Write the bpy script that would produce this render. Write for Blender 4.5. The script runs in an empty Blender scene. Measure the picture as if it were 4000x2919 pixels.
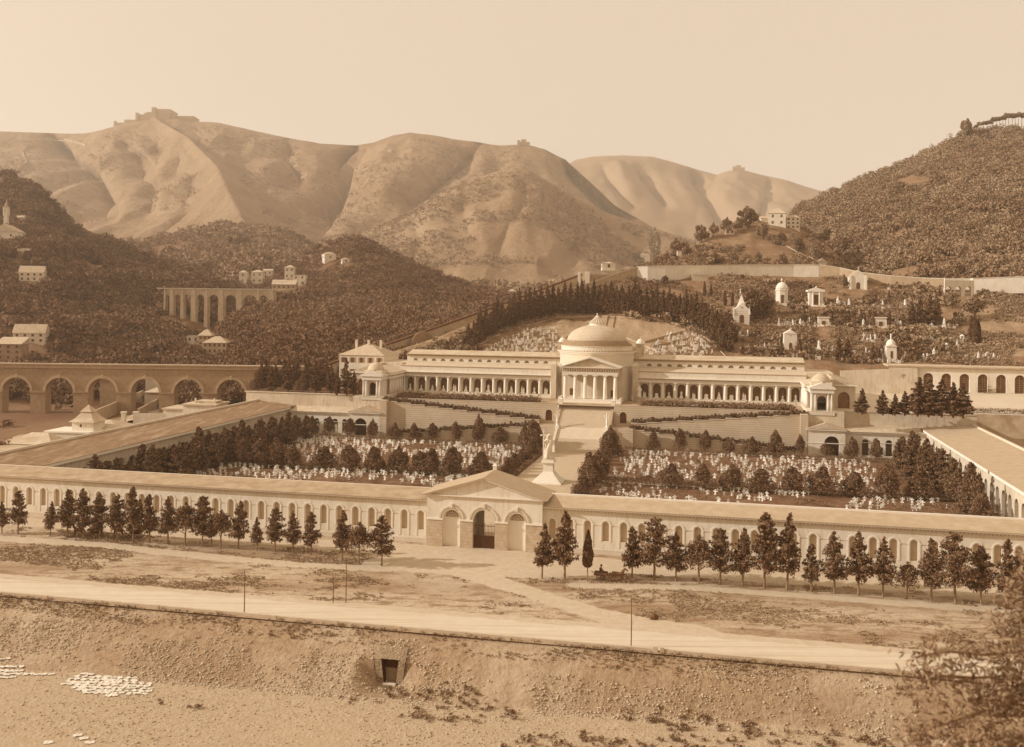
import bpy, math, random
import numpy as np
from mathutils import Vector, Matrix
from mathutils.bvhtree import BVHTree

R = math.radians
scene = bpy.context.scene
COL = scene.collection
random.seed(7)
rng = np.random.default_rng(7)

# ---------------------------------------------------------------- camera model
F = 3725.7
HOR = 1182.0
CAMZ = 40.0
ROLL = R(0.603)
YAW = R(12.327)
SW, CW = math.sin(YAW), math.cos(YAW)
G0 = (-4.05, 155.77)          # foot of the cemetery gate


def ray(x, y):
    px, py = x - 2000.0, y - 1460.0
    a = px * math.cos(ROLL) + py * math.sin(ROLL)
    b = -px * math.sin(ROLL) + py * math.cos(ROLL)
    return a / F, -(b + 1460.0 - HOR) / F


def pt(x, y, Y):
    a, b = ray(x, y)
    return Vector((a * Y, Y, CAMZ + b * Y))


def gp(x, y, z=0.0):
    a, b = ray(x, y)
    Y = (z - CAMZ) / b
    return Vector((a * Y, Y, z))


def cw(u, v, z=0.0):           # cemetery frame -> world
    return Vector((G0[0] + u * CW + v * SW, G0[1] - u * SW + v * CW, z))


def wc(P):                     # world -> cemetery frame
    a, b = P[0] - G0[0], P[1] - G0[1]
    return a * CW - b * SW, a * SW + b * CW


cam_d = bpy.data.cameras.new('camera')
cam = bpy.data.objects.new('camera', cam_d)
COL.objects.link(cam)
cam.matrix_world = Matrix.Translation((0, 0, CAMZ)) @ Matrix.Rotation(R(90), 4, 'X') @ Matrix.Rotation(ROLL, 4, 'Z')
cam_d.sensor_fit = 'HORIZONTAL'
cam_d.sensor_width = 36
cam_d.lens = 36 * F / 4000
cam_d.shift_x = -2.93 / 4000
cam_d.shift_y = -278 / 4000
cam_d.clip_start = 0.5
cam_d.clip_end = 20000
cam_d.dof.use_dof = True
cam_d.dof.focus_distance = 260
cam_d.dof.aperture_fstop = 1.0
cam_d.dof.aperture_fstop = 0.55
scene.camera = cam
scene.view_settings.view_transform = 'Standard'
scene.view_settings.look = 'None'
scene.view_settings.exposure = 0

# ---------------------------------------------------------------- sepia palette and materials
SEP = [(0.0, (.088, .037, .016)), (.12, (.165, .074, .033)), (.25, (.28, .165, .088)), (.5, (.49, .355, .22)),
       (.75, (.72, .615, .47)), (1.0, (.90, .84, .73))]


def sep(l):
    l = max(0.0, min(1.0, l))
    for (a, ca), (b, cb) in zip(SEP, SEP[1:]):
        if l <= b:
            t = (l - a) / (b - a)
            return tuple(ca[i] + (cb[i] - ca[i]) * t for i in range(3)) + (1,)
    return SEP[-1][1] + (1,)


MATS = {}


def mat(name, l, var=.06, scale=.5, detail=6, rough=.9, layers=(), stripe=None, bump=0.0, bumpscale=2.0, attr=None):
    """layers: extra (scale, low, high, l2, amount, stretch) noise masks mixing toward sepia l2."""
    if name in MATS:
        return MATS[name]
    m = bpy.data.materials.new(name)
    m.use_nodes = True
    nt = m.node_tree
    N, L = nt.nodes, nt.links
    bs = N['Principled BSDF']
    bs.inputs['Roughness'].default_value = rough
    bs.inputs['Specular IOR Level'].default_value = .15
    geo = N.new('ShaderNodeNewGeometry')

    def noise(sc, det=5, stretch=None, ro=.6):
        n = N.new('ShaderNodeTexNoise')
        n.inputs['Scale'].default_value = sc
        n.inputs['Detail'].default_value = det
        n.inputs['Roughness'].default_value = ro
        if stretch:
            mp = N.new('ShaderNodeMapping')
            mp.inputs['Rotation'].default_value = (0, 0, YAW)
            mp.inputs['Scale'].default_value = stretch
            L.new(geo.outputs['Position'], mp.inputs['Vector'])
            L.new(mp.outputs['Vector'], n.inputs['Vector'])
        else:
            L.new(geo.outputs['Position'], n.inputs['Vector'])
        return n
    n = noise(scale, detail)
    cr = N.new('ShaderNodeValToRGB')
    cr.color_ramp.elements[0].position = .3
    cr.color_ramp.elements[1].position = .7
    cr.color_ramp.elements[0].color = sep(l - var)
    cr.color_ramp.elements[1].color = sep(l + var)
    L.new(n.outputs['Fac'], cr.inputs['Fac'])
    out = cr.outputs['Color']
    for lay in layers:
        sc, lo, hi, l2, amt = lay[:5]
        st = lay[5] if len(lay) > 5 else None
        nn = noise(sc, 6, st)
        mr = N.new('ShaderNodeMapRange')
        mr.inputs['From Min'].default_value = lo
        mr.inputs['From Max'].default_value = hi
        mr.inputs['To Max'].default_value = amt
        L.new(nn.outputs['Fac'], mr.inputs['Value'])
        mx = N.new('ShaderNodeMix')
        mx.data_type = 'RGBA'
        L.new(mr.outputs['Result'], mx.inputs['Factor'])
        L.new(out, mx.inputs['A'])
        mx.inputs['B'].default_value = sep(l2)
        out = mx.outputs['Result']
    if attr:                      # (sepia value, noise scale, low, high): painted where the mesh attribute 'mask' is high, ragged by noise
        at = N.new('ShaderNodeAttribute')
        at.attribute_name = 'mask'
        nn = noise(attr[1], 7)
        ad = N.new('ShaderNodeMath')
        ad.operation = 'ADD'
        L.new(at.outputs['Fac'], ad.inputs[0])
        L.new(nn.outputs['Fac'], ad.inputs[1])
        mr = N.new('ShaderNodeMapRange')
        mr.inputs['From Min'].default_value = attr[2]
        mr.inputs['From Max'].default_value = attr[3]
        L.new(ad.outputs[0], mr.inputs['Value'])
        n3 = noise(.8, 7)
        c3 = N.new('ShaderNodeValToRGB')
        c3.color_ramp.elements[0].position = .3
        c3.color_ramp.elements[1].position = .7
        c3.color_ramp.elements[0].color = sep(attr[0] - .05)
        c3.color_ramp.elements[1].color = sep(attr[0] + .04)
        L.new(n3.outputs['Fac'], c3.inputs['Fac'])
        mx = N.new('ShaderNodeMix')
        mx.data_type = 'RGBA'
        L.new(mr.outputs['Result'], mx.inputs['Factor'])
        L.new(out, mx.inputs['A'])
        L.new(c3.outputs['Color'], mx.inputs['B'])
        out = mx.outputs['Result']
    if stripe:                    # (axis, period, width, l2, amount) lines along z or u or v
        ax, per, wd, l2, amt = stripe
        mp = N.new('ShaderNodeMapping')
        mp.vector_type = 'POINT'
        mp.inputs['Rotation'].default_value = (0, 0, YAW)
        L.new(geo.outputs['Position'], mp.inputs['Vector'])
        sx = N.new('ShaderNodeSeparateXYZ')
        L.new(mp.outputs['Vector'], sx.inputs['Vector'])
        ma = N.new('ShaderNodeMath')
        ma.operation = 'DIVIDE'
        ma.inputs[1].default_value = per
        L.new(sx.outputs['XYZ'.index(ax)], ma.inputs[0])
        fr = N.new('ShaderNodeMath')
        fr.operation = 'FRACT'
        L.new(ma.outputs[0], fr.inputs[0])
        lt = N.new('ShaderNodeMath')
        lt.operation = 'LESS_THAN'
        lt.inputs[1].default_value = wd
        L.new(fr.outputs[0], lt.inputs[0])
        am = N.new('ShaderNodeMath')
        am.operation = 'MULTIPLY'
        am.inputs[1].default_value = amt
        L.new(lt.outputs[0], am.inputs[0])
        mx = N.new('ShaderNodeMix')
        mx.data_type = 'RGBA'
        L.new(am.outputs[0], mx.inputs['Factor'])
        L.new(out, mx.inputs['A'])
        mx.inputs['B'].default_value = sep(l2)
        out = mx.outputs['Result']
    L.new(out, bs.inputs['Base Color'])
    if bump:
        nb = noise(bumpscale, 8)
        bp = N.new('ShaderNodeBump')
        bp.inputs['Strength'].default_value = min(1, bump)
        bp.inputs['Distance'].default_value = max(bump, .3)
        L.new(nb.outputs['Fac'], bp.inputs['Height'])
        L.new(bp.outputs['Normal'], bs.inputs['Normal'])
    MATS[name] = m
    return m


# ---------------------------------------------------------------- mesh builder
class MB:
    def __init__(s):
        s.v, s.f = [], []

    def add(s, vs, fs):
        o = len(s.v)
        s.v += [tuple(p) for p in vs]
        s.f += [tuple(i + o for i in f) for f in fs]
        return s

    def box(s, x0, x1, y0, y1, z0, z1):
        return s.add([(x0, y0, z0), (x1, y0, z0), (x1, y1, z0), (x0, y1, z0), (x0, y0, z1), (x1, y0, z1), (x1, y1, z1), (x0, y1, z1)],
                     [(0, 3, 2, 1), (4, 5, 6, 7), (0, 1, 5, 4), (1, 2, 6, 5), (2, 3, 7, 6), (3, 0, 4, 7)])

    def taper(s, cx, cy, z0, z1, a0, b0, a1, b1):
        return s.add([(cx - a0, cy - b0, z0), (cx + a0, cy - b0, z0), (cx + a0, cy + b0, z0), (cx - a0, cy + b0, z0),
                      (cx - a1, cy - b1, z1), (cx + a1, cy - b1, z1), (cx + a1, cy + b1, z1), (cx - a1, cy + b1, z1)],
                     [(0, 3, 2, 1), (4, 5, 6, 7), (0, 1, 5, 4), (1, 2, 6, 5), (2, 3, 7, 6), (3, 0, 4, 7)])

    def quad(s, a, b, c, d):
        return s.add([a, b, c, d], [(0, 1, 2, 3)])

    def tri(s, a, b, c):
        return s.add([a, b, c], [(0, 1, 2)])

    def prism(s, poly, y0, y1):           # poly in (x,z)
        n = len(poly)
        vs = [(x, y0, z) for x, z in poly] + [(x, y1, z) for x, z in poly]
        fs = [tuple(range(n)), tuple(range(2 * n - 1, n - 1, -1))] + [((i + 1) % n, i, n + i, n + (i + 1) % n) for i in range(n)]
        return s.add(vs, fs)

    def prismx(s, poly, x0, x1):          # poly in (y,z)
        n = len(poly)
        vs = [(x0, y, z) for y, z in poly] + [(x1, y, z) for y, z in poly]
        fs = [tuple(range(n)), tuple(range(2 * n - 1, n - 1, -1))] + [((i + 1) % n, i, n + i, n + (i + 1) % n) for i in range(n)]
        return s.add(vs, fs)

    def prismz(s, poly, z0, z1):          # poly in (x,y)
        n = len(poly)
        vs = [(x, y, z0) for x, y in poly] + [(x, y, z1) for x, y in poly]
        fs = [tuple(range(n - 1, -1, -1)), tuple(range(n, 2 * n))] + [(i, (i + 1) % n, n + (i + 1) % n, n + i) for i in range(n)]
        return s.add(vs, fs)

    def lathe(s, prof, n=24, cx=0, cy=0, a0=0, a1=2 * math.pi, wob=0, sx=1, sy=1):
        full = abs(a1 - a0 - 2 * math.pi) < 1e-6
        k = n if full else n + 1
        vs = []
        for (r, z) in prof:
            for i in range(k):
                a = a0 + (a1 - a0) * i / n
                rr = r * (1 + wob * math.sin(a * 9 + z * 1.3) + wob * .6 * math.sin(a * 5 - z * 2))
                vs.append((cx + rr * sx * math.cos(a), cy + rr * sy * math.sin(a), z))
        fs = []
        for j in range(len(prof) - 1):
            for i in range(n):
                i2 = (i + 1) % k
                fs.append((j * k + i, j * k + i2, (j + 1) * k + i2, (j + 1) * k + i))
        if full:
            if prof[-1][0] > .01:
                fs.append(tuple((len(prof) - 1) * k + i for i in range(k)))
            if prof[0][0] > .01:
                fs.append(tuple(k - 1 - i for i in range(k)))
        return s.add(vs, fs)

    def cyl(s, cx, cy, z0, z1, r, n=12, r1=None):
        return s.lathe([(r, z0), (r if r1 is None else r1, z1)], n, cx, cy)

    def tube(s, pts, rad, n=6):
        pts = [Vector(p) for p in pts]
        rads = rad if isinstance(rad, (list, tuple)) else [rad] * len(pts)
        vs, fs = [], []
        for i, p in enumerate(pts):
            d = (pts[min(i + 1, len(pts) - 1)] - pts[max(i - 1, 0)])
            if d.length < 1e-6:
                d = Vector((0, 0, 1))
            d.normalize()
            up = Vector((0, 0, 1)) if abs(d.z) < .9 else Vector((1, 0, 0))
            a = d.cross(up).normalized()
            b = d.cross(a)
            for k in range(n):
                t = 2 * math.pi * k / n
                vs.append(p + (a * math.cos(t) + b * math.sin(t)) * rads[i])
        for i in range(len(pts) - 1):
            for k in range(n):
                k2 = (k + 1) % n
                fs.append((i * n + k, i * n + k2, (i + 1) * n + k2, (i + 1) * n + k))
        fs.append(tuple(n - 1 - k for k in range(n)))
        fs.append(tuple((len(pts) - 1) * n + k for k in range(n)))
        return s.add(vs, fs)

    def ball(s, c, r, n=10, m=7, sx=1, sy=1, sz=1):
        prof = [(max(r * math.sin(math.pi * j / m), 1e-4), c[2] - r * sz * math.cos(math.pi * j / m)) for j in range(m + 1)]
        return s.lathe(prof, n, c[0], c[1], sx=sx, sy=sy)

    def cone(s, cx, cy, z0, z1, r, n=16):
        return s.lathe([(r, z0), (1e-3, z1)], n, cx, cy)

    def arcade(s, x0, x1, zb, zt, arches, y, depth, n=8):
        """a wall face at y with arched holes (xc, half width, sill z, spring z); reveals run to y+depth"""
        cur = x0
        for (xc, hw, zs, zp) in arches:
            l, r = xc - hw, xc + hw
            if l > cur + 1e-4:
                s.quad((cur, y, zb), (l, y, zb), (l, y, zt), (cur, y, zt))
            if zs > zb + 1e-4:
                s.quad((l, y, zb), (r, y, zb), (r, y, zs), (l, y, zs))
                s.quad((l, y, zs), (r, y, zs), (r, y + depth, zs), (l, y + depth, zs))
            s.quad((l, y, zs), (l, y + depth, zs), (l, y + depth, zp), (l, y, zp))
            s.quad((r, y + depth, zs), (r, y, zs), (r, y, zp), (r, y + depth, zp))
            ar = [(xc - hw * math.cos(math.pi * i / n), zp + hw * math.sin(math.pi * i / n)) for i in range(n + 1)]
            for (xa, za), (xb, zb2) in zip(ar, ar[1:]):
                s.quad((xa, y, za), (xb, y, zb2), (xb, y, zt), (xa, y, zt))
                s.quad((xa, y, za), (xa, y + depth, za), (xb, y + depth, zb2), (xb, y, zb2))
            cur = r
        if x1 > cur + 1e-4:
            s.quad((cur, y, zb), (x1, y, zb), (x1, y, zt), (cur, y, zt))
        return s

    def archpanel(s, xc, hw, zs, zp, y, n=8):
        ar = [(xc - hw, y, zs), (xc + hw, y, zs)] + [(xc + hw * math.cos(math.pi * i / n), y, zp + hw * math.sin(math.pi * i / n)) for i in range(n + 1)]
        return s.add(ar, [tuple(range(len(ar)))])

    def archband(s, xc, r0, r1, zp, y0, y1, n=12, legs=None):
        pts0 = [(xc + r0 * math.cos(math.pi * i / n), zp + r0 * math.sin(math.pi * i / n)) for i in range(n + 1)]
        pts1 = [(xc + r1 * math.cos(math.pi * i / n), zp + r1 * math.sin(math.pi * i / n)) for i in range(n + 1)]
        if legs is not None:
            pts0 = [(xc + r0, legs)] + pts0 + [(xc - r0, legs)]
            pts1 = [(xc + r1, legs)] + pts1 + [(xc - r1, legs)]
        for a, b, c, d in zip(pts0, pts0[1:], pts1[1:], pts1):
            s.quad((a[0], y0, a[1]), (b[0], y0, b[1]), (c[0], y0, c[1]), (d[0], y0, d[1]))
            s.quad((d[0], y0, d[1]), (c[0], y0, c[1]), (c[0], y1, c[1]), (d[0], y1, d[1]))
            s.quad((a[0], y1, a[1]), (b[0], y1, b[1]), (b[0], y0, b[1]), (a[0], y0, a[1]))
        return s

    def mapped(s, fn):
        s.v = [tuple(fn(*p)) for p in s.v]
        return s

    def mesh(s, name, m, org=(0, 0, 0), smooth=False):
        me = bpy.data.meshes.new(name)
        me.from_pydata([(a - org[0], b - org[1], c - org[2]) for a, b, c in s.v], [], s.f)
        me.materials.append(m)
        if smooth:
            me.polygons.foreach_set('use_smooth', [True] * len(me.polygons))
        me.update()
        return me


def npmesh(name, v, f, m, smooth=False):
    me = bpy.data.meshes.new(name)
    v = np.asarray(v, np.float32)
    f = np.asarray(f, np.int32)
    k = f.shape[1]
    me.vertices.add(len(v))
    me.vertices.foreach_set('co', v.ravel())
    me.loops.add(f.size)
    me.loops.foreach_set('vertex_index', f.ravel())
    me.polygons.add(len(f))
    me.polygons.foreach_set('loop_start', np.arange(0, f.size, k, dtype=np.int32))
    if smooth:
        me.polygons.foreach_set('use_smooth', np.ones(len(f), bool))
    me.update(calc_edges=True)
    me.validate()
    me.materials.append(m)
    return me


# ---------------------------------------------------------------- objects
def link(name, data, parent=None):
    o = bpy.data.objects.new(name, data)
    COL.objects.link(o)
    if parent is not None:
        o.parent = parent
    return o


def tag(o, label, cat, group=None, kind=None):
    if label:
        o['label'] = label
    if cat:
        o['category'] = cat
    if group:
        o['group'] = group
    if kind:
        o['kind'] = kind
    return o


class Thing:
    """an Empty at the thing's base; parts authored in cemetery coordinates (frame None) or in local ones (world=P)"""

    def __init__(s, name, label, cat, org=(0, 0, 0), world=None, rz=0.0, group=None, scale=1.0):
        s.e = link(name, None)
        s.e.empty_display_size = .5
        tag(s.e, label, cat, group)
        if world is None:
            s.org = org
            s.e.location = cw(*org)
            s.e.rotation_euler = (0, 0, -YAW)
        else:
            s.org = (0, 0, 0)
            s.e.location = world
            s.e.rotation_euler = (0, 0, rz)
            s.e.scale = (scale,) * 3

    def part(s, name, mb, m, parent=None, smooth=False, label=None, remesh=0):
        o = link(name, mb.mesh(name, m, s.org, smooth), parent or s.e)
        if label:
            o['label'] = label
        if remesh:
            md = o.modifiers.new('join', 'REMESH')
            md.mode = 'VOXEL'
            md.voxel_size = remesh
            md.use_smooth_shade = True
        return o


def solo(name, label, cat, mb, m, org=None, world=None, rz=0.0, group=None, smooth=False, kind=None):
    if world is None:
        org = org or (0, 0, 0)
        o = link(name, mb.mesh(name, m, org, smooth))
        o.location = cw(*org)
        o.rotation_euler = (0, 0, -YAW)
    else:
        o = link(name, mb.mesh(name, m, (0, 0, 0), smooth))
        o.location = world
        o.rotation_euler = (0, 0, rz)
    return tag(o, label, cat, group, kind)


def struct(name, mb, m, org=(0, 0, 0), smooth=False):
    o = link(name, mb.mesh(name, m, org, smooth))
    o.location = cw(*org)
    o.rotation_euler = (0, 0, -YAW)
    o['kind'] = 'structure'
    return o


def copy_thing(src, P, rz=0.0, sc=1.0, label=None, group=None, sz=None):
    c = src.copy()
    COL.objects.link(c)
    c.location = P
    c.rotation_euler = (0, 0, rz)
    c.scale = (sc, sc, sz if sz else sc)
    if label:
        c['label'] = label
    if group:
        c['group'] = group
    for ch in src.children:
        d = ch.copy()
        COL.objects.link(d)
        d.parent = c
        for g in ch.children:
            h = g.copy()
            COL.objects.link(h)
            h.parent = d
    return c


ORD = ('first second third fourth fifth sixth seventh eighth ninth tenth eleventh twelfth thirteenth fourteenth fifteenth sixteenth '
       'seventeenth eighteenth nineteenth twentieth twenty-first twenty-second twenty-third twenty-fourth twenty-fifth twenty-sixth '
       'twenty-seventh twenty-eighth twenty-ninth thirtieth').split()
ORD += ['thirty-' + w for w in ORD[:9]] + ['fortieth'] + ['forty-' + w for w in ORD[:9]] + ['fiftieth'] + ['fifty-' + w for w in ORD[:9]] + ['sixtieth'] + ['sixty-' + w for w in ORD[:9]] + ['seventieth'] + ['seventy-' + w for w in ORD[:9]]

# ---------------------------------------------------------------- noise
_perm = rng.random((256, 256))


def vnoise(x, y):
    xi, yi = np.floor(x).astype(int), np.floor(y).astype(int)
    fx, fy = x - xi, y - yi
    fx = fx * fx * (3 - 2 * fx)
    fy = fy * fy * (3 - 2 * fy)
    a = _perm[xi & 255, yi & 255]
    b = _perm[(xi + 1) & 255, yi & 255]
    c = _perm[xi & 255, (yi + 1) & 255]
    d = _perm[(xi + 1) & 255, (yi + 1) & 255]
    return (a * (1 - fx) + b * fx) * (1 - fy) + (c * (1 - fx) + d * fx) * fy


def fbm(x, y, o=5, g=.5):
    s, a, t = 0, 1, 0
    for i in range(o):
        s = s + a * vnoise(x * 2 ** i + 17 * i, y * 2 ** i + 31 * i)
        t += a
        a *= g
    return s / t - .5


# ---------------------------------------------------------------- terrain lofts
SURF = []


class Loft:
    def __init__(s, name, lines, m, nx=160, ny=40, amp=0, freq=.01, bulge=0, edge=.08, label=None, xs=None, ridged=0, gullies=()):
        """lines: polylines of (x,y,Y) picture-calibrated survey points, far apart in depth; the surface runs from one to the next"""
        rows = []
        for ln in lines:
            if isinstance(ln, np.ndarray):
                rows.append(ln)
                continue
            P = np.array([tuple(pt(*q)) for q in ln])
            d = np.r_[0, np.cumsum(np.linalg.norm(np.diff(P, axis=0), axis=1))]
            if xs is not None:
                t = np.interp(xs_grid(xs, nx), [q[0] for q in ln], d)
            else:
                t = np.linspace(0, d[-1], nx)
            rows.append(np.stack([np.interp(t, d, P[:, k]) for k in range(3)], 1))
        out = []
        per = ny // (len(rows) - 1)
        tt = []
        for k in range(len(rows) - 1):
            for j in range(per + (k == len(rows) - 2)):
                t = j / per
                q = rows[k] * (1 - t) + rows[k + 1] * t
                q = q.copy()
                q[:, 2] += bulge * math.sin(math.pi * t)
                out.append(q)
                tt.append(k + t)
        g = np.array(out)
        tt = np.array(tt)
        s.tt = tt
        if amp:
            n = fbm(g[..., 0] * freq, g[..., 1] * freq * .6, 5)
            if ridged:
                n = n - ridged * np.abs(fbm(g[..., 0] * freq * 1.3 + 50, g[..., 1] * freq * .35 + 9, 4)) * 2
            # fade only at whole crest lines so the skyline keeps its survey shape
            fade = np.ones(len(tt))
            for k in range(1, len(rows)):
                fade = np.minimum(fade, np.clip(np.abs(tt - k) / edge, .12, 1))
            g[..., 2] += amp * n * fade[:, None]
        for poly, wpx, dep in gullies:
            # carve a valley line surveyed as picture points; width in metres at its own distance
            dy = g[..., 1]
            a_ = g[..., 0] / dy * F
            b_ = -(g[..., 2] - CAMZ) / dy * F + HOR - 1460
            qx = 2000 + a_ * math.cos(ROLL) - b_ * math.sin(ROLL)
            qy = 1460 + a_ * math.sin(ROLL) + b_ * math.cos(ROLL)
            dm = np.full(qx.shape, 1e9)
            for (x0, y0), (x1, y1) in zip(poly, poly[1:]):
                ex, ey = x1 - x0, y1 - y0
                tq = np.clip(((qx - x0) * ex + (qy - y0) * ey) / (ex * ex + ey * ey), 0, 1)
                dm = np.minimum(dm, np.hypot(qx - x0 - tq * ex, qy - y0 - tq * ey))
            fade_in = np.clip((qy - poly[0][1] + 10) / 60, 0, 1)
            g[..., 1] += dep * .6 * np.exp(-(dm / wpx)) * fade_in * (tt[:, None] < 1)
        s.g = g
        ny2, nx2 = g.shape[:2]
        idx = np.arange(ny2 * nx2).reshape(ny2, nx2)
        f = np.stack([idx[:-1, :-1].ravel(), idx[:-1, 1:].ravel(), idx[1:, 1:].ravel(), idx[1:, :-1].ravel()], 1)
        me = npmesh(name, g.reshape(-1, 3), f, m, True)
        s.o = link(name, me)
        s.o['kind'] = 'structure'
        SURF.append((g.reshape(-1, 3), f))

    def sample(s, a, b):            # a along the lines 0..1, b across rows 0..1 (arrays)
        ny, nx = s.g.shape[:2]
        x = a * (nx - 1.001)
        y = b * (ny - 1.001)
        xi, yi = x.astype(int), y.astype(int)
        fx, fy = (x - xi)[:, None], (y - yi)[:, None]
        g = s.g
        return (g[yi, xi] * (1 - fx) + g[yi, xi + 1] * fx) * (1 - fy) + (g[yi + 1, xi] * (1 - fx) + g[yi + 1, xi + 1] * fx) * fy


def xs_grid(xs, n):
    return np.linspace(xs[0], xs[1], n)


def make_bvh():
    V, Fc, o = [], [], 0
    for v, f in SURF:
        V += [tuple(p) for p in v]
        Fc += [tuple(int(i) + o for i in q) for q in f]
        o += len(v)
    return BVHTree.FromPolygons(V, Fc)


# ---------------------------------------------------------------- foliage
def leaf_tris(C_, size, flat=0.0):
    n = len(C_)
    a = rng.normal(size=(n, 3))
    a /= np.linalg.norm(a, axis=1)[:, None]
    b = rng.normal(size=(n, 3))
    b -= (a * b).sum(1)[:, None] * a
    b /= np.linalg.norm(b, axis=1)[:, None]
    if flat:
        a[:, 2] *= 1 - flat
        b[:, 2] *= 1 - flat
    sz = (size * rng.uniform(.6, 1.4, n))[:, None]
    v = np.stack([C_ + a * sz, C_ - a * sz * .5 + b * sz * .8, C_ - a * sz * .5 - b * sz * .8], 1).reshape(-1, 3)
    return v, np.arange(len(v)).reshape(-1, 3)


def bush_cloud(pts, rad, leaves, lsize, squash=.8):
    """many bushes in one leaf mesh; pts Nx3, rad N"""
    n = len(pts)
    lob = 4
    off = rng.normal(size=(n, lob, 3)) * .45
    off[..., 2] = np.abs(off[..., 2]) * .9
    which = rng.integers(0, lob, (n, leaves))
    d = rng.normal(size=(n, leaves, 3))
    d /= np.linalg.norm(d, axis=2)[..., None]
    d *= (rng.random((n, leaves)) ** .4 * .62)[..., None]
    c = off[np.arange(n)[:, None], which] + d
    c[..., 2] = c[..., 2] * squash + .35
    c = pts[:, None, :] + c * rad[:, None, None]
    return leaf_tris(c.reshape(-1, 3), np.repeat(rad * lsize, leaves))


def conifer_mesh(name, m, h=8.0, r=2.0, z0=1.8, n=2600, ls=.26, power=.85, bare=.5, seed=0):
    g = np.random.default_rng(seed)
    global rng
    rng = g
    k = 105
    C_ = []
    for i in range(k):
        t = (i + g.random()) / k
        L_ = r * (1 - t) ** power * g.uniform(.45, 1.15) + .12
        if t < .12:
            L_ *= .55 + 3 * t
        az = g.uniform(0, 2 * math.pi)
        zz = z0 + (h - z0) * t
        m_ = max(5, int(n / k * (L_ / r) * 2.0 + 4))
        s = g.random(m_) ** .7
        th = az + g.normal(size=m_) * (.10 + .20 * (1 - s))
        w = .05 + .13 * (1 - t)
        C_.append(np.stack([L_ * s * np.cos(th), L_ * s * np.sin(th), zz + .22 * L_ * s * (1 if t > .1 else .2) + g.normal(size=m_) * w], 1))
    v, f = leaf_tris(np.concatenate(C_), ls)
    return npmesh(name, v, f, m)


def round_mesh(name, m, h=5.0, r=2.4, z0=.6, n=2600, ls=.3, lobes=11, seed=0, peak=.25):
    g = np.random.default_rng(seed)
    global rng
    rng = g
    C_ = []
    for i in range(lobes):
        t = g.random()
        rr = r * (.8 - .62 * t * min(1, peak * 2)) * g.random() ** .5
        az = g.uniform(0, 2 * math.pi)
        c = np.array([rr * math.cos(az) * .8, rr * math.sin(az) * .8, z0 + (h - z0) * (.15 + .7 * t)])
        q = r * g.uniform(.34, .58) * (1 - .6 * t)
        d = g.normal(size=(n // lobes, 3))
        d /= np.linalg.norm(d, axis=1)[:, None]
        C_.append(c + d * (q * g.random(n // lobes)[:, None] ** .33))
    # leader
    zz = z0 + (h - z0) * g.random(n // 6) ** .7
    w = r * .62 * (1 - (zz - z0) / (h - z0)) + .10
    C_.append(np.stack([g.normal(size=n // 6) * w * .6, g.normal(size=n // 6) * w * .6, zz], 1))
    C_ = np.concatenate(C_)
    C_[:, 2] = np.clip(C_[:, 2], z0 * .7, h)
    v, f = leaf_tris(C_, ls)
    return npmesh(name, v, f, m)


def column_mesh(name, m, h=7, r=.9, z0=1.6, n=2400, ls=.2, seed=0):
    g = np.random.default_rng(seed)
    global rng
    rng = g
    t = g.random(n)
    prof = np.interp(t, [0, .08, .35, .7, 1], [.45, .9, 1, .62, .04]) * r
    a = g.uniform(0, 2 * math.pi, n)
    q = prof * (.75 + .25 * g.random(n)) * (1 + .1 * np.sin(a * 3 + t * 14))
    v, f = leaf_tris(np.stack([q * np.cos(a), q * np.sin(a), z0 + (h - z0) * t], 1), ls)
    return npmesh(name, v, f, m)


def trunk_mesh(name, m, h, r0, r1=.04, lean=.1, limbs=0, seed=0):
    g = random.Random(seed)
    mb = MB()
    pts = [(lean * math.sin(i * .9 + seed) * i / 4, lean * math.cos(i * 1.3 + seed) * i / 4, h * i / 5) for i in range(6)]
    mb.tube(pts, [r0 + (r1 - r0) * i / 5 for i in range(6)], 6)
    for k in range(limbs):
        z = h * g.uniform(.35, .9)
        a = g.uniform(0, 6.28)
        L_ = g.uniform(.25, .45) * h
        mb.tube([(0, 0, z), (L_ * .5 * math.cos(a), L_ * .5 * math.sin(a), z + L_ * .35), (L_ * math.cos(a), L_ * math.sin(a), z + L_ * .6)], [r0 * .5, r0 * .3, .02], 5)
    return mb.mesh(name, m)
# ---------------------------------------------------------------- world and sun
SUN_EL, SHAD = R(24), (1.0, .07)              # shadows run toward +X, a little away from the camera
w = bpy.data.worlds.new('World')
scene.world = w
w.use_nodes = True
nt = w.node_tree
bg = nt.nodes['Background']
sky = nt.nodes.new('ShaderNodeTexSky')
sky.sky_type = 'NISHITA'
sky.sun_disc = False
sky.sun_elevation = SUN_EL
sundir = Vector((-SHAD[0], -SHAD[1], 0)).normalized()
sky.sun_rotation = math.atan2(sundir.x, sundir.y)
sky.dust_density = 3
bw = nt.nodes.new('ShaderNodeRGBToBW')
nt.links.new(sky.outputs['Color'], bw.inputs['Color'])
mrn = nt.nodes.new('ShaderNodeMapRange')
mrn.inputs['From Min'].default_value = 0
mrn.inputs['From Max'].default_value = 14
nt.links.new(bw.outputs['Val'], mrn.inputs['Value'])
crw = nt.nodes.new('ShaderNodeValToRGB')
crw.color_ramp.elements[0].color = (.78, .61, .445, 1)
crw.color_ramp.elements[1].color = (.93, .745, .55, 1)
nt.links.new(mrn.outputs['Result'], crw.inputs['Fac'])
vm = nt.nodes.new('ShaderNodeVectorMath')
vm.operation = 'SCALE'
vm.inputs['Scale'].default_value = 10
nt.links.new(crw.outputs['Color'], vm.inputs[0])
nt.links.new(vm.outputs[0], bg.inputs['Color'])
bg.inputs['Strength'].default_value = 0.097
scene.cycles.volume_bounces = 1

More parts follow.
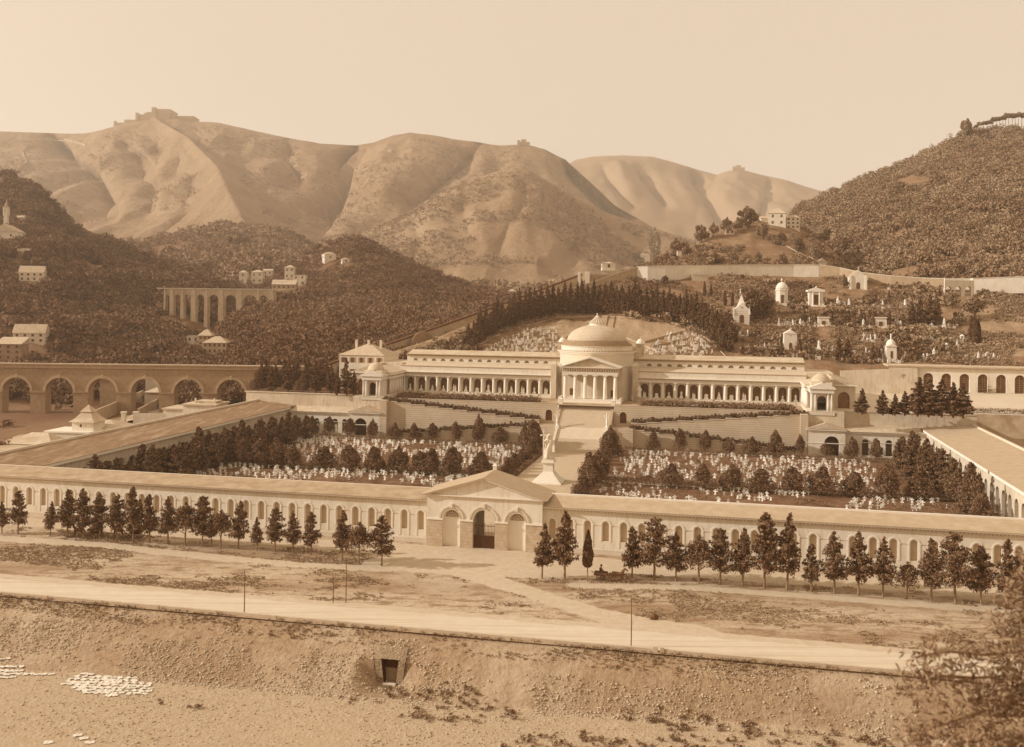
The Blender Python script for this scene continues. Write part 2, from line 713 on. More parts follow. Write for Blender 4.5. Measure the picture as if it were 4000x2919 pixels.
sl = bpy.data.lights.new('sun', 'SUN')
sl.energy = 4.6
sl.angle = R(.6)
sl.color = (1, .955, .88)
so = link('sun', sl)
sv = Vector((sundir.x * math.cos(SUN_EL), sundir.y * math.cos(SUN_EL), math.sin(SUN_EL)))
so.rotation_euler = sv.to_track_quat('Z', 'Y').to_euler()

# ---------------------------------------------------------------- haze over the valley
HAZE = True
if HAZE:
    hm = bpy.data.materials.new('haze')
    hm.use_nodes = True
    hn = hm.node_tree
    hn.nodes.remove(hn.nodes['Principled BSDF'])
    vs = hn.nodes.new('ShaderNodeVolumeScatter')
    vs.inputs['Color'].default_value = (.99, .875, .71, 1)
    vs.inputs['Density'].default_value = .00014
    vs.inputs['Anisotropy'].default_value = .35
    hn.links.new(vs.outputs[0], hn.nodes['Material Output'].inputs['Volume'])
    hb = MB().box(-3200, 3200, -60, 5200, -60, 720)
    ho = link('haze', hb.mesh('haze', hm))
    ho['kind'] = 'structure'

# ---------------------------------------------------------------- materials
M = dict(
    wall=mat('pale_plaster', .84, .04, .35, layers=[(.9, .5, .66, .62, .5, (2.2, 2.2, .3)), (3.0, .56, .7, .64, .4), (.12, .5, .7, .62, .45), (2.5, .55, .75, .65, .3, (1, 1, .25))]),
    wall2=mat('old_plaster', .68, .05, .4, layers=[(.9, .5, .66, .48, .6, (2.2, 2.2, .3)), (.15, .5, .72, .5, .5)]),
    marble=mat('white_marble', .95, .04, 1.5),
    stone=mat('pale_stone', .74, .05, .8, stripe=('Z', .55, .12, .45, .35), layers=[(.2, .5, .7, .55, .5)]),
    ashlar=mat('ashlar', .60, .05, 1.2, stripe=('Z', .5, .1, .35, .5)),
    retain=mat('terrace_stone', .62, .05, .6, stripe=('Z', .62, .2, .34, .6), layers=[(.15, .5, .7, .48, .6)]),
    trim=mat('trim', .86, .03, .8),
    shade=mat('shade_and_dark_trim', .38, .06, 1.2),  # shade lines painted on cornices and courses; also colours dark boards and ribs
    niche=mat('niche_plaster', .52, .03, .8),
    roof=mat('slate_roof', .46, .09, .5, 8, layers=[(.35, .52, .66, .32, .6, (.3, 2, 1)), (1.6, .6, .75, .75, .4, (.5, 2, 1))], bump=.15, bumpscale=3),
    roofl=mat('pale_roof', .62, .08, .7, 8, layers=[(.3, .5, .64, .44, .7, (.3, 2, 1)), (1.5, .52, .66, .5, .5)], stripe=('X', .8, .22, .5, .3)),
    tile=mat('tile_roof', .60, .07, 1, 8, stripe=('X', .45, .35, .38, .5), layers=[(.4, .5, .7, .42, .5)]),
    tiles=mat('dark_tile_roof', .42, .08, 1, 8, stripe=('Y', .5, .3, .28, .5), layers=[(.3, .5, .7, .3, .5)]),
    scale=mat('dome_scales', .64, .07, 3.5, 3, stripe=('Z', .42, .3, .46, .6), layers=[(.5, .5, .66, .54, .6)]),
    dark=mat('dark_void', .02, .01),
    deep=mat('deep_shade', .12, .04, 1),
    iron=mat('iron', .05, .02, 3, rough=.6),
    wood=mat('weathered_wood', .16, .05, 3),
    window=mat('window_dark', .10, .03, 2, rough=.4),
    aque=mat('aqueduct_masonry', .37, .06, .7, 8, layers=[(.08, .5, .7, .22, .5), (.8, .58, .72, .5, .4)], bump=.2, bumpscale=2),
    aquel=mat('aqueduct_masonry_pale', .52, .06, .5, 8, layers=[(.1, .5, .7, .3, .5)]),
    house=mat('house_plaster', .74, .08, .6),
    houseb=mat('house_plaster_dull', .46, .07, .6),
    housed=mat('house_plaster_dark', .34, .06, .6),
    grass=mat('lawn', .15, .06, .9, 8, layers=[(.25, .48, .7, .32, .6), (1.5, .5, .65, .10, .7)], bump=.4),
    earth=mat('terrace_earth', .45, .08, .5, 8, layers=[(.2, .5, .62, .25, .6)]),
    gravel=mat('gravel_path', .55, .04, .6, 8, layers=[(.15, .5, .7, .55, .5)]),
    field=mat('dry_field', .56, .05, .35, 8, layers=[(.09, .44, .60, .34, .9, (.4, 1.5, 1)), (.5, .5, .6, .24, .75, (.6, 1.6, 1)), (2.2, .52, .64, .20, .6), (.05, .55, .7, .62, .6)], bump=.3, bumpscale=1.5, attr=(.60, .55, .82, 1.08)),
    road=mat('dusty_road', .70, .03, .5, 6, layers=[(.25, .48, .64, .58, .7, (.12, 3, 1)), (.5, .55, .66, .52, .6, (.08, 5, 1))]),
    path=mat('dusty_path', .68, .04, .5, 6, layers=[(.3, .5, .7, .58, .7)]),
    verge=mat('verge', .45, .08, .8, 8, layers=[(.6, .5, .65, .28, .6)], bump=.4),
    bank=mat('rubble_bank', .38, .09, 1.6, 9, layers=[(.07, .45, .65, .56, .7), (.25, .52, .66, .33, .6, (.6, 1.6, 1)), (1.1, .55, .7, .26, .6)], bump=.5, bumpscale=2, attr=(.52, .5, .8, 1.15)),
    bed=mat('river_bed', .46, .06, 2.5, 9, layers=[(.06, .48, .62, .36, .7), (.5, .6, .7, .2, .7), (4, .58, .7, .66, .5)], bump=.6, bumpscale=4),
    rock=mat('rubble_stone', .52, .16, 1.8),
    slope=mat('hillside_scrub', .26, .08, .15, 8, attr=(.40, .3, .8, 1.2), layers=[(.06, .5, .62, .18, .8), (.5, .55, .68, .44, .6), (1.8, .5, .62, .14, .5)], bump=.6, bumpscale=.8),
    exedra=mat('exedra_grass', .40, .07, .2, 8, layers=[(.12, .5, .65, .27, .6)], bump=.4),
    bare=mat('bare_earth_slope', .50, .08, .12, 8, layers=[(.08, .5, .65, .34, .7)], bump=.5),
    right=mat('right_hill', .22, .06, .05, 8, layers=[(.03, .54, .66, .33, .5), (.3, .5, .66, .15, .6)], bump=.8, bumpscale=.4),
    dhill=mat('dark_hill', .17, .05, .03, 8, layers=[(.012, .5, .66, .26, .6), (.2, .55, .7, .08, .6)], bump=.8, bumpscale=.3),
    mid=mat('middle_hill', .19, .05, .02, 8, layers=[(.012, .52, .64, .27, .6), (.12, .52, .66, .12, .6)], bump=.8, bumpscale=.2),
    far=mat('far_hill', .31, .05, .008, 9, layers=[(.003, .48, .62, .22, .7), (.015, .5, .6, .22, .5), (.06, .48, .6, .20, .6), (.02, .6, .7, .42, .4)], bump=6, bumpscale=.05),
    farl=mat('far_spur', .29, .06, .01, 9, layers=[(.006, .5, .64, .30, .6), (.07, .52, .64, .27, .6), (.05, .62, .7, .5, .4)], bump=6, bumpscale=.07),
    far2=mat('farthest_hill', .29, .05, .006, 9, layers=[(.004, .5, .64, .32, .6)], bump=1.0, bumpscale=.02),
    leafd=mat('leaf_dark', .20, .10, 1.6, 4), leafm=mat('leaf_mid', .13, .08, 1.0, 4), leafs=mat('leaf_spruce', .18, .08, 1.0, 4),
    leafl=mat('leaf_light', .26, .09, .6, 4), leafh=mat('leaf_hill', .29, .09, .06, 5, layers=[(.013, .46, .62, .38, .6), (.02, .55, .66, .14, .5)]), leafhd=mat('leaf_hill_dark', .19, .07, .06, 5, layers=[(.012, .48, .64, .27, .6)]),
    leaff=mat('leaf_front', .28, .12, 3.0, 4), hedge=mat('hedge_leaf', .24, .10, 1.5, 4), flower=mat('pale_flowers', .70, .15, 3),
    trunk=mat('bark', .28, .06, 3), trunkd=mat('bark_dark', .12, .04, 3), cloth=mat('white_cloth', .88, .03, 4),
)

# ---------------------------------------------------------------- ground in front
UC, VC = wc(gp(1524, 2610, -3))
VC = min(VC, -44.4)
BED = -5.0


def grid_struct(name, m, us, vs, zf, smooth=True):
    U, V = np.meshgrid(us, vs)
    Z = zf(U, V)
    X = G0[0] + U * CW + V * SW
    Y = G0[1] - U * SW + V * CW
    ny, nx = U.shape
    idx = np.arange(ny * nx).reshape(ny, nx)
    f = np.stack([idx[:-1, :-1].ravel(), idx[:-1, 1:].ravel(), idx[1:, 1:].ravel(), idx[1:, :-1].ravel()], 1)
    P = np.stack([X, Y, Z], -1).reshape(-1, 3)
    o = link(name, npmesh(name, P, f, m, smooth))
    o['kind'] = 'structure'
    return P, f, o


def toe_v(U):
    return -48.7 + .058 * U + 1.3 * fbm(U * .07, U * 0 + 3)


def z_bank(U, V):
    toe = toe_v(U)
    crest = -42.9 + .5 * fbm(U * .11 + 7, U * 0)
    t = np.clip((V - toe) / (crest - toe), 0, 1)
    z = BED + (-.85 - BED) * (t * .75 + .25 * t * t * (3 - 2 * t))
    z = np.where(V > crest, -.85 + .8 * np.clip((V - crest) / 2.2, 0, 1) ** 1.5, z)
    z = z + .7 * fbm(U * .3, V * .3) * np.clip(1 - np.abs(V + 46) / 5, 0, 1) + .12 * fbm(U * 1.7, V * 1.7) + .5 * fbm(U * .8, V * .1 + 4) * np.clip(1 - np.abs(V + 45.5) / 3.5, 0, 1)
    bed = BED + .9 * fbm(U * .06 + 5, V * .09) + .2 * fbm(U * .6, V * .6)
    k = np.clip((toe - V) / 2.5, 0, 1)
    z = np.where(V < toe, bed * k + z * (1 - k), z)
    d = np.clip((4.0 - np.abs(U - UC + .02 * (V - VC))) / 2.8, 0, 1)
    pit = BED + .1 + 0 * V
    z = np.where((d > 0) & (V < VC), np.minimum(z, z * (1 - d) + pit * d), z)
    z = np.where((np.abs(U - UC) < 1.5) & (V >= VC) & (V < VC + 1.0), pit, z)
    h = np.clip((-84 - V) * .66, 0, 60)
    return np.maximum(z, BED + h)


def set_mask(o, vals):
    a = o.data.attributes.new('mask', 'FLOAT', 'POINT')
    a.data.foreach_set('value', np.asarray(vals, np.float32).ravel())


def bank_mask(us, vs):
    U, V = np.meshgrid(us, vs)
    return np.clip((toe_v(U) - V) / 1.2 + .5, 0, 1)


us, vs = np.arange(-170, 190, 2.0), np.r_[np.arange(-200, -86, 4.0), np.arange(-86, -55.9, 1.0)]
_, _, o = grid_struct('river_bed', M['bank'], us, vs, z_bank)
set_mask(o, bank_mask(us, vs))
us, vs = np.arange(-120, 110, .4), np.arange(-56, -40.6, .3)
_, _, o = grid_struct('embankment', M['bank'], us, vs, z_bank)
set_mask(o, bank_mask(us, vs))


def z_field(U, V):
    return .3 * fbm(U * .05, V * .08) * np.clip((V + 33) / 3, 0, 1) * np.clip((-3 - V) / 4, 0, 1) + .05 * fbm(U * .6, V * .6) * np.clip((V + 33) / 3, 0, 1) - .004


def pdist(U, V, P):
    d = np.full(U.shape, 1e9)
    for (a, b, w0), (c, e, w1) in zip(P, P[1:]):
        dx, dy = c - a, e - b
        t = np.clip(((U - a) * dx + (V - b) * dy) / (dx * dx + dy * dy), 0, 1)
        q = np.hypot(U - a - t * dx, V - b - t * dy) - (w0 + (w1 - w0) * t)
        d = np.minimum(d, q)
    return d


def gw(x, y, w_):
    return wc(gp(x, y)) + (w_,)


PATHS = [[gw(1880, 2150, 4), gw(1740, 2205, 3), gw(1900, 2262, 1.8), gw(2100, 2325, 1.6), gw(2300, 2390, 1.7), gw(2480, 2435, 2.2), gw(2700, 2480, 3.2)],
         [gw(2250, 2290, .9), gw(2700, 2297, .8), gw(3000, 2318, .7), gw(3500, 2355, .8), gw(4100, 2398, .9)],
         [(-170, -4.0, 2.2), (-60, -4.0, 2), (-20, -5, 2.6), (0, -6, 5), (30, -6, 3), (80, -5, 2.2), (150, -5, 2)],
         [gw(1500, 2200, 3), gw(1800, 2215, 4), gw(2100, 2235, 3), gw(2300, 2250, 1.5)],
         [(-170, -15.2, 1.0), (-60, -14.8, 1.2), (-25, -17.5, 1.0), (-10, -16, 1.0)],
         [(-170, -33.3, .5), (190, -33.3, .5)]]
us, vs = np.arange(-170, 190, .9), np.arange(-34.3, 2, .45)
U, V = np.meshgrid(us, vs)
mk_ = np.zeros(U.shape)
for P in PATHS:
    mk_ = np.maximum(mk_, np.clip(.75 - pdist(U, V, P) / 1.6, 0, 1))
_, _, o = grid_struct('field', M['field'], us, vs, z_field)
set_mask(o, mk_)
us, vs = np.arange(-170, 190, .8), np.array([-40.4, -40.0, -38, -36, -34.6, -33.9])
grid_struct('road', M['road'], us, vs, lambda U, V: .06 + .02 * fbm(U * .3, V * .9) - .12 * (V > -34) * (.3 + vnoise(U * .6, V)))
struct('verge', MB().quad((-170, -41.2, .0), (190, -41.2, .0), (190, -40.2, .05), (-170, -40.2, .05)), M['verge'])


def ribbon(name, pts_, wds, z, m):
    mb = MB()
    L_, R_ = [], []
    P = [Vector((a, b, 0)) for a, b in pts_]
    Q, W_ = [], []
    for i in range(len(P) - 1):
        for k in range(14):
            Q.append(P[i].lerp(P[i + 1], k / 14))
            W_.append(wds[i] + (wds[i + 1] - wds[i]) * k / 14)
    Q.append(P[-1])
    W_.append(wds[-1])
    g = random.Random(3)
    for i, q in enumerate(Q):
        d = (Q[min(i + 1, len(Q) - 1)] - Q[max(i - 1, 0)]).normalized()
        n = Vector((-d.y, d.x, 0))
        wd = W_[i] * .5
        L_.append(q + n * (wd + g.uniform(-.8, .8)))
        R_.append(q - n * (wd + g.uniform(-.8, .8)))
    for i in range(len(Q) - 1):
        zz = lambda p: (p.x, p.y, z)
        mb.quad(zz(R_[i]), zz(R_[i + 1]), zz(L_[i + 1]), zz(L_[i]))
    return struct(name, mb, m)


# river wall and posts
solo('river_wall', 'low stone parapet wall along the river side of the dusty road', 'wall',
     MB().box(-170, 30, -40.75, -40.4, -.5, .38).box(31.2, 190, -40.75, -40.4, -.5, .38).box(30, 30.5, -40.85, -40.3, -.5, .62).box(30.8, 31.2, -40.85, -40.3, -.5, .62), M['ashlar'], org=(0, -40.6, 0))

# rubble on the bank and bed
def rocks(name, n, ulo, uhi, vlo, vhi, s0, s1, m, dens=None):
    g = np.random.default_rng(11)
    U = g.uniform(ulo, uhi, n)
    V = g.uniform(vlo, vhi, n)
    if dens is not None:
        k = g.random(n) < dens(U, V)
        U, V = U[k], V[k]
    n = len(U)
    Z = z_bank(U, V)
    base = np.array([(1, 0, 0), (0, 1, 0), (-1, 0, 0), (0, -1, 0), (0, 0, .8), (0, 0, -.6)], float)
    fa = np.array([(0, 1, 4), (1, 2, 4), (2, 3, 4), (3, 0, 4), (1, 0, 5), (2, 1, 5), (3, 2, 5), (0, 3, 5)])
    s = s0 + (s1 - s0) * g.random(n) ** 4
    v = base[None] * (1 + g.normal(size=(n, 6, 3)) * .25) * s[:, None, None]
    a = g.uniform(0, 6.28, n)
    c, q = np.cos(a)[:, None], np.sin(a)[:, None]
    x = v[..., 0] * c - v[..., 1] * q
    y = v[..., 0] * q + v[..., 1] * c
    P = np.stack([G0[0] + (U * CW + V * SW)[:, None] + x, G0[1] + (-U * SW + V * CW)[:, None] + y, (Z + s * .15)[:, None] + v[..., 2]], -1)
    f = (fa[None] + (np.arange(n) * 6)[:, None, None]).reshape(-1, 3)
    o = link(name, npmesh(name, P.reshape(-1, 3), f, m))
    tag(o, 'loose rubble stones scattered on the embankment and river bed', 'rubble', None, 'stuff')


rocks('rubble', 42000, -85, 62, -51, -41.8, .05, .22, M['rock'], lambda U, V: (.25 + .5 * (V < -44.5) + 4.0 * fbm(U * .14, V * .3)) * (V > toe_v(U) - 1))
rocks('river_pebbles', 26000, -72, 55, -66, -47, .04, .17, M['rock'], lambda U, V: .35 + 1.2 * fbm(U * .08, V * .1) + .25 * (U > 0))

# weeds on bank and bed
g = np.random.default_rng(5)
U = g.uniform(-75, 60, 2600)
V = g.uniform(-66, -46, 2600)
k = fbm(U * .09 + 3, V * .16 + 8) + .0045 * U > .12
U, V = U[k], V[k]
P = np.stack([G0[0] + U * CW + V * SW, G0[1] - U * SW + V * CW, z_bank(U, V)], 1)
v, f = bush_cloud(P, g.uniform(.18, .5, len(P)), 26, .35, .5)
tag(link('weeds', npmesh('weeds', v, f, M['leafl'])), 'low weeds growing in patches on the river bed', 'weeds', None, 'stuff')

g = np.random.default_rng(6)
n = 5500
U, V = g.uniform(-90, 70, n), -41.0 - 2.6 * g.random(n) ** 1.6
k = fbm(U * .15, V * .5, 4) + .3 * (g.random(n) - .5) > -.02
U, V = U[k], V[k]
P = np.stack([G0[0] + U * CW + V * SW, G0[1] - U * SW + V * CW, np.where(V > -41.2, 0, z_bank(U, V))], 1)
v, f = bush_cloud(P, g.uniform(.08, .24, len(P)), 9, .5, .6)
tag(link('bank_grass', npmesh('bank_grass', v, f, mat('bank_grass', .37, .10, .7, 4))), 'rough grass along the top of the embankment below the road', 'grass', None, 'stuff')

# ---------------------------------------------------------------- cemetery ground
mb = MB()
mb.quad((-101, 2, 0), (101, 2, 0), (101, 120, 0), (-101, 120, 0))
struct('cemetery_ground', mb, M['grass'])
mb = MB()
for (a, b, c, d) in ((-8.2, 8.2, 7, 110), (-89, -8.2, 60.8, 63.6), (8.2, 89, 60.8, 63.6), (-89, -8.2, 109.3, 115), (8.2, 89, 109.3, 115), (-89.4, -87.3, 7, 109.3), (87.3, 89.4, 7, 109.3)):
    mb.quad((a, c, .03), (b, c, .03), (b, d, .03), (a, d, .03))
struct('avenue', mb, M['gravel'])
# valley floor beyond the walls, one sheet out of sight
def z_val(U, V):
    return -.05 + 1.6 * fbm(U * .012, V * .012)* np.clip((np.abs(U) - 112) / 25, 0, 1) - 2.2 * np.clip((-U - 150) / 60, 0, 1) * np.clip((150-V)/100, 0, 1)
Pv, fv, _ = grid_struct('valley_floor', M['dhill'], np.r_[np.arange(-420, -103, 6.0), -102.0], np.arange(0, 330, 6.0), z_val)
SURF.append((Pv, fv))
grid_struct('side_ground', M['grass'], np.r_[102.0, np.arange(104, 420, 8.0)], np.arange(0, 123, 6.0), lambda a, b: z_val(a, b) * .5)
yr = [wc(gp(*q)) for q in ((20, 1790), (150, 1715), (330, 1690), (520, 1640), (700, 1600))]
ribbon('yard', yr, [13, 11, 9, 8, 6], .9, mat('yard_earth', .55, .08, .3, 8, layers=[(.12, .5, .66, .35, .6)]))
mb = MB()
for x0, x1, v0, v1 in ((-150, -103, 60, 150),):
    pass

# upper terraces
struct('terrace', MB().quad((-60, 117.4, 10.9), (60, 117.4, 10.9), (60, 138, 10.95), (-60, 138, 10.95)), M['earth'])
struct('terrace_left', MB().quad((-107, 119.5, 11.2), (-60, 119.5, 11.2), (-60, 160, 11.3), (-107, 160, 11.3)).quad((-107, 119.5, 11.2), (-107, 160, 11.3), (-107.5, 160, -1), (-107.5, 119.5, -1)).quad((-107, 160, 11.3), (-60, 160, 11.3), (-60, 168, 5), (-107, 168, 5)), M['grass'])
struct('terrace_right', MB().quad((60, 119.5, 11.3), (100, 119.5, 11.3), (100, 169, 13.6), (60, 169, 13.6))
       .quad((100, 125.5, 11.5), (210, 125.5, 11.5), (210, 169, 13.6), (100, 169, 13.6)), mat('pale_gravel_terrace', .66, .04, .2, 8, layers=[(.1, .5, .7, .66, .6)]))
struct('slope_right', MB().quad((99, 123, 0), (210, 123, 0), (210, 125.5, 11.4), (99, 125.5, 11.4)), M['earth'])

# ---------------------------------------------------------------- hills
def L(name, lines, m, **k):
    return Loft(name, lines, m, **k)


def P_(pts_, Y):
    return [(x, y, Y) for x, y in pts_]


far2 = L('farthest_hills', [
    [(1900, 900, 3300), (2300, 900, 3300), (2900, 960, 3200), (3400, 900, 3200)],
    [(2150, 690, 4100), (2245, 624, 4200), (2310, 612, 4200), (2430, 607, 4200), (2545, 609, 4200), (2600, 622, 4200), (2750, 668, 4200), (2800, 682, 4200), (2840, 668, 4200), (2885, 661, 4200), (2930, 668, 4200), (2980, 682, 4200), (3080, 705, 4200), (3180, 738, 4200), (3260, 756, 4200), (3460, 790, 4200)],
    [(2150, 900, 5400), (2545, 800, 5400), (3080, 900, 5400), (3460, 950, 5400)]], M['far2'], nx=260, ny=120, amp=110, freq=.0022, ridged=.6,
         gullies=[([(2700, 665), (2740, 720), (2790, 800), (2830, 870)], 24, 260), ([(2480, 640), (2530, 700), (2610, 790)], 24, 240), ([(3000, 700), (3020, 760), (2990, 840)], 24, 200), ([(2350, 640), (2400, 720), (2480, 800)], 24, 180)])
main = L('main_ridge', [
    [(-300, 1000, 1750), (500, 1000, 1700), (1300, 1000, 1700), (2000, 1050, 1750), (2800, 1010, 1900)],
    [(-300, 500, 2600), (0, 506, 2600), (160, 512, 2600), (320, 516, 2600), (430, 497, 2600), (520, 474, 2600), (560, 462, 2600), (700, 458, 2600), (760, 472, 2600), (850, 482, 2600), (990, 512, 2600), (1130, 539, 2600), (1250, 560, 2600), (1390, 567, 2600), (1460, 558, 2600), (1540, 530, 2600), (1600, 519, 2600), (1700, 530, 2600), (1840, 551, 2600), (1950, 567, 2600), (2010, 563, 2600), (2080, 567, 2600), (2130, 580, 2600), (2210, 618, 2600), (2290, 690, 2550), (2400, 790, 2500), (2560, 880, 2450), (2760, 950, 2400)],
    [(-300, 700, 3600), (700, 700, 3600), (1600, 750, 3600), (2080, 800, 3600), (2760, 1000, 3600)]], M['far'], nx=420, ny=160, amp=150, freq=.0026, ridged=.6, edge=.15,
         gullies=[([(1385, 575), (1340, 640), (1325, 710), (1295, 790), (1240, 870)], 34, 260), ([(475, 560), (530, 640), (560, 720), (545, 800)], 30, 200), ([(1870, 560), (1800, 640), (1700, 720), (1600, 800)], 30, 150),
                  ([(2200, 625), (2260, 700), (2350, 790), (2430, 860)], 26, 170), ([(180, 525), (230, 620), (330, 700), (390, 820)], 40, 200), ([(1120, 545), (1100, 620), (1150, 700)], 30, 120)])
spur = L('fort_spur', [
    [(470, 535, 2520), (455, 600, 2450), (500, 680, 2300), (450, 770, 2150), (390, 850, 2000), (330, 930, 1900)],
    [(600, 455, 2570), (740, 540, 2350), (850, 650, 2100), (890, 740, 1900), (950, 860, 1700), (985, 935, 1560)],
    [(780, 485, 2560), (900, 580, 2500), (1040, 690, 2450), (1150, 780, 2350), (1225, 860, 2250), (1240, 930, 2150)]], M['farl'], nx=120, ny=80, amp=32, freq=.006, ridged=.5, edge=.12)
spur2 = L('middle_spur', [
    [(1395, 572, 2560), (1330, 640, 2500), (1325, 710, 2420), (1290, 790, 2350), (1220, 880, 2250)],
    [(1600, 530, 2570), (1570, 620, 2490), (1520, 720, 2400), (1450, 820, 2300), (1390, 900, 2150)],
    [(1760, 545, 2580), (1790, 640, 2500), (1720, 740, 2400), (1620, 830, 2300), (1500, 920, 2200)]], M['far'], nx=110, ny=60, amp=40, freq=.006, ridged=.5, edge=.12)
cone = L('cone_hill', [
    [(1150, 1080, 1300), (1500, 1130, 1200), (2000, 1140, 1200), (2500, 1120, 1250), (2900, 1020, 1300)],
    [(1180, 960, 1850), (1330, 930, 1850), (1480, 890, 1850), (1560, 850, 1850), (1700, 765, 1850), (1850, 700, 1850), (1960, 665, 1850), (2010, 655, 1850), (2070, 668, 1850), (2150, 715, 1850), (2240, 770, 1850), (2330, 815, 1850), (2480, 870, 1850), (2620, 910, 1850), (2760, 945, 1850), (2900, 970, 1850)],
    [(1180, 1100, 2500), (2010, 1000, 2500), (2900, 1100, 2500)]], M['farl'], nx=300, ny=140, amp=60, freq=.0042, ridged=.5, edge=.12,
         gullies=[([(2040, 700), (2060, 780), (1990, 870), (1950, 980)], 38, 50), ([(1830, 740), (1800, 810), (1830, 900)], 36, 40), ([(2240, 790), (2270, 880), (2230, 1000)], 40, 55), ([(2480, 890), (2500, 960), (2440, 1040)], 34, 45), ([(1600, 860), (1640, 940), (1600, 1020)], 30, 40)])
foot = L('wooded_foothills', [
    [(250, 1220, 640), (1000, 1240, 640), (1500, 1230, 640), (2100, 1180, 640), (2450, 1150, 640)],
    [(250, 960, 1300), (430, 950, 1300), (560, 935, 1300), (700, 900, 1300), (850, 870, 1300), (980, 885, 1300), (1120, 905, 1300), (1230, 950, 1280), (1330, 1000, 1250), (1450, 1060, 1250), (1650, 1100, 1250), (2000, 1130, 1200), (2500, 1120, 1200)],
    [(250, 1100, 1800), (1300, 1150, 1800), (2500, 1170, 1800)]], M['mid'], nx=200, ny=60, amp=40, freq=.009, ridged=.4)
dark = L('dark_hillside', [
    [(-400, 1640, 345), (0, 1610, 345), (400, 1600, 350), (640, 1560, 380), (760, 1500, 420)],
    [(-400, 560, 900), (0, 672, 880), (60, 688, 870), (110, 710, 860), (180, 770, 840), (260, 850, 820), (340, 895, 800), (440, 938, 790), (540, 985, 770), (640, 1025, 760), (740, 1050, 740), (840, 1100, 720), (900, 1200, 700)],
    [(-400, 900, 1500), (0, 900, 1500), (440, 1100, 1400), (900, 1300, 1200)]], M['dhill'], nx=200, ny=80, amp=26, freq=.016, ridged=.4)
cent = L('village_hill', [
    [(880, 1300, 560), (1100, 1290, 560), (1400, 1280, 560), (1750, 1250, 560), (2150, 1230, 560)],
    [(880, 1120, 760), (1000, 1085, 800), (1100, 1050, 820), (1200, 990, 840), (1290, 940, 850), (1380, 918, 860), (1440, 940, 850), (1520, 985, 840), (1600, 1020, 830), (1700, 1065, 820), (1800, 1105, 810), (1900, 1130, 800), (2050, 1155, 790), (2200, 1180, 780)],
    [(880, 1250, 1150), (1380, 1100, 1150), (2200, 1250, 1150)]], M['dhill'], nx=180, ny=60, amp=14, freq=.016, ridged=.4)
wood = L('wooded_slope', [
    [(560, 1610, 346), (900, 1590, 346), (1150, 1500, 346), (1500, 1450, 352), (1900, 1420, 356), (2200, 1400, 360)],
    [(700, 1420, 430), (820, 1330, 480), (900, 1270, 520), (1000, 1195, 580), (1100, 1160, 610), (1300, 1145, 620), (1500, 1147, 620), (1700, 1160, 620), (2000, 1170, 620), (2250, 1190, 600)],
    [(700, 1500, 560), (1100, 1260, 740), (1500, 1240, 760), (2250, 1290, 760)]], M['dhill'], nx=180, ny=60, amp=14, freq=.02, ridged=.3)
tomb = L('cemetery_hillside', [
    [(1150, 1590, 325), (1500, 1560, 325), (2000, 1500, 325), (2600, 1490, 322), (3300, 1480, 318), (4300, 1500, 300)],
    [(1150, 1500, 345), (1500, 1385, 352), (1700, 1322, 366), (1900, 1240, 385), (2050, 1195, 402), (2180, 1140, 420), (2290, 1112, 438), (2400, 1092, 440), (2490, 1078, 440), (2850, 1072, 445), (3170, 1070, 445), (3360, 1086, 435), (3700, 1112, 420), (4000, 1122, 410), (4300, 1130, 400)],
    [(1150, 1650, 420), (1900, 1400, 470), (2400, 1150, 520), (3170, 1140, 540), (4300, 1180, 500)]], M['slope'], nx=420, ny=120, amp=6, freq=.05, edge=.06)
knoll = L('villa_knoll', [
    [(2380, 1150, 450), (2520, 1120, 450), (2700, 1110, 450), (3000, 1110, 450), (3300, 1110, 450)],
    [(2380, 1090, 520), (2480, 1055, 525), (2560, 1030, 535), (2640, 995, 545), (2720, 950, 550), (2780, 900, 560), (2850, 872, 570), (2930, 850, 575), (3000, 860, 580), (3100, 880, 580), (3200, 930, 580), (3330, 1050, 570)],
    [(2380, 1150, 700), (2930, 980, 760), (3330, 1100, 700)]], M['slope'], nx=120, ny=50, amp=7, freq=.03)
right = L('right_hill', [
    [(2950, 1150, 480), (3200, 1140, 470), (3500, 1160, 460), (4000, 1170, 445), (4400, 1180, 440)],
    [(2980, 960, 950), (3080, 860, 960), (3120, 812, 960), (3230, 762, 960), (3330, 722, 960), (3400, 690, 960), (3480, 655, 960), (3600, 612, 960), (3680, 570, 960), (3740, 540, 960), (3800, 520, 960), (3900, 503, 960), (4000, 498, 960), (4200, 480, 960), (4450, 470, 960)],
    [(2980, 1000, 1500), (3500, 800, 1500), (4450, 700, 1500)]], M['right'], nx=200, ny=80, amp=36, freq=.011, ridged=.4, edge=.1)
BV = make_bvh()


def hit(x, y):
    a, b = ray(x, y)
    d = Vector((a, 1, b)).normalized()
    p, n, i, dist = BV.ray_cast(Vector((0, 0, CAMZ)), d)
    return p if p is not None else pt(x, y, 800)


def drop(X, Y):
    p, n, i, d = BV.ray_cast(Vector((X, Y, 900)), Vector((0, 0, -1)))
    return p


def poly_mask(P, px):
    poly = [hit(*q) for q in px]
    poly = [(p.x, p.y) for p in poly]
    X, Y = P[..., 0], P[..., 1]
    c = np.zeros(X.shape, bool)
    for (x1, y1), (x2, y2) in zip(poly, poly[1:] + poly[:1]):
        cond = ((y1 > Y) != (y2 > Y)) & (X < (x2 - x1) * (Y - y1) / ((y2 - y1) if abs(y2 - y1) > 1e-6 else 1e-6) + x1)
        c ^= cond
    return c


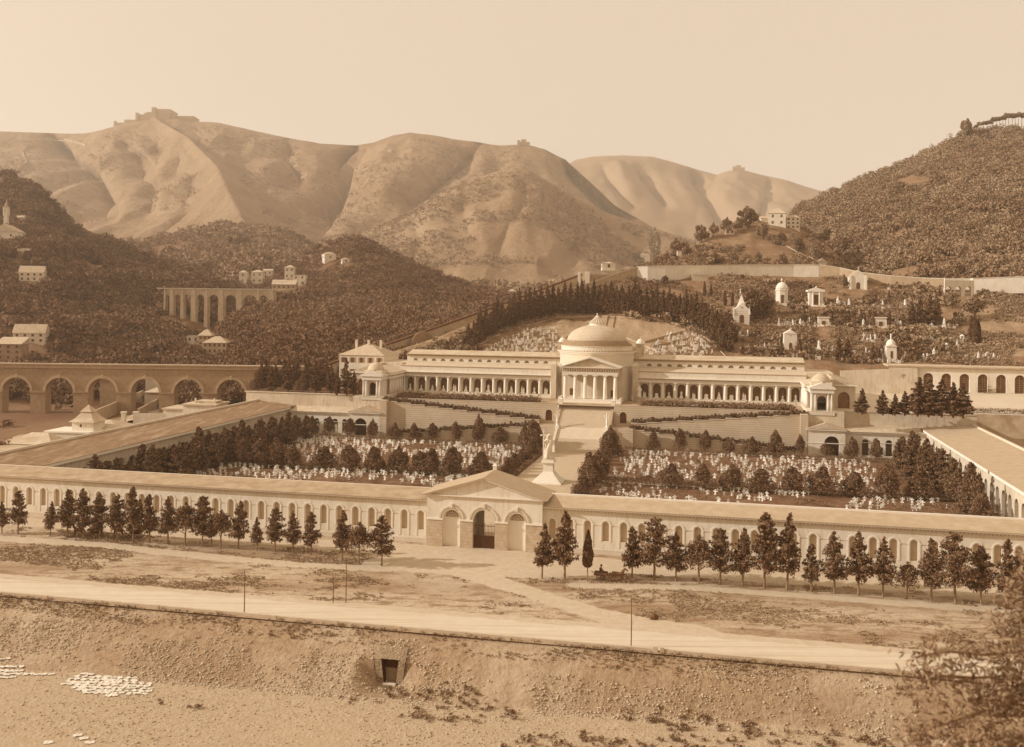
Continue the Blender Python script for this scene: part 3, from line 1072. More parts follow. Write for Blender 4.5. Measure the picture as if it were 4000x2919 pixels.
EXP = [(1862, 1396), (1900, 1350), (1960, 1312), (2040, 1280), (2110, 1262), (2190, 1248), (2332, 1242), (2468, 1248), (2590, 1258), (2690, 1288), (2750, 1320), (2795, 1362), (2815, 1398)]
LANDP = [(3740, 1190), (4000, 1160), (4100, 1160), (4100, 1400), (3950, 1400), (3800, 1350), (3780, 1260)]
LAND2 = [(1500, 1400), (1560, 1350), (1700, 1330), (1850, 1290), (1990, 1235), (1900, 1290), (1800, 1380)]
set_mask(tomb.o, poly_mask(tomb.g, [(2040, 1290), (2190, 1249), (2332, 1243), (2468, 1249), (2600, 1262), (2690, 1290), (2560, 1340), (2500, 1396), (2215, 1396), (2180, 1300)]) * .8 + poly_mask(tomb.g, LANDP) * .55 + poly_mask(tomb.g, LAND2) * .6)
HPX = [(1290, 1022, 60), (1352, 1030, 40), (948, 1108, 40), (1003, 1110, 55), (1045, 1082, 45), (1130, 1092, 50), (1168, 1118, 60), (1108, 1136, 100), (122, 1100, 100), (112, 1342, 130), (32, 1408, 110),
       (14, 940, 130), (80, 860, 50), (88, 990, 50), (752, 1362, 60), (838, 1384, 110), (800, 1352, 60), (605, 1414, 50), (3035, 884, 80), (3098, 895, 65), (2990, 868, 40), (2944, 870, 35), (2852, 918, 45), (2518, 1032, 50), (2655, 1004, 24), (3212, 1038, 40),
       (2897, 1263, 66), (3056, 1190, 56), (3188, 1194, 62), (3352, 1130, 62), (3088, 1364, 52), (3483, 1412, 50), (3440, 1280, 55), (3217, 1273, 50), (2735, 1098, 70), (3890, 1005, 110), (3750, 1150, 130)]
EXC = []
for x, y, w_ in HPX:
    p = hit(x, y)
    EXC.append((p.x / p.y, p.y, w_ * .5 / F + .0004, p.z))
GORGE = pt(840, 1131, 560)


def scrub(name, loft, n, r0, r1, leaves, m, label, a=(0, 1), b=(0, .5), ls=.34, f=.02, thr=-.1, squash=.8):
    g = np.random.default_rng(n)
    A = g.uniform(a[0], a[1], n)
    B = g.uniform(b[0], b[1], n)
    P = loft.sample(A, B)
    keep = fbm(P[:, 0] * f, P[:, 1] * f, 4) > thr
    for cx_, cy_, hw_, cz_ in EXC:
        keep &= ~((np.abs(P[:, 0] / P[:, 1] - cx_) < hw_) & (P[:, 1] > cy_ * .965) & (P[:, 1] < cy_ * 1.02))
    if loft is tomb:
        keep &= ~poly_mask(P, EXP)
    # the viaduct keeps its gorge clear
    keep &= ~((np.abs(P[:, 1] - 548) < 22) & (P[:, 0] > pt(640, 1131, 560).x) & (P[:, 0] < pt(960, 1131, 560).x))
    P = P[keep]
    v, fc = bush_cloud(P, g.uniform(r0, r1, len(P)), leaves, ls, squash)
    o = link(name, npmesh(name, v, fc, m))
    tag(o, label, 'woodland', None, 'stuff')


scrub('scrub_wood', right, 10000, 2.2, 5.2, 100, M['leafh'], 'dense scrub wood covering the large hill on the right', b=(0, .5), thr=-.17, f=.012, ls=.165)
scrub('shrub_cover', dark, 9500, 2.2, 4.8, 80, M['leafhd'], 'dark wood covering the hillside beyond the arched aqueduct', b=(0.01, .5), thr=-.2, ls=.18)
scrub('shrub_wood', wood, 7500, 1.7, 4.0, 80, M['leafhd'], 'dark wood on the slope above the valley floor', b=(0.0, .52), thr=-.3, ls=.17)
scrub('hill_scrub', cent, 5200, 1.6, 3.6, 64, M['leafhd'], 'scrub on the small village hill in the middle', b=(0, .5), thr=-.35, ls=.18)
scrub('foothill_scrub', foot, 7000, 2.6, 6, 26, M['leafh'], 'scrub on the foothills below the fort spur', b=(0, .5), thr=-.3, f=.008, ls=.28)
scrub('knoll_scrub', knoll, 800, 1.0, 3.0, 120, M['leafh'], 'olive trees and scrub on the knoll below the villas', b=(.04, .56), thr=-.08, f=.03, ls=.18)
scrub('tomb_slope_scrub', tomb, 1300, .8, 2.6, 46, M['leafh'], 'bushes growing between the hillside tombs', a=(.45, .95), b=(.06, .46), thr=.02, f=.04)
scrub('ravine_scrub', tomb, 500, .8, 2.2, 40, M['leafh'], 'bushes on the slope below the sloping aqueduct', a=(.05, .42), b=(.22, .40), thr=.08, f=.04)
scrub('crest_scrub', main, 9000, 2.5, 6, 7, M['leafh'], 'sparse bushes dotted on the main ridge', b=(.1, .47), thr=-.02, f=.006)
scrub('cone_scrub', cone, 9000, 2.0, 5, 9, M['leafh'], 'sparse bushes dotted on the cone shaped hill', b=(.1, .48), thr=-.05, f=.008)
# brush on the valley floor at the far left
g = np.random.default_rng(3)
n = 1500
U = g.uniform(-300, -104, n); V = g.uniform(10, 325, n)
k = (fbm(U * .03, V * .03) > -.02)
yy = np.array([p for p in yr])
for a_, b_ in yr:
    k &= (np.hypot(U - a_, V - b_) > 14)
U, V = U[k], V[k]
P = np.stack([G0[0] + U * CW + V * SW, G0[1] - U * SW + V * CW, z_val(U, V)], 1)
v, f = bush_cloud(P, g.uniform(.8, 2.2, len(P)), 40, .34)
tag(link('valley_brush', npmesh('valley_brush', v, f, M['leafhd'])), 'brush on the valley floor left of the cemetery', 'brush', None, 'stuff')

scrub('tomb_slope_brush', tomb, 15000, .4, 1.3, 18, M['leafh'], 'low brush covering the hillside between the tombs', a=(.40, 1), b=(.06, .49), thr=-.09, f=.05, ls=.3)
scrub('low_brush', tomb, 3500, .4, 1.2, 16, M['leafh'], 'low brush on the slope around the firs behind the chapel', a=(.05, .42), b=(.2, .44), thr=.02, f=.05, ls=.3)
# grass tufts on the field
g = np.random.default_rng(15)
n = 60000
U, V = g.uniform(-85, 75, n), g.uniform(-33, -7, n)
k = (fbm(U * .05, V * .13, 5) + .6 * fbm(U * .4, V * .5, 3) + .12 * (g.random(n) - .5) > .03)
dm = np.full(n, 1e9)
for P in PATHS:
    dm = np.minimum(dm, pdist(U, V, P))
k &= dm > .3
U, V = U[k], V[k]
P = np.stack([G0[0] + U * CW + V * SW, G0[1] - U * SW + V * CW, z_field(U, V)], 1)
v, f = bush_cloud(P, g.uniform(.07, .19, len(P)), 7, .55, .45)
tag(link('grass_tufts', npmesh('grass_tufts', v, f, mat('dry_grass', .38, .10, .7, 4))), 'patches of dry grass tufts on the field before the wall', 'grass', None, 'stuff')
# ================================================================= front wall and gate
def side_wall(sgn):
    nm = 'left' if sgn < 0 else 'right'
    u0, u1 = (-106, -9.6) if sgn < 0 else (9.6, 112)
    t = Thing('perimeter_wall', f'long plastered cemetery wall with blind arched niches running {nm} from the gate', 'wall', (sgn * 9.6, 0, 0))
    n = 32
    cs = sorted(sgn * (11.05 + 2.872 * i) for i in range(33))
    ar = [(c, .5, 2.15, 4.75) for c in cs if u0 + 1 < c < u1 - 1]
    mb = MB().arcade(u0, u1, 0, 6.75, ar, 0, .35)
    mb.quad((u0, 4.4, 0), (u1, 4.4, 0), (u1, 4.4, 7.2), (u0, 4.4, 7.2))
    t.part('wall', mb, M['wall'])
    tr, ci = MB(), 0
    for c, hw, zs, zp in ar:
        sm = MB().archband(c, hw + .16, hw + .36, zp, -.07, 0, 10, legs=zs - 1.0 if (ci % 3) else zs)
        sm.box(c - hw - .5, c - hw - .14, -.1, 0, zp - .12, zp + .05).box(c + hw + .14, c + hw + .5, -.1, 0, zp - .12, zp + .05)
        nc = MB().archpanel(c, hw, zs, zp, .34)
        p = t.part('niche', nc, M['niche'])
        t.part('surround', sm, M['trim'], parent=p)
        ci += 1
    # string course between niches, plinth, cornice
    sc = MB()
    prev = u0
    for c, hw, zs, zp in ar + [(u1, 0, 0, 0)]:
        l = c - hw - .5
        if l - prev > .2:
            sc.box(prev, l, -.045, 0, 4.62, 4.74)
        prev = c + hw + .5
    t.part('string_course', sc, M['wall2'])
    t.part('plinth', MB().box(u0, u1, -.12, 0, 0, .85), M['stone'])
    co = MB().box(u0, u1, -.25, 0, 6.75, 6.95).box(u0, u1, -.5, 0, 6.95, 7.1).box(u0, u1, -.65, .05, 7.1, 7.24)
    t.part('cornice', co, M['trim'])
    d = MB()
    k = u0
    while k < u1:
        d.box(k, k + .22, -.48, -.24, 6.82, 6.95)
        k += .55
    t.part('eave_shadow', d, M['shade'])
    rf = MB()
    rf.prismx([(-.72, 7.245), (-.72, 7.33), (4.2, 8.28), (5.0, 8.1), (5.0, 7.2)], u0, u1)
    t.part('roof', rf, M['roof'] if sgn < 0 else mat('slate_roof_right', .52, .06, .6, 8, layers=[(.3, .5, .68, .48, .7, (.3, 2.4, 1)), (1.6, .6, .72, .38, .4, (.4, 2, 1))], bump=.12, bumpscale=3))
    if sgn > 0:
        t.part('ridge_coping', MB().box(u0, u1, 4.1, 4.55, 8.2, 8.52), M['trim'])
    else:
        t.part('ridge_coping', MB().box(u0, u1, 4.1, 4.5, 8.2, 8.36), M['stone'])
    return t


side_wall(-1)
side_wall(1)

t = Thing('gatehouse', 'gatehouse with low pediment, three arches and an iron gate in the front wall', 'gatehouse', (0, -1.2, 0))
arF = [(-5.45, 1.42, .0, 4.62), (0, 1.82, 0, 4.45), (5.45, 1.42, 0, 4.62)]
mb = MB().arcade(-9.6, 9.6, 0, 8.3, arF, -1.2, .7)
mb.arcade(-9.6, 9.6, 0, 8.3, [(0, 1.82, 0, 4.45)], 6.2, .4)
mb.quad((-9.6, -1.2, 0), (-9.6, 6.2, 0), (-9.6, 6.2, 8.3), (-9.6, -1.2, 8.3)).quad((9.6, -1.2, 0), (9.6, 6.2, 0), (9.6, 6.2, 8.3), (9.6, -1.2, 8.3))
mb.quad((-3, -.4, 0), (-3, 6.1, 0), (-3, 6.1, 7), (-3, -.4, 7)).quad((3, -.4, 0), (3, 6.1, 0), (3, 6.1, 7), (3, -.4, 7)).quad((-3, -.4, 7), (3, -.4, 7), (3, 6.1, 7), (-3, 6.1, 7))
t.part('wall', mb, M['wall'])
for c in (-5.45, 5.45):
    p = t.part('blind_arch', MB().archpanel(c, 1.42, 0, 4.62, -.62, 14), M['trim'])
    fl = MB()
    for i in range(9):
        a = math.pi * i / 8
        fl.tube([(c + .25 * math.cos(a), -.66, 4.75 + .25 * math.sin(a)), (c + 1.12 * math.cos(a), -.66, 4.75 + 1.12 * math.sin(a))], .03, 4)
    for rr in (.3, .75, 1.15):
        fl.archband(c, rr - .03, rr + .03, 4.75, -.68, -.64, 10)
    fl.box(c - 1.18, c + 1.18, -.68, -.64, 4.7, 4.76)
    w1 = t.part('fanlight', MB().archpanel(c, 1.15, 4.72, 4.75, -.635, 12), mat('fan_glass', .30, .04, 2))
    t.part('glazing_bars', fl, M['trim'], parent=w1)
for c, r, zp in ((-5.45, 1.42, 4.62), (0, 1.82, 4.45), (5.45, 1.42, 4.62)):
    p = t.part('archivolt', MB().archband(c, r + .42, r + .66, zp, -1.36, -1.2, 16).archband(c, r, r + .1, zp, -1.27, -1.2, 16), M['stone'])
    t.part('keystone', MB().taper(c, -1.35, zp + r + .35, zp + r + 1.05, .16, .14, .24, .18), M['trim'], parent=p)
for a, b in ((-9.62, -6.95), (-3.95, -1.86), (1.86, 3.95), (6.95, 9.62)):
    p = t.part('pier', MB().box(a, b, -1.32, -1.2, 0, 4.3), mat('pier_ashlar', .58, .07, 1.3, stripe=('Z', .52, .1, .40, .6), layers=[(1.2, .48, .62, .48, .7)]))
    t.part('impost', MB().box(a - .08, b + .08, -1.44, -1.2, 4.3, 4.42).box(a - .03, b + .03, -1.38, -1.2, 4.42, 4.6), M['trim'], parent=p)
g_ = MB()
for i in range(15):
    x = -1.7 + 3.4 * i / 14
    g_.tube([(x, -.9, .1), (x, -.9, 4.0 + .1 * math.cos(i))], .035, 4)
g_.box(-1.8, 1.8, -.93, -.87, 2.0, 2.1).box(-1.8, 1.8, -.93, -.87, 3.6, 3.68).box(-1.8, 1.8, -.93, -.87, .1, .25).box(-.06, .06, -.95, -.85, .1, 4.2)
g_.box(-1.78, 1.78, -.88, -.86, .2, 2.0)
for i in range(8):
    g_.tube([(-1.75 + .5 * i, -.9, .2), (-1.75 + .5 * i + .5 * (1 if i % 2 == 0 else -1) * .9, -.9, 1.95)], .03, 4)
t.part('iron_gate', g_, M['iron'])
t.part('string_course', MB().box(-9.7, 9.7, -1.3, -1.2, 8.1, 8.3), M['trim'])
# pediment
pz0, pz1 = 8.42, 11.35
t.part('tympanum', MB().add([(-9.6, -1.18, pz0), (9.6, -1.18, pz0), (0, -1.18, pz1)], [(0, 1, 2)]).add([(-9.6, 6.2, 8.3), (9.6, 6.2, 8.3), (0, 6.2, pz1)], [(0, 1, 2)]), M['wall'])
t.part('cornice', MB().box(-9.9, 9.9, -1.62, -1.2, 8.3, 8.44)
       .prism([(-10.3, 8.35), (0, 11.5), (0, 11.25), (-9.5, 8.36)], -1.75, -1.15).prism([(10.3, 8.35), (9.5, 8.36), (0, 11.25), (0, 11.5)], -1.75, -1.15), M['trim'])
gr = MB()
gr.add([(-10.5, -1.95, 8.42), (0, -1.95, 11.62), (0, 6.6, 11.62), (-10.5, 6.6, 8.42), (-10.5, -1.95, 8.3), (0, -1.95, 11.5), (0, 6.6, 11.5), (-10.5, 6.6, 8.3)],
       [(0, 1, 2, 3), (4, 7, 6, 5), (0, 4, 5, 1), (3, 2, 6, 7), (0, 3, 7, 4)])
gr.add([(10.5, -1.95, 8.42), (0, -1.95, 11.62), (0, 6.6, 11.62), (10.5, 6.6, 8.42), (10.5, -1.95, 8.3), (0, -1.95, 11.5), (0, 6.6, 11.5), (10.5, 6.6, 8.3)],
       [(3, 2, 1, 0), (5, 6, 7, 4), (1, 5, 4, 0), (7, 6, 2, 3), (4, 7, 3, 0)])
t.part('roof', gr, mat('gate_tiles', .52, .06, 1, 8, stripe=('Y', .42, .3, .42, .5), layers=[(.5, .5, .68, .45, .5)]))
t.part('finial', MB().box(-.3, .3, 6.0, 6.6, 11.5, 12.2).taper(0, 6.3, 12.2, 12.6, .42, .42, .1, .1), M['trim'])
for i, (x, y) in enumerate(((1668, 2122), (1840, 2134), (1936, 2141))):
    P = gp(x, y)
    solo('bollard', ['dark stone bollard at the left corner of the gatehouse', 'dark stone bollard left of the iron gate', 'dark stone bollard right of the iron gate'][i], 'bollard',
         MB().lathe([(.2, 0), (.18, .8), (.1, .98), (.01, 1.0)], 8), M['iron'], world=P, group='bollards before the gate')

# ================================================================= side porticoes (low galleries round the lawns)
for sgn in (-1, 1):
    nm = 'left' if sgn < 0 else 'right'
    t = Thing('side_portico', f'long low roofed gallery closing the lawns on the {nm} side', 'gallery', (sgn * 89.5, 6, 0))
    ar = [(8.5 + 4.1 * i, 1.15, .3, 4.2) for i in range(26)]
    mb = MB().arcade(6, 115.3, 0, 7.3, ar, 0, .6).mapped(lambda x, y, z: (sgn * (89.9 + y), x, z))
    mb.quad((sgn * 101.6, 0, 0), (sgn * 101.6, 119, 0), (sgn * 101.6, 119, 8.6), (sgn * 101.6, 0, 8.6))
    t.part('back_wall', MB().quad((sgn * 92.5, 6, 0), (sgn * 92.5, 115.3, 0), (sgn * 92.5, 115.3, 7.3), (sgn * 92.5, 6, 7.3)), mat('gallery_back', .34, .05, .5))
    t.part('wall', mb, M['wall2'])
    a, b = sgn * 89.1, sgn * 102.0
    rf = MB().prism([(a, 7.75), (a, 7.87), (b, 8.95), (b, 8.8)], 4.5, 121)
    t.part('roof', rf, mat('gallery_roof_shaded', .27, .06, .6, 8, layers=[(.3, .52, .66, .52, .6, (2.4, .3, 1)), (1.3, .55, .7, .22, .5)], bump=.12, bumpscale=3) if sgn < 0 else  # left slope falls away from the sun; its shade is in the colour
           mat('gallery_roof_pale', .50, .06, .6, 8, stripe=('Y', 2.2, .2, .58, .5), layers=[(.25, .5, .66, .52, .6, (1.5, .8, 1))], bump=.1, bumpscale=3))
    t.part('cornice', MB().box(min(a, sgn * 90.0), max(a, sgn * 90.0), 5, 115, 7.2, 7.74), M['trim'])
    t.part('parapet', MB().box(min(sgn * 101.7, sgn * 102.2), max(sgn * 101.7, sgn * 102.2), 4.5, 121, 8.7, 9.35), M['stone'])
    # back portico under the terrace
    t = Thing('lower_portico', f'arched lower portico with statues below the upper terrace on the {nm} side', 'portico', (sgn * 61, 115, 0))
    us = lambda x: sgn * x
    lo, hi = sorted((us(60), us(69.6)))
    c = us(66.2)
    t.part('pavilion_wall', MB().arcade(lo, hi, 0, 6.9, [(c, 1.9, .2, 3.5)], 113.6, .8, 12)
           .quad((us(60), 113.6, 0), (us(60), 118, 0), (us(60), 118, 6.9), (us(60), 113.6, 6.9))
           .quad((us(69.6), 113.6, 0), (us(69.6), 115.3, 0), (us(69.6), 115.3, 6.9), (us(69.6), 113.6, 6.9)), M['wall'])
    lo2, hi2 = sorted((us(69.6), us(90)))
    t.part('arcade_wall', MB().arcade(lo2, hi2, 0, 6.2, sorted([(us(71.9 + 2.95 * i), .85, .4, 3.9) for i in range(6)]), 115.3, .7, 10), M['wall'])
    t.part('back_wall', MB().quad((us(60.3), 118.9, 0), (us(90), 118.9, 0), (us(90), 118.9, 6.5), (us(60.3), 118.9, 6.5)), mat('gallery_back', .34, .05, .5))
    t.part('impost_course', MB().box(lo2, hi2, 115.2, 115.3, 3.8, 3.95).box(lo, hi, 113.5, 113.6, 3.4, 3.6), M['trim'])
    t.part('cornice', MB().box(lo - .35, hi + .35, 113.1, 113.6, 6.9, 7.25).box(lo2, hi2, 114.85, 115.3, 6.2, 6.6), M['trim'])
    rf = MB().prismx([(114.6, 6.62), (114.6, 6.74), (119.2, 7.9), (119.2, 6.62)], lo2, hi2)
    mid = (lo + hi) / 2
    rf.add([(lo - .4, 113.0, 7.26), (mid, 113.0, 9.0), (hi + .4, 113.0, 7.26), (lo - .4, 119.2, 7.26), (mid, 119.2, 9.0), (hi + .4, 119.2, 7.26)],
           [(0, 1, 2), (0, 3, 4, 1), (1, 4, 5, 2)])
    t.part('roof', rf, M['roofl'])
    if sgn < 0:
        pass
    # retaining wall of the upper terrace at the sides
    solo('retaining_wall', f'tall plastered retaining wall above the {nm} lower portico', 'wall',
         MB().box(*sorted((us(60.2), us(103 if sgn > 0 else 106))), 119.2, 119.9, 0, 11.5).box(*sorted((us(60.2), us(69.6))), 116.2, 119.2, 6.8, 11.6)
         .box(*sorted((us(60.2), us(103.3 if sgn > 0 else 106.3))), 119.0, 120.1, 11.5, 11.72), M['wall2'], org=(us(61), 119.2, 0))

# ================================================================= zig-zag terrace walls and ramps
def step_wall(sgn, ua, za, ub, zb, v, th, n):
    """stepped top edge running from ua,za to ub,zb"""
    mb, tops = MB(), []
    for i in range(n):
        x0, x1 = ua + (ub - ua) * i / n, ua + (ub - ua) * (i + 1) / n
        z = za + (zb - za) * (i + .5) / n
        a, b = sorted((sgn * x0, sgn * x1))
        mb.box(a, b, v, v + th, -.1, z)
        mb.box(a, b, v - .12, v + th + .05, z, z + .16)
        tops.append((sgn * (x0 + x1) / 2, abs(x1 - x0), z))
    return mb, tops


HEDGE = []
for sgn in (-1, 1):
    nm = 'left' if sgn < 0 else 'right'
    mb, tp = step_wall(sgn, 13, 5.3, 57, 1.0, 112.0, 1.6, 11)
    solo('ramp_wall', f'low stepped stone wall of the lower planted ramp {nm} of the grand staircase', 'wall', mb, M['retain'], org=(sgn * 35, 112, 0))
    HEDGE += [(u, wd, 113.0, z + .1, nm + ' lower ramp') for u, wd, z in tp]
    mb, tp = step_wall(sgn, 13, 6.4, 59.9, 10.6, 115.2, 1.0, 11)
    mb.box(*sorted((sgn * 58.2, sgn * 60.2)), 113.6, 119.4, -.1, 10.9)
    solo('terrace_wall', f'tall coursed stone wall with stepped top {nm} of the grand staircase', 'wall', mb, M['retain'], org=(sgn * 35, 115, 0))
    HEDGE += [(u, wd, 116.4, z + .1, nm + ' upper ramp') for u, wd, z in tp]
    a, b = sorted((sgn * 8, sgn * 60))
    t = Thing('upper_wall', f'upper terrace wall with a dark arched doorway {nm} of the grand staircase', 'wall', (sgn * 30, 117.5, 5))
    t.part('wall', MB().arcade(a, b, 4.8, 11.1, [(sgn * 10.6, .95, 6.3, 8.5)], 117.3, .6).box(a, b, 117.25, 117.9, 11.1, 11.32), M['retain'])
    t.part('doorway', MB().archpanel(sgn * 10.6, .94, 6.3, 8.5, 117.85), M['deep'])
    t.part('landing', MB().box(*sorted((sgn * 7.6, sgn * 14)), 110.6, 117.4, 0, 5.6), M['retain'])

# ================================================================= grand staircase
t = Thing('grand_staircase', 'wide pale stone staircase climbing from the avenue to the domed chapel', 'staircase', (0, 101.5, 0))


def flight(u, v0, z0, v1, z1, n, mbs):
    for i in range(n):
        a = v0 + (v1 - v0) * i / n
        z = z0 + (z1 - z0) * (i + 1) / n
        mbs.box(-u, u, a, v1 + .01, z - (z1 - z0) / n, z)


fl = MB()
flight(6.6, 101.5, 0.0, 106.2, 3.05, 14, fl)
t.part('lower_flight', fl, mat('stair_stone', .66, .05, 1.5, layers=[(.5, .5, .66, .62, .6)]))
t.part('middle_landing', MB().prismx([(106.2, 0), (106.2, 3.06), (110.8, 5.6), (110.8, 0)], -6.6, 6.6), mat('landing_stone', .64, .03, .6))
fl = MB()
flight(7.1, 110.8, 5.6, 120.2, 10.62, 24, fl)
fl.box(-7.1, 7.1, 110.8, 120.2, 0, 5.61)
t.part('upper_flight', fl, MATS['stair_stone'])
for s in (-1, 1):
    a, b = sorted((s * 7.1, s * 7.9))
    ck = MB()
    for i in range(12):
        v0 = 110.8 + 9.4 * i / 12
        ck.box(a, b, v0, 120.4, 0 if i == 0 else 5.9 + 5.02 * i / 12 - .42, 5.9 + 5.02 * (i + 1) / 12)
    t.part('cheek_wall', ck, M['ashlar'])
    t.part('corner_pier', MB().box(*sorted((s * 7.0, s * 8.1)), 119.6, 120.8, 10.4, 12.3).taper(s * 7.55, 120.2, 12.3, 12.7, .68, .7, .2, .2), M['trim'])
    a, b = sorted((s * 6.6, s * 7.2))
    t.part('low_parapet', MB().prismx([(101.5, 0), (101.5, .8), (106.2, 3.6), (110.8, 6.1), (110.8, 0)], a, b), M['stone'])
t.part('top_landing', MB().box(-8, 8, 120.2, 126.5, 9, 10.65), M['gravel'])


def statue_mb(h, w=.25, arms=True, halo=False):
    """robed figure h tall"""
    mb = MB()
    k = h / 5.0
    mb.lathe([(.95 * k, 0), (.98 * k, .25 * k), (.86 * k, 1.2 * k), (.80 * k, 2.2 * k), (.72 * k, 3.0 * k), (.80 * k, 3.6 * k), (.72 * k, 4.0 * k), (.42 * k, 4.22 * k), (.2 * k, 4.32 * k)], 20, wob=.09, sx=1, sy=.72)
    mb.ball((0, 0, 4.58 * k), .33 * k, 10, 8, sz=1.2)
    mb.tube([(-.62 * k, 0, 3.85 * k), (-.9 * k, -.2 * k, 3.1 * k), (-.55 * k, -.6 * k, 3.0 * k)], [.26 * k, .22 * k, .14 * k], 8)
    mb.tube([(.62 * k, 0, 3.85 * k), (.92 * k, -.1 * k, 3.0 * k), (.75 * k, -.55 * k, 2.5 * k)], [.26 * k, .22 * k, .14 * k], 8)
    return mb


# two candelabra at the foot of the upper flight
for s in (-1, 1):
    x0, y0 = s * 6.9, 110.0
    t = Thing('stone_candelabrum', f'carved marble candelabrum at the foot of the upper stairs, {"left" if s < 0 else "right"} one', 'candelabrum', (x0, y0, 5.2), group='candelabra flanking the grand staircase')
    t.part('base', MB().box(x0 - .5, x0 + .5, y0 - .5, y0 + .5, 5.0, 6.0), M['marble'])
    t.part('shaft', MB().lathe([(.34, 6), (.22, 6.6), (.3, 7.3), (.18, 8.3), (.12, 9.4), (.16, 9.5)], 10, x0, y0), M['marble'])
    t.part('arms', MB().tube([(x0 - .6, y0, 8.9), (x0 - .45, y0, 8.4), (x0, y0, 8.2), (x0 + .45, y0, 8.4), (x0 + .6, y0, 8.9)], .09, 6).ball((x0 - .6, y0, 9), .17).ball((x0 + .6, y0, 9), .17).ball((x0, y0, 9.7), .2), M['marble'])

# ================================================================= statue of Faith
t = Thing('monument', 'tall white marble figure holding a cross on a pedestal in the avenue', 'statue', (0, 58.5, 0))
st = MB()
for i in range(6):
    st.box(-3.3 + .32 * i, 3.3 - .32 * i, 58.5 - 3.3 + .32 * i, 58.5 + 3.3 - .32 * i, .3 * i, .3 * (i + 1))
t.part('steps', st, M['marble'])
t.part('pedestal', MB().taper(0, 58.5, 1.8, 2.5, 1.6, 1.6, 1.12, 1.12).box(-1.08, 1.08, 57.42, 59.58, 2.5, 4.2).taper(0, 58.5, 4.2, 4.45, 1.1, 1.1, 1.5, 1.5)
       .box(-1.5, 1.5, 57.0, 60.0, 4.45, 4.65).box(-1.25, 1.25, 57.25, 59.75, 4.65, 5.1), M['trim'])
f_ = MB()
f_.lathe([(.98, 0), (1.05, .25), (.92, 1.3), (.84, 2.4), (.76, 3.0), (.86, 3.6), (.82, 4.0), (.45, 4.25), (.22, 4.35)], 24, 0, 0, wob=.13, sx=1, sy=.8)
f_.ball((0, -.05, 4.75), .40, 12, 8, sz=1.25)
f_.lathe([(.85, 2.6), (.66, 3.6), (.55, 4.5), (.36, 5.1), (.02, 5.35)], 12, 0, .2)
f_.tube([(-.6, -.1, 3.9), (-1.0, -.4, 3.3), (-1.0, -.7, 4.2)], [.32, .28, .17], 8)
f_.tube([(.62, -.1, 3.8), (1.05, -.3, 2.9), (.95, -.7, 2.4)], [.32, .3, .2], 8)
f_.tube([(.3, -.3, 3.6), (-.1, -.75, 2.2), (-.3, -.75, .3)], [.3, .34, .36], 8)
f_.mapped(lambda a, b, c: (a * 1.12, 58.5 + b * 1.1, 5.1 + c * 1.06))
t.part('figure', f_, mat('statue_marble', .80, .06, 2.5, layers=[(.9, .5, .68, .6, .5)]), remesh=.08)
t.part('cross', MB().box(-1.22, -.98, 57.55, 57.78, 5.1, 11.7).box(-1.9, -.3, 57.55, 57.78, 10.35, 10.62), M['trim'])
t.part('tablet', MB().box(.9, 1.5, 57.2, 57.5, 6.9, 8.2), M['marble'])

# ================================================================= domed chapel
DC, DV, DR = 0, 141.0, 11.3
t = Thing('domed_chapel', 'domed round chapel with a columned temple front at the top of the stairs', 'chapel', (0, 126, 10.6))
t.part('podium', MB().box(-8.6, 8.6, 124.6, 131, 10.4, 12.0).box(-9.2, 9.2, 123.9, 124.6, 10.4, 11.2).box(-9.2, -8.6, 124.6, 131, 10.4, 12.4).box(8.6, 9.2, 124.6, 131, 10.4, 12.4), M['trim'])
CX = [-7.35 + 2.94 * i for i in range(6)]
for x in CX:
    p = t.part('column', MB().lathe([(.62, 12.0), (.60, 12.5), (.57, 14.5), (.47, 18.35)], 18, x, 126.2), M['trim'], smooth=True)
    t.part('capital', MB().lathe([(.47, 18.35), (.66, 18.7), (.7, 18.75)], 16, x, 126.2).box(x - .72, x + .72, 125.48, 126.92, 18.75, 19.0), M['trim'], parent=p)
ent = MB().box(-8.1, 8.1, 125.5, 131, 19.0, 19.9).box(-8.0, 8.0, 125.6, 131, 19.9, 20.9).box(-8.5, 8.5, 125.1, 131, 20.9, 21.1).box(-8.9, 8.9, 124.75, 131, 21.1, 21.35)
t.part('entablature', ent, M['wall'])
tg = MB()
for i in range(23):
    x = -7.9 + 15.8 * i / 22
    tg.box(x - .14, x + .14, 125.52, 125.6, 20.0, 20.75)
t.part('triglyphs', tg.box(-7.95, 7.95, 125.53, 125.6, 19.92, 20.0), M['shade'])
t.part('tympanum', MB().tri((-8.3, 125.75, 21.35), (8.3, 125.75, 21.35), (0, 125.75, 24.0)), M['wall2'])
t.part('pediment', MB().prism([(-9.1, 21.36), (0, 24.35), (0, 23.95), (-8.1, 21.36)], 124.7, 131).prism([(9.1, 21.36), (8.1, 21.36), (0, 23.95), (0, 24.35)], 124.7, 131), M['trim'])
t.part('portico_ceiling', MB().box(-7.9, 7.9, 126.9, 131, 18.7, 18.99), M['wall2'])
fr = MB().box(-9.0, 9.0, 130.2, 132.5, 10.4, 21.3)
t.part('front_wall', fr, M['wall2'])
d = t.part('door', MB().box(-.95, .95, 130.12, 130.2, 12.0, 16.3), M['wood'])
t.part('door_frame', MB().box(-1.25, -.95, 130.0, 130.2, 12, 16.5).box(.95, 1.25, 130.0, 130.2, 12, 16.5).box(-1.4, 1.4, 129.95, 130.2, 16.5, 16.9), M['trim'], parent=d)
t.part('side_window', MB().box(-6.6, -5.6, 130.12, 130.2, 12.6, 14.6), M['window'])
t.part('side_window', MB().box(5.6, 6.6, 130.12, 130.2, 12.3, 14.3), M['window'])
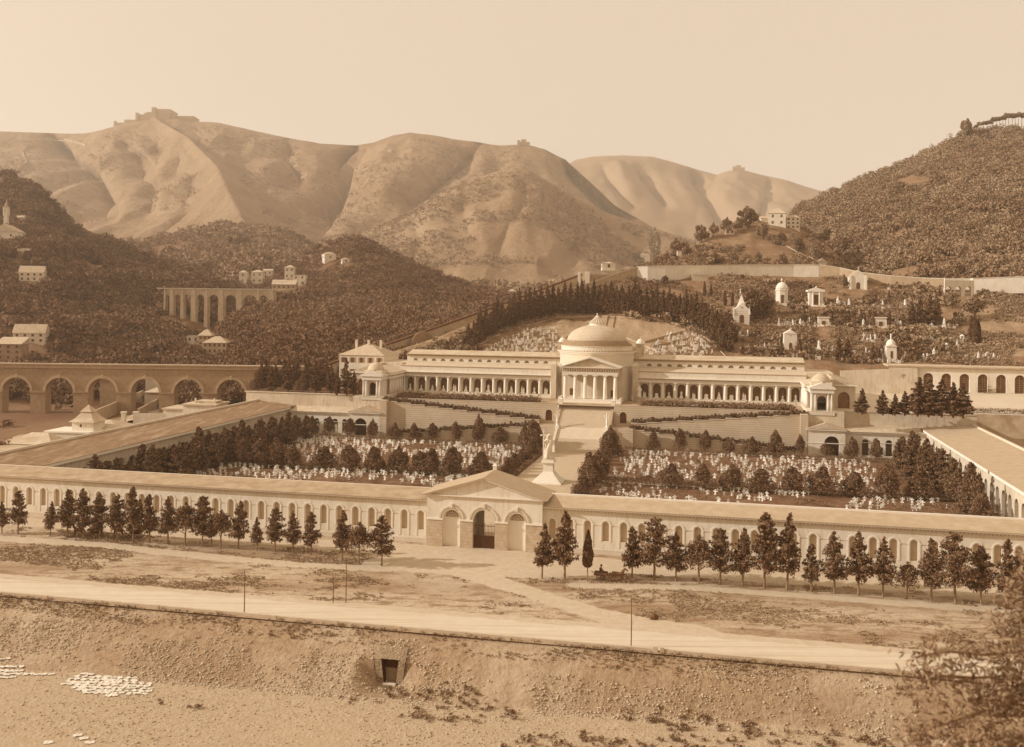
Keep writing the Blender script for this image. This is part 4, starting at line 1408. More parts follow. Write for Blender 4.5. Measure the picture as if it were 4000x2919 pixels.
t.part('drum', MB().lathe([(DR, 10.4), (DR, 20.9), (DR + .15, 21.0), (DR + .15, 21.3), (DR, 21.4), (DR, 24.6)], 72, DC, DV), mat('drum_stone', .72, .04, .8, stripe=('Z', .62, .1, .58, .5), layers=[(.2, .5, .7, .6, .5)]), smooth=False)
t.part('drum_cornice', MB().lathe([(DR, 24.6), (DR + .35, 24.8), (DR + .4, 25.1), (DR + .75, 25.3), (DR + .75, 25.5), (DR - .3, 25.6)], 72, DC, DV), M['trim'])
an = MB()
nn_ = 84 * 4
rg_ = [DR + .5] * nn_
for i in range(nn_):
    a0, a1 = 2 * math.pi * i / nn_, 2 * math.pi * (i + 1) / nn_
    z0, z1 = 25.45 + .55 * [0, .75, 1, .75][i % 4], 25.45 + .55 * [0, .75, 1, .75][(i + 1) % 4]
    r_ = DR + .55
    an.quad((r_ * math.cos(a0), DV + r_ * math.sin(a0), 25.4), (r_ * math.cos(a1), DV + r_ * math.sin(a1), 25.4), (r_ * math.cos(a1), DV + r_ * math.sin(a1), z1), (r_ * math.cos(a0), DV + r_ * math.sin(a0), z0))
t.part('crest_ornament', an, M['shade'])
t.part('attic', MB().lathe([(10.9, 25.5), (10.9, 26.9), (11.1, 27.0), (11.1, 27.15)], 72, DC, DV), M['wall'])
t.part('stepped_rings', MB().lathe([(11.1, 27.15), (10.7, 27.2), (10.7, 27.55), (10.2, 27.6), (10.2, 27.95), (9.7, 28.0), (9.7, 28.35), (9.15, 28.4)], 72, DC, DV), M['shade'])
prof = [(9.15 * math.cos(a), 28.4 + 5.0 * math.sin(a)) for a in [R(q) for q in (0, 7, 14, 21, 28, 35, 42, 49, 56, 63, 70, 75)]]
t.part('dome', MB().lathe(prof, 72, DC, DV), M['scale'], smooth=True)
zt = prof[-1][1]
lan = t.part('lantern', MB().lathe([(2.75, zt - .35), (2.75, zt + .05), (2.3, zt + .1), (2.3, zt + .6), (2.5, zt + .65)], 24, DC, DV), M['trim'])
cn = MB().lathe([(2.5, zt + .65), (1.25, zt + 1.75), (.12, zt + 3.0)], 24, DC, DV)
t.part('lantern_roof', cn, M['niche'], parent=lan)
rb = MB()
for i in range(16):
    a = 2 * math.pi * i / 16
    rb.tube([(2.52 * math.cos(a), DV + 2.52 * math.sin(a), zt + .68), (1.27 * math.cos(a), DV + 1.27 * math.sin(a), zt + 1.8), (.12 * math.cos(a), DV + .12 * math.sin(a), zt + 3.05)], .07, 4)
t.part('lantern_ribs', rb, M['marble'], parent=lan)
t.part('finial', MB().tube([(0, DV, zt + 2.9), (0, DV, zt + 3.6)], .07, 6).ball((0, DV, zt + 3.45), .24), M['trim'], parent=lan)
rear = MB().box(-13.2, 13.2, 143, 156, 10, 24.5)
t.part('rear_block', rear, M['wall2'])
t.part('rear_roof', MB().prismx([(143, 24.52), (149.5, 26.4), (156, 24.52)], -13.4, 13.4), M['roof'])
for s in (-1, 1):
    cx_, cy_ = s * 12.4, 151.5
    tw = t.part('belfry', MB().arcade(cx_ - 1.25, cx_ + 1.25, 23.5, 27.3, [(cx_, .6, 24.3, 26.0)], cy_ - 1.25, .5)
                .box(cx_ - 1.25, cx_ + 1.25, cy_ - .7, cy_ + 1.25, 23.5, 27.3).box(cx_ - 1.45, cx_ + 1.45, cy_ - 1.45, cy_ + 1.45, 27.3, 27.5), M['wall2'])
    t.part('belfry_dome', MB().lathe([(1.3, 27.5), (1.15, 28.1), (.6, 28.7), (.1, 28.95)], 14, cx_, cy_).tube([(cx_, cy_, 28.9), (cx_, cy_, 29.6)], .08, 5), M['trim'], parent=tw)
for s in (-1, 1):
    p = t.part('flank_pier', MB().box(*sorted((s * 11.6, s * 13.2)), 134.6, 137, 10.4, 21.3).taper(s * 12.4, 135.8, 21.3, 22.3, .95, .95, .3, .3), M['wall2'])
    if s > 0:
        q = t.part('plinth_block', MB().box(12.9, 14.6, 133.4, 134.6, 10.8, 12.2), M['ashlar'])
P = cw(13.7, 133.6, 12.2)
solo('statue', 'white marble statue standing beside the right flank of the domed chapel', 'statue', statue_mb(3.4), M['marble'], world=P, rz=-YAW, smooth=True)

# ================================================================= upper galleries
mono = []


def gallery(sgn):
    nm = 'left' if sgn < 0 else 'right'
    t = Thing('upper_gallery', f'long upper gallery with columns and arched bays {nm} of the domed chapel', 'gallery', (sgn * 37, 135, 11))
    S = lambda a, b: sorted((sgn * a, sgn * b))
    a, b = S(12.9, 61.4)
    pitch = (60.4 - 13.2) / 13
    t.part('podium', MB().box(a, b, 134.9, 138, 10.6, 11.9), M['wall'])
    cs = sorted(sgn * (13.2 + pitch * (i + .5)) for i in range(13))
    t.part('arcade_wall', MB().arcade(a, b, 11.9, 16.9, [(c, 1.15, 11.95, 14.9) for c in cs], 136.9, .9, 12), M['wall'])
    for c in cs:
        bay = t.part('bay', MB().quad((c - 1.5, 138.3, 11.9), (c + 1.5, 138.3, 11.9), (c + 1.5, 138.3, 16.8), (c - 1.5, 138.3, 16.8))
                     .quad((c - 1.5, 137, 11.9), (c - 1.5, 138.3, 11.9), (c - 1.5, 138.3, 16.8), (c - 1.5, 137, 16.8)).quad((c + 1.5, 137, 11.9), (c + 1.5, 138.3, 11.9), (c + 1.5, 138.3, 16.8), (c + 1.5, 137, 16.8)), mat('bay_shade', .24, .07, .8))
        mono.append((c, nm))
    for i in range(14):
        x = sgn * (13.2 + pitch * i)
        p = t.part('column', MB().lathe([(.46, 11.9), (.44, 12.2), (.42, 13.6), (.35, 16.2)], 14, x, 135.9), M['trim'], smooth=True)
        t.part('capital', MB().lathe([(.35, 16.2), (.47, 16.4)], 12, x, 135.9).box(x - .5, x + .5, 135.4, 136.4, 16.4, 16.55), M['trim'], parent=p)
    t.part('entablature', MB().box(a, b, 135.4, 137, 16.55, 17.2).box(a, b, 135.2, 137, 17.2, 17.5).box(a, b, 134.7, 137, 17.75, 18.0), M['trim'])
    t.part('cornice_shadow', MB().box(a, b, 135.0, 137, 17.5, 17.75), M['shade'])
    t.part('attic', MB().box(a, b, 135.5, 137, 18.0, 19.6), M['wall'])
    t.part('attic_coping', MB().box(a, b, 135.4, 137.1, 19.6, 19.75), M['shade'])
    t.part('lower_roof', MB().prismx([(137, 19.0), (136.5, 19.76), (141.6, 20.8), (141.6, 19)], a, b), mat('smooth_roof', .62, .04, .4, 8, layers=[(.2, .5, .7, .6, .5)]))
    n = 15
    p2 = (60.0 - 14.5) / n
    cl = sorted(sgn * (14.5 + p2 * (i + .5)) for i in range(n))
    a2, b2 = S(11, 61.4)
    t.part('clerestory', MB().arcade(a2, b2, 20.0, 22.6, [(c, .78, 20.98, 21.0) for c in cl], 141.6, .4, 10).box(a2, b2, 142.0, 152, 11, 22.6), M['wall'])
    for c in cl:
        q = t.part('lunette', MB().archpanel(c, .77, 20.98, 21.0, 141.85, 10), M['window'])
        gb = MB()
        for k in range(-2, 3):
            x = c + k * .26
            gb.box(x - .03, x + .03, 141.7, 141.78, 20.98, 21.0 + math.sqrt(max(.01, .6 - (k * .26) ** 2)))
        for k in range(3):
            zz = 21.12 + k * .2
            hw = math.sqrt(max(.01, .6 - (zz - 21) ** 2))
            gb.box(c - hw, c + hw, 141.7, 141.78, zz - .025, zz + .025)
        t.part('window_bars', gb, M['niche'], parent=q)
    t.part('upper_cornice', MB().box(a2, b2, 141.2, 141.8, 22.6, 22.85), M['shade'])
    t.part('roof', MB().prismx([(140.9, 22.86), (140.9, 22.98), (147, 24.3), (153, 22.98), (153, 22.86)], a2, b2 + 0), M['roofl'])
    dt = MB()
    k = a2
    dt.box(a2, b2, 140.75, 141.0, 23.02, 23.16)
    t.part('tile_edge', dt, mat('tile_edge', .45, .05, 1, stripe=('X', .8, .35, .25, .8)))
    # side wing toward the viewer
    w = Thing('side_wing', f'columned side wing with a small domed pavilion at the {nm} end of the upper gallery', 'pavilion', (sgn * 61, 118, 11))
    ci, co = 60.6, 67.6
    w.part('podium', MB().box(*S(ci - .5, co), 116.2, 136, 10.5, 11.7), M['wall'])
    for i in range(7):
        v = 123.6 + 1.75 * i
        p = w.part('column', MB().lathe([(.42, 11.7), (.4, 13.6), (.34, 16.2)], 12, sgn * ci, v), M['trim'], smooth=True)
        w.part('capital', MB().lathe([(.34, 16.2), (.46, 16.4)], 12, sgn * ci, v).box(*S(ci - .48, ci + .48), v - .48, v + .48, 16.4, 16.55), M['trim'], parent=p)
    w.part('inner_wall', MB().arcade(122.5, 135.2, 11.7, 16.55, [(124.5 + 1.75 * i, .6, 11.75, 15.2) for i in range(6)], 0, .6).mapped(lambda x, y, z: (sgn * (ci + .9 + y), x, z))
           .box(*S(co - .6, co), 122, 136, 11, 18), M['wall2'])
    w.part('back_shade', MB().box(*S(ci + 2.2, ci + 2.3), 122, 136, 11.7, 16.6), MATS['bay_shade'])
    w.part('entablature', MB().box(*S(ci - .55, co), 121.8, 136, 16.55, 17.3).box(*S(ci - .95, co), 121.8, 136, 17.6, 17.9), M['trim'])
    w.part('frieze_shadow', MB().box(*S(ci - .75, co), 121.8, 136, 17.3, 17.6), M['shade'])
    w.part('wing_roof', MB().box(*S(ci - .6, co), 121.8, 137, 17.9, 18.3).prism([(sgn * (ci - .5), 18.3), (sgn * (co), 18.3), (sgn * co, 19.8), (sgn * (co - 2), 19.8)], 122, 137), mat('smooth_roof', .62))
    # pavilion
    pu = sgn * 63.9
    x0, x1 = pu - 3.1, pu + 3.1
    pav = w.part('pavilion', MB().arcade(x0 + .6, x1 - .6, 11.4, 16.5, [(pu, 1.15, 11.5, 14.6)], 117.2, .5, 12)
                 .arcade(117.2, 122.4, 11.4, 16.5, [(119.8, 1.1, 11.5, 14.6)], 0, .5).mapped(lambda x, y, z: (x, y, z)) if 0 else
                 MB().arcade(x0 + .6, x1 - .6, 11.4, 16.5, [(pu, 1.15, 11.5, 14.6)], 117.2, .5, 12)
                 .box(x0 + .6, x0 + .9, 117.7, 122.4, 11.4, 16.5).box(x1 - .9, x1 - .6, 117.7, 122.4, 11.4, 16.5), M['wall'])
    if sgn < 0:
        w.part('pavilion_back', MB().box(x0 + 1, x1 - 1, 121.6, 121.9, 11.5, 16.4), MATS['bay_shade'], parent=pav)
    w.part('base', MB().box(x0 - .2, x1 + .2, 116.0, 122.6, 10.6, 11.4), M['stone'], parent=pav)
    for x in (x0 + .55, pu - 1.65, pu + 1.65, x1 - .55):
        w.part('column', MB().lathe([(.38, 11.4), (.36, 13.5), (.30, 16.2), (.42, 16.4)], 12, x, 116.6), M['trim'], smooth=True)
    w.part('entablature', MB().box(x0, x1, 116.1, 122.6, 16.5, 17.6).box(x0 - .35, x1 + .35, 115.75, 122.9, 17.6, 17.95), M['trim'], parent=pav)
    w.part('pediment', MB().prism([(x0 - .35, 17.96), (x1 + .35, 17.96), (pu, 19.4)], 115.8, 118.2), M['trim'], parent=pav)
    w.part('attic', MB().box(x0 + .4, x1 - .4, 117.6, 122.4, 17.96, 19.3), M['stone'], parent=pav)
    w.part('pavilion_dome', MB().lathe([(2.6, 19.3), (2.5, 19.6), (2.2, 20.3), (1.6, 21.0), (.9, 21.45), (.05, 21.6)], 24, pu, 120), M['scale'], parent=pav, smooth=True)
    # end block of the main gallery
    e = Thing('end_block', f'plain end block with a dark arch behind the {nm} domed pavilion', 'building', (sgn * 68, 128, 11))
    c = sgn * 70.6
    e.part('wall', MB().arcade(*S(67.6, 73.6), 10.8, 17.8, [(c, 1.55, 11.2, 14.6)], 126.0, .7, 12).box(*S(67.6, 73.6), 126.8, 152, 10.8, 17.8).box(*S(61.4, 69), 137, 152, 17, 20.5), M['wall2'])
    e.part('arch_panel', MB().archpanel(c, 1.54, 11.2, 14.6, 126.6, 12), MATS['bay_shade'])
    e.part('cornice', MB().box(*S(67.2, 74.1), 125.5, 152.3, 17.8, 18.2), M['trim'])
    e.part('roof', MB().prism([(sgn * 67.2, 18.2), (sgn * 74.1, 18.2), (sgn * 67.2, 20.4)], 125.6, 152.2), M['roofl'])


gallery(-1)
gallery(1)

# marble monuments, one in each arched bay
rg = random.Random(4)
mono.sort()
left_i = right_i = 0
for c, nm in mono:
    kind = rg.choice(['seated', 'standing', 'group', 'urn', 'tomb'])
    if nm == 'left':
        order = 13 - left_i
        left_i += 1
    else:
        right_i += 1
        order = right_i
    x, y, z = 0, 0, 0
    m1 = MB().box(-.75, .75, -.35, .35, 0, .4).box(-.6, .6, -.3, .3, .4, .8)
    desc = {'seated': 'white marble tomb with a seated figure', 'standing': 'white marble tomb with a standing figure', 'group': 'white marble tomb with two figures', 'urn': 'white marble tomb with an urn', 'tomb': 'white marble sarcophagus tomb'}[kind]
    P = cw(c, 136.6, 11.95)
    t = Thing('tomb_monument', f'{desc} in the {ORD[order-1]} arch {nm} of the chapel', 'monument', world=P, rz=-YAW, group='marble monuments in the gallery arches', scale=rg.uniform(.7, .9))
    t.part('base', m1, M['marble'])
    if kind == 'seated':
        fm = MB().lathe([(.55, .8), (.45, 1.3), (.3, 1.9), (.14, 2.15)], 10, wob=.15).ball((0, 0, 2.35), .2)
    elif kind == 'standing':
        fm = MB().add(*(lambda q: (q.v, q.f))(statue_mb(2.1).mapped(lambda a, b, cc: (a, b, cc + .8))))
    elif kind == 'group':
        fm = MB().lathe([(.35, .8), (.3, 1.6), (.12, 2.2)], 9, -.3, 0, wob=.15).ball((-.3, 0, 2.35), .18).lathe([(.32, .8), (.26, 1.5), (.12, 1.9)], 9, .35, 0, wob=.15).ball((.35, 0, 2.05), .17)
    elif kind == 'urn':
        fm = MB().lathe([(.5, .8), (.35, 1.0), (.12, 1.2), (.32, 1.6), (.3, 1.9), (.1, 2.1), (.02, 2.3)], 10)
    else:
        fm = MB().taper(0, 0, .8, 1.5, .6, .3, .7, .33).prism([(-.7, 1.5), (.7, 1.5), (0, 1.85)], -.33, .33)
    t.part('sculpture', fm, M['marble'], smooth=True)

# statues in the lower portico arches, left side
for i in range(4):
    P = cw(-(71.9 + 2.95 * i), 115.9, .3)
    solo('statue', f'white statue in the {ORD[i]} small arch left of the lower pavilion', 'statue',
         MB().box(-.5, .5, -.3, .3, 0, .8).add(*(lambda q: (q.v, q.f))(statue_mb(2.2).mapped(lambda a, b, cc: (a, b, cc + .8)))), M['marble'], world=P, rz=-YAW, group='statues in the lower portico')

# ================================================================= custodian palace on the left
def house(P, w, d, h, rz, label, cat='house', roof='hip', wall='house', roofm='tile', rows=1, cols=3, rh=None, name='house', chim=0, base=3.0, sidew=True, shut=False):
    t = Thing(name, label, cat, world=P, rz=rz)
    rh = rh if rh is not None else w * .16
    t.part('wall', MB().box(-w / 2, w / 2, 0, d, -base, h), M[wall])
    o = .35
    if roof == 'hip':
        k = min(w, d) / 2
        rf = MB()
        if w >= d:
            A = [(-w / 2 - o, -o, h), (w / 2 + o, -o, h), (w / 2 + o, d + o, h), (-w / 2 - o, d + o, h), (-w / 2 + k, d / 2, h + rh), (w / 2 - k, d / 2, h + rh)]
            rf.add(A, [(0, 1, 5, 4), (1, 2, 5), (2, 3, 4, 5), (3, 0, 4), (3, 2, 1, 0)])
        else:
            A = [(-w / 2 - o, -o, h), (w / 2 + o, -o, h), (w / 2 + o, d + o, h), (-w / 2 - o, d + o, h), (0, k, h + rh), (0, d - k, h + rh)]
            rf.add(A, [(0, 1, 4), (1, 2, 5, 4), (2, 3, 5), (3, 0, 4, 5), (3, 2, 1, 0)])
    elif roof == 'gable':       # ridge along x
        rf = MB().prismx([(-o, h), (d / 2, h + rh), (d + o, h)], -w / 2 - o, w / 2 + o)
    elif roof == 'gablef':      # gable faces viewer
        rf = MB().prism([(-w / 2 - o, h), (w / 2 + o, h), (0, h + rh)], -o, d + o)
    elif roof == 'shed':
        rf = MB().prismx([(-o, h + .02), (-o, h + .15), (d, h + rh), (d, h + .02)], -w / 2 - o, w / 2 + o)
    else:
        rf = MB().box(-w / 2 - .15, w / 2 + .15, -.15, d + .15, h, h + .35)
    r = t.part('roof', rf, M[roofm])
    for i in range(chim):
        x = -w / 2 + w * (i + .8) / (chim + .6)
        t.part('chimney', MB().box(x - .35, x + .35, d * .45 - .35, d * .45 + .35, h, h + rh + 1.1).box(x - .45, x + .45, d * .45 - .45, d * .45 + .45, h + rh + 1.1, h + rh + 1.25), M[wall], parent=r)
    for j in range(rows):
        for i in range(cols):
            x = -w / 2 + w * (i + .5) / cols
            zc = h * (j + .58) / rows if rows > 1 else h * .6
            ww = min(.55, w / cols * .22)
            wh = min(.8, h / rows * .24)
            q = t.part('window', MB().box(x - ww, x + ww, -.04, 0, zc - wh, zc + wh), M['window'])
            if shut:
                t.part('shutter', MB().box(x - ww * 1.9, x - ww, -.08, -.02, zc - wh, zc + wh).box(x + ww, x + ww * 1.9, -.08, -.02, zc - wh, zc + wh), M['shade'], parent=q)
        if sidew:
            for s in (-1,):
                for i in range(2):
                    y = d * (i + .5) / 2
                    zc = h * (j + .58) / rows if rows > 1 else h * .6
                    t.part('window', MB().box(*sorted((s * w / 2, s * (w / 2 + .04))), y - .5, y + .5, zc - .7, zc + .7), M['window'])
    return t


house(cw(-75.6, 138, 11.2), 15.2, 14, 11.3, -YAW, 'large pale palace with hipped roof and tall shuttered windows left of the gallery', 'palace', wall='house', roofm='tile', rows=3, cols=5, rh=3.4, name='palace', chim=3, base=.5, shut=True)

# ================================================================= new portico on the right
t = Thing('new_portico', 'unfinished pale portico with tall arches and scaffolding on the right terrace', 'portico', (100, 168, 13.5))
cs = [100.8 + 5.25 * i for i in range(13)]
t.part('wall', MB().arcade(98, 172, 13.3, 20.7, [(c, 1.45, 13.5, 17.8) for c in cs], 168, .9, 14), M['wall'])
t.part('side_wall', MB().arcade(89, 98, 12.5, 20.9, [(93.4, .8, 15.0, 18.0)], 167.3, .4).box(97.4, 98, 167.3, 168.2, 12.5, 20.9).archpanel(93.4, .79, 15.0, 18.0, 167.6), M['wall2'])
for c in cs[:10]:
    q = t.part('arch_shutter', MB().archpanel(c, 1.44, 13.5, 17.8, 168.8, 12), M['deep'])
    sl_ = MB()
    for k in range(8):
        sl_.box(c - 1.42, c + 1.42, 168.72, 168.78, 13.8 + .55 * k, 13.9 + .55 * k)
    sl_.box(c - .08, c + .08, 168.68, 168.78, 13.6, 18.6)
    t.part('boards', sl_, M['shade'], parent=q)
t.part('cornice', MB().box(88.6, 172, 167.2, 168.4, 20.9, 21.15), M['shade'])
t.part('roof', MB().box(88.6, 172, 167.6, 176, 21.15, 21.5), M['roofl'])
sc = MB()
c = cs[3]
for x in (c - 1.1, c + .2, c + 1.4):
    sc.tube([(x, 166.8, 13.4), (x, 166.8, 18.8 if x > c else 16.2)], .06, 4)
for z in (14.6, 15.5):
    sc.box(c - 1.6, c + 2.2, 166.5, 167.5, z, z + .08)
sc.tube([(c + .1, 166.8, 13.6), (c + 4.6, 166.8, 15.6)], .06, 4)
t.part('scaffolding', sc, M['wood'])
solo('embankment_wall', 'pale stepped wall between the right gallery end and the new portico', 'wall',
     MB().prism([(73.6, 11.3), (73.6, 19.8), (88.4, 20.7), (98, 13.3)], 160, 160.6), M['wall2'], org=(80, 160, 11))
# ================================================================= trees
def proto(name, crown, trunk):
    e = link(name, None)
    e.empty_display_size = .5
    a = link('crown', crown, e)
    b = link('trunk', trunk, e)
    return e


PROT = {}


def plant(kind, P, sc, label, group, sz=None, name=None):
    """first use moves the prototype's mesh data into the scene as a thing; every tree is its own Empty with crown and trunk"""
    crown, trunk, nm, cat = PROT[kind]
    e = link(name or nm, None)
    e.empty_display_size = .5
    e.location = P
    e.rotation_euler = (random.gauss(0, .022), random.gauss(0, .022), random.uniform(0, 6.28))
    e.scale = (sc, sc, sz or sc)
    link('crown', crown, e)
    link('trunk', trunk, e)
    tag(e, label, cat, group)
    return e


for i in range(7):
    PROT[f'fir{i}'] = (conifer_mesh('crown', M['leafd'], 8, 1.95 + .2 * (i % 3), 1.9, 4000, .145, [.8, .62, .95, .7, .85, .6, 1.0][i], seed=10 + i), trunk_mesh('trunk', M['trunk'], 7.2, .15, .03, .12, 0, i), 'conifer', 'tree')
PROT['wide'] = (conifer_mesh('crown', M['leafd'], 8, 3.1, 2.0, 3000, .16, .6, seed=31), trunk_mesh('trunk', M['trunk'], 7.2, .18, .03, .2, 5, 3), 'conifer', 'tree')
PROT['low'] = (round_mesh('crown', M['leafd'], 6.2, 2.6, 2.2, 2500, .15, 16, 5, .45), trunk_mesh('trunk', M['trunk'], 4.5, .15, .05, .15, 4, 5), 'conifer', 'tree')
PROT['cyp'] = (column_mesh('crown', M['leafs'], 8, .82, 2.2, 5200, .13, 2), trunk_mesh('trunk', M['trunk'], 3.5, .11, .08, .05), 'cypress', 'tree')
for i in range(5):
    PROT[f'round{i}'] = (round_mesh('crown', M['leafd'], 5.2, 2.9, .7, 6500, .15, 16 + i, 40 + i, .5), trunk_mesh('trunk', M['trunkd'], 3.2, .14, .05, .1), 'clipped_tree', 'tree')
for i in range(3):
    PROT[f'bushy{i}'] = (conifer_mesh('crown', M['leafd'], 7, 2.7, .5, 7000, .17, .62, seed=140 + i), trunk_mesh('trunk', M['trunkd'], 6, .16, .03, .05), 'conifer', 'tree')
for i in range(3):
    PROT[f'spruce{i}'] = (conifer_mesh('crown', M['leafs'], 10, 2.5, .9, 5200, .24, .9, seed=60 + i), trunk_mesh('trunk', M['trunkd'], 9, .2, .03, .05), 'spruce', 'tree')
for i in range(3):
    PROT[f'slim{i}'] = (column_mesh('crown', M['leafs'], 9, 1.0, .3, 2600, .22, 70 + i), trunk_mesh('trunk', M['trunkd'], 2, .12, .1, .02), 'cypress', 'tree')
for i in range(3):
    PROT[f'olive{i}'] = (round_mesh('crown', M['leafh'], 6, 3.0, 1.2, 3000, .3, 9, 80 + i, .1), trunk_mesh('trunk', M['trunkd'], 4.2, .2, .06, .25, 4, i), 'broadleaf_tree', 'tree')
PROT['pine'] = (round_mesh('crown', M['leafh'], 12, 3.4, 8.6, 1800, .5, 9, 90, .1), trunk_mesh('trunk', M['trunkd'], 9.5, .32, .12, .2), 'pine_tree', 'tree')

# rows in front of the wall: (x, base y, top y, kind) surveyed
Z4 = lambda q: (q[0] * .6184, 1250 + q[1] * .6184, 1250 + q[2] * .6184) + tuple(q[3:])
Z5 = lambda q: (1300 + q[0] * .6355, 1300 + q[1] * .6355, 1300 + q[2] * .6355) + tuple(q[3:])
Z6 = lambda q: (2600 + q[0] * .6355, 1400 + q[1] * .6355, 1400 + q[2] * .6355) + tuple(q[3:])
LEFT = [Z4(q) for q in ((12, 1350, 1150, 'fir0'), (115, 1355, 1085, 'fir1'), (317, 1368, 1150, 'fir2'), (425, 1378, 1075, 'fir3'), (527, 1385, 1070, 'fir4'), (630, 1390, 1105, 'fir1'),
                        (735, 1398, 1110, 'fir5'), (840, 1407, 1055, 'fir0'), (945, 1410, 1105, 'fir3'), (1060, 1418, 1120, 'fir2'), (1170, 1428, 1155, 'low'), (1277, 1435, 1115, 'fir5'),
                        (1335, 1415, 1240, 'fir6'), (1395, 1443, 1205, 'low'), (1505, 1448, 1150, 'fir4'), (1622, 1460, 1250, 'fir6'), (1735, 1467, 1190, 'fir5'), (1850, 1475, 1215, 'fir2'), (1965, 1483, 1220, 'fir1'))]
LEFT += [Z5(q) for q in ((58, 1400, 1095, 'fir4'), (160, 1425, 1170, 'low'), (300, 1435, 1125, 'fir5'))]
RIGHT = [Z5(q) for q in ((1285, 1512, 1175, 'fir6'), (1425, 1522, 1100, 'fir0'), (1565, 1530, 1220, 'cyp'), (1840, 1512, 1195, 'fir3'), (1975, 1520, 1140, 'wide'), (2110, 1530, 1230, 'fir2'))]
RIGHT += [Z6(q) for q in ((205, 1385, 1090, 'low'), (335, 1390, 1050, 'fir5'), (472, 1403, 1050, 'fir0'), (607, 1413, 955, 'fir1'), (745, 1425, 958, 'fir6'), (895, 1437, 1145, 'fir3'), (1038, 1447, 1070, 'fir4'),
                         (1186, 1457, 1070, 'fir0'), (1335, 1468, 1105, 'fir2'), (1483, 1478, 1255, 'low'), (1635, 1492, 1115, 'fir3'), (1782, 1505, 1080, 'wide'), (1940, 1515, 1160, 'fir5'), (2105, 1530, 1115, 'fir0'), (2230, 1540, 1180, 'fir1'))]


def tree_h(kind):
    d_ = {'wide': 8, 'low': 6.2, 'cyp': 8, 'pine': 12}
    return d_[kind] if kind in d_ else (9 if kind.startswith('slim') else {'f': 8, 'r': 5.2, 's': 10, 'o': 6}[kind[0]])


for rowname, row, side in (('left', LEFT, -1), ('right', RIGHT, 1)):
    seq = list(reversed(row)) if side < 0 else row
    for i, (x, yb, ytop, kind) in enumerate(seq):
        P = gp(x, yb)
        P.z = .05
        h = (yb - ytop) * P.y / F * 1.0
        k = h / tree_h(kind)
        kd = {'fir': 'young conifer', 'low': 'low round-headed conifer', 'wid': 'wide loose-branched conifer', 'cyp': 'narrow clipped cypress'}[kind[:3]]
        plant(kind, P, k * (1.0 if h > 9 else 1.05), f'{kd}, {ORD[i]} from the gate in the row {rowname} of it', f'conifers in the row {rowname} of the gate', sz=k)

# rows inside the cemetery
def at_row(x, yref, v):
    """u of the point on the row v seen at picture column x"""
    a, b = ray(x, yref)
    # (G0x+u*CW+v*SW) = a*(G0y-u*SW+v*CW)
    return (a * (G0[1] + v * CW) - G0[0] - v * SW) / (CW + a * SW)


rt = random.Random(9)
xsL = [700, 790, 872, 950, 1020, 1080, 1145, 1265, 1364, 1460, 1556, 1640, 1682, 1766, 1877]
for i, x in enumerate(reversed(xsL)):
    u = at_row(x, 1840, 60)
    plant(f'round{i%5}', cw(u, 60, 0), rt.uniform(1.15, 1.45), f'dense bushy tree, {ORD[i]} left of the avenue in the middle row', 'bushy trees in the middle row left of the avenue', sz=rt.uniform(1.0, 1.35))
xsR = [2619, 2749, 2859, 2975, 3096, 3210, 3340, 3464, 3588, 3725]
for i, x in enumerate(xsR):
    u = at_row(x, 1900, 59.6)
    plant(f'round{(i+2)%5}', cw(u, 59.6, 0), rt.uniform(1.1, 1.4), f'dense bushy tree, {ORD[i]} right of the avenue in the middle row', 'bushy trees in the middle row right of the avenue', sz=[1, 1.05, 1.1, .95, 1.1, 1.15, 1.0, 1.5, 1.1, 1.2][i])
xbL = [1200 + .6184 * q for q in (-160, -70, 30, 145, 270, 415, 550, 675, 795, 935, 1080, 1220, 1375)]
for i, x in enumerate(reversed(xbL)):
    u = at_row(x, 1710, 110.6)
    plant(f'round{(i*2)%5}', cw(u, 110.6, 0), rt.uniform(.78, 1.0), f'small pointed tree, {ORD[i]} left of the stairs before the terrace walls', 'small trees before the terrace walls left of the stairs', sz=rt.uniform(.95, 1.3) if i != 2 else 1.6)
xbR = [2500 + .6658 * q for q in (80, 228, 385, 518, 658, 795, 935, 1090, 1245, 1385, 1535)]
for i, x in enumerate(xbR):
    u = at_row(x, 1770, 110.6)
    plant(f'round{(i*3)%5}', cw(u, 110.6, 0), rt.uniform(.75, .98), f'small pointed tree, {ORD[i]} right of the stairs before the terrace walls', 'small trees before the terrace walls right of the stairs', sz=[1.0, 1.25, 1.2, .8, .95, 1.35, 1.15, .75, 1.15, 1.1, 1.25][i])
AV = {-1: [(64, .8), (68.5, .62), (73, .75), (78, .55), (83, .7), (88, .6), (92.5, .8), (97, 1.75), (101, 1.5), (99, 1.2)],
      1: [(46.5, .8), (51, .9), (55.5, 1.45), (60, 1.1), (66, 1.25), (72, .7), (78, .6), (85, .75), (91, .6), (96, 1.6), (101, .9)]}
for s, lst in AV.items():
    nm = 'left' if s < 0 else 'right'
    for i, (v, k) in enumerate(lst):
        plant(f'round{i%5}', cw(s * ((10.6 if s < 0 else 9.6) + rt.uniform(-.5, .8)), v, 0), min(k * 1.15, 1.2), f'dark tree, {ORD[i]} along the {nm} side of the avenue from the gate', f'dark trees along the {nm} side of the avenue', sz=k)
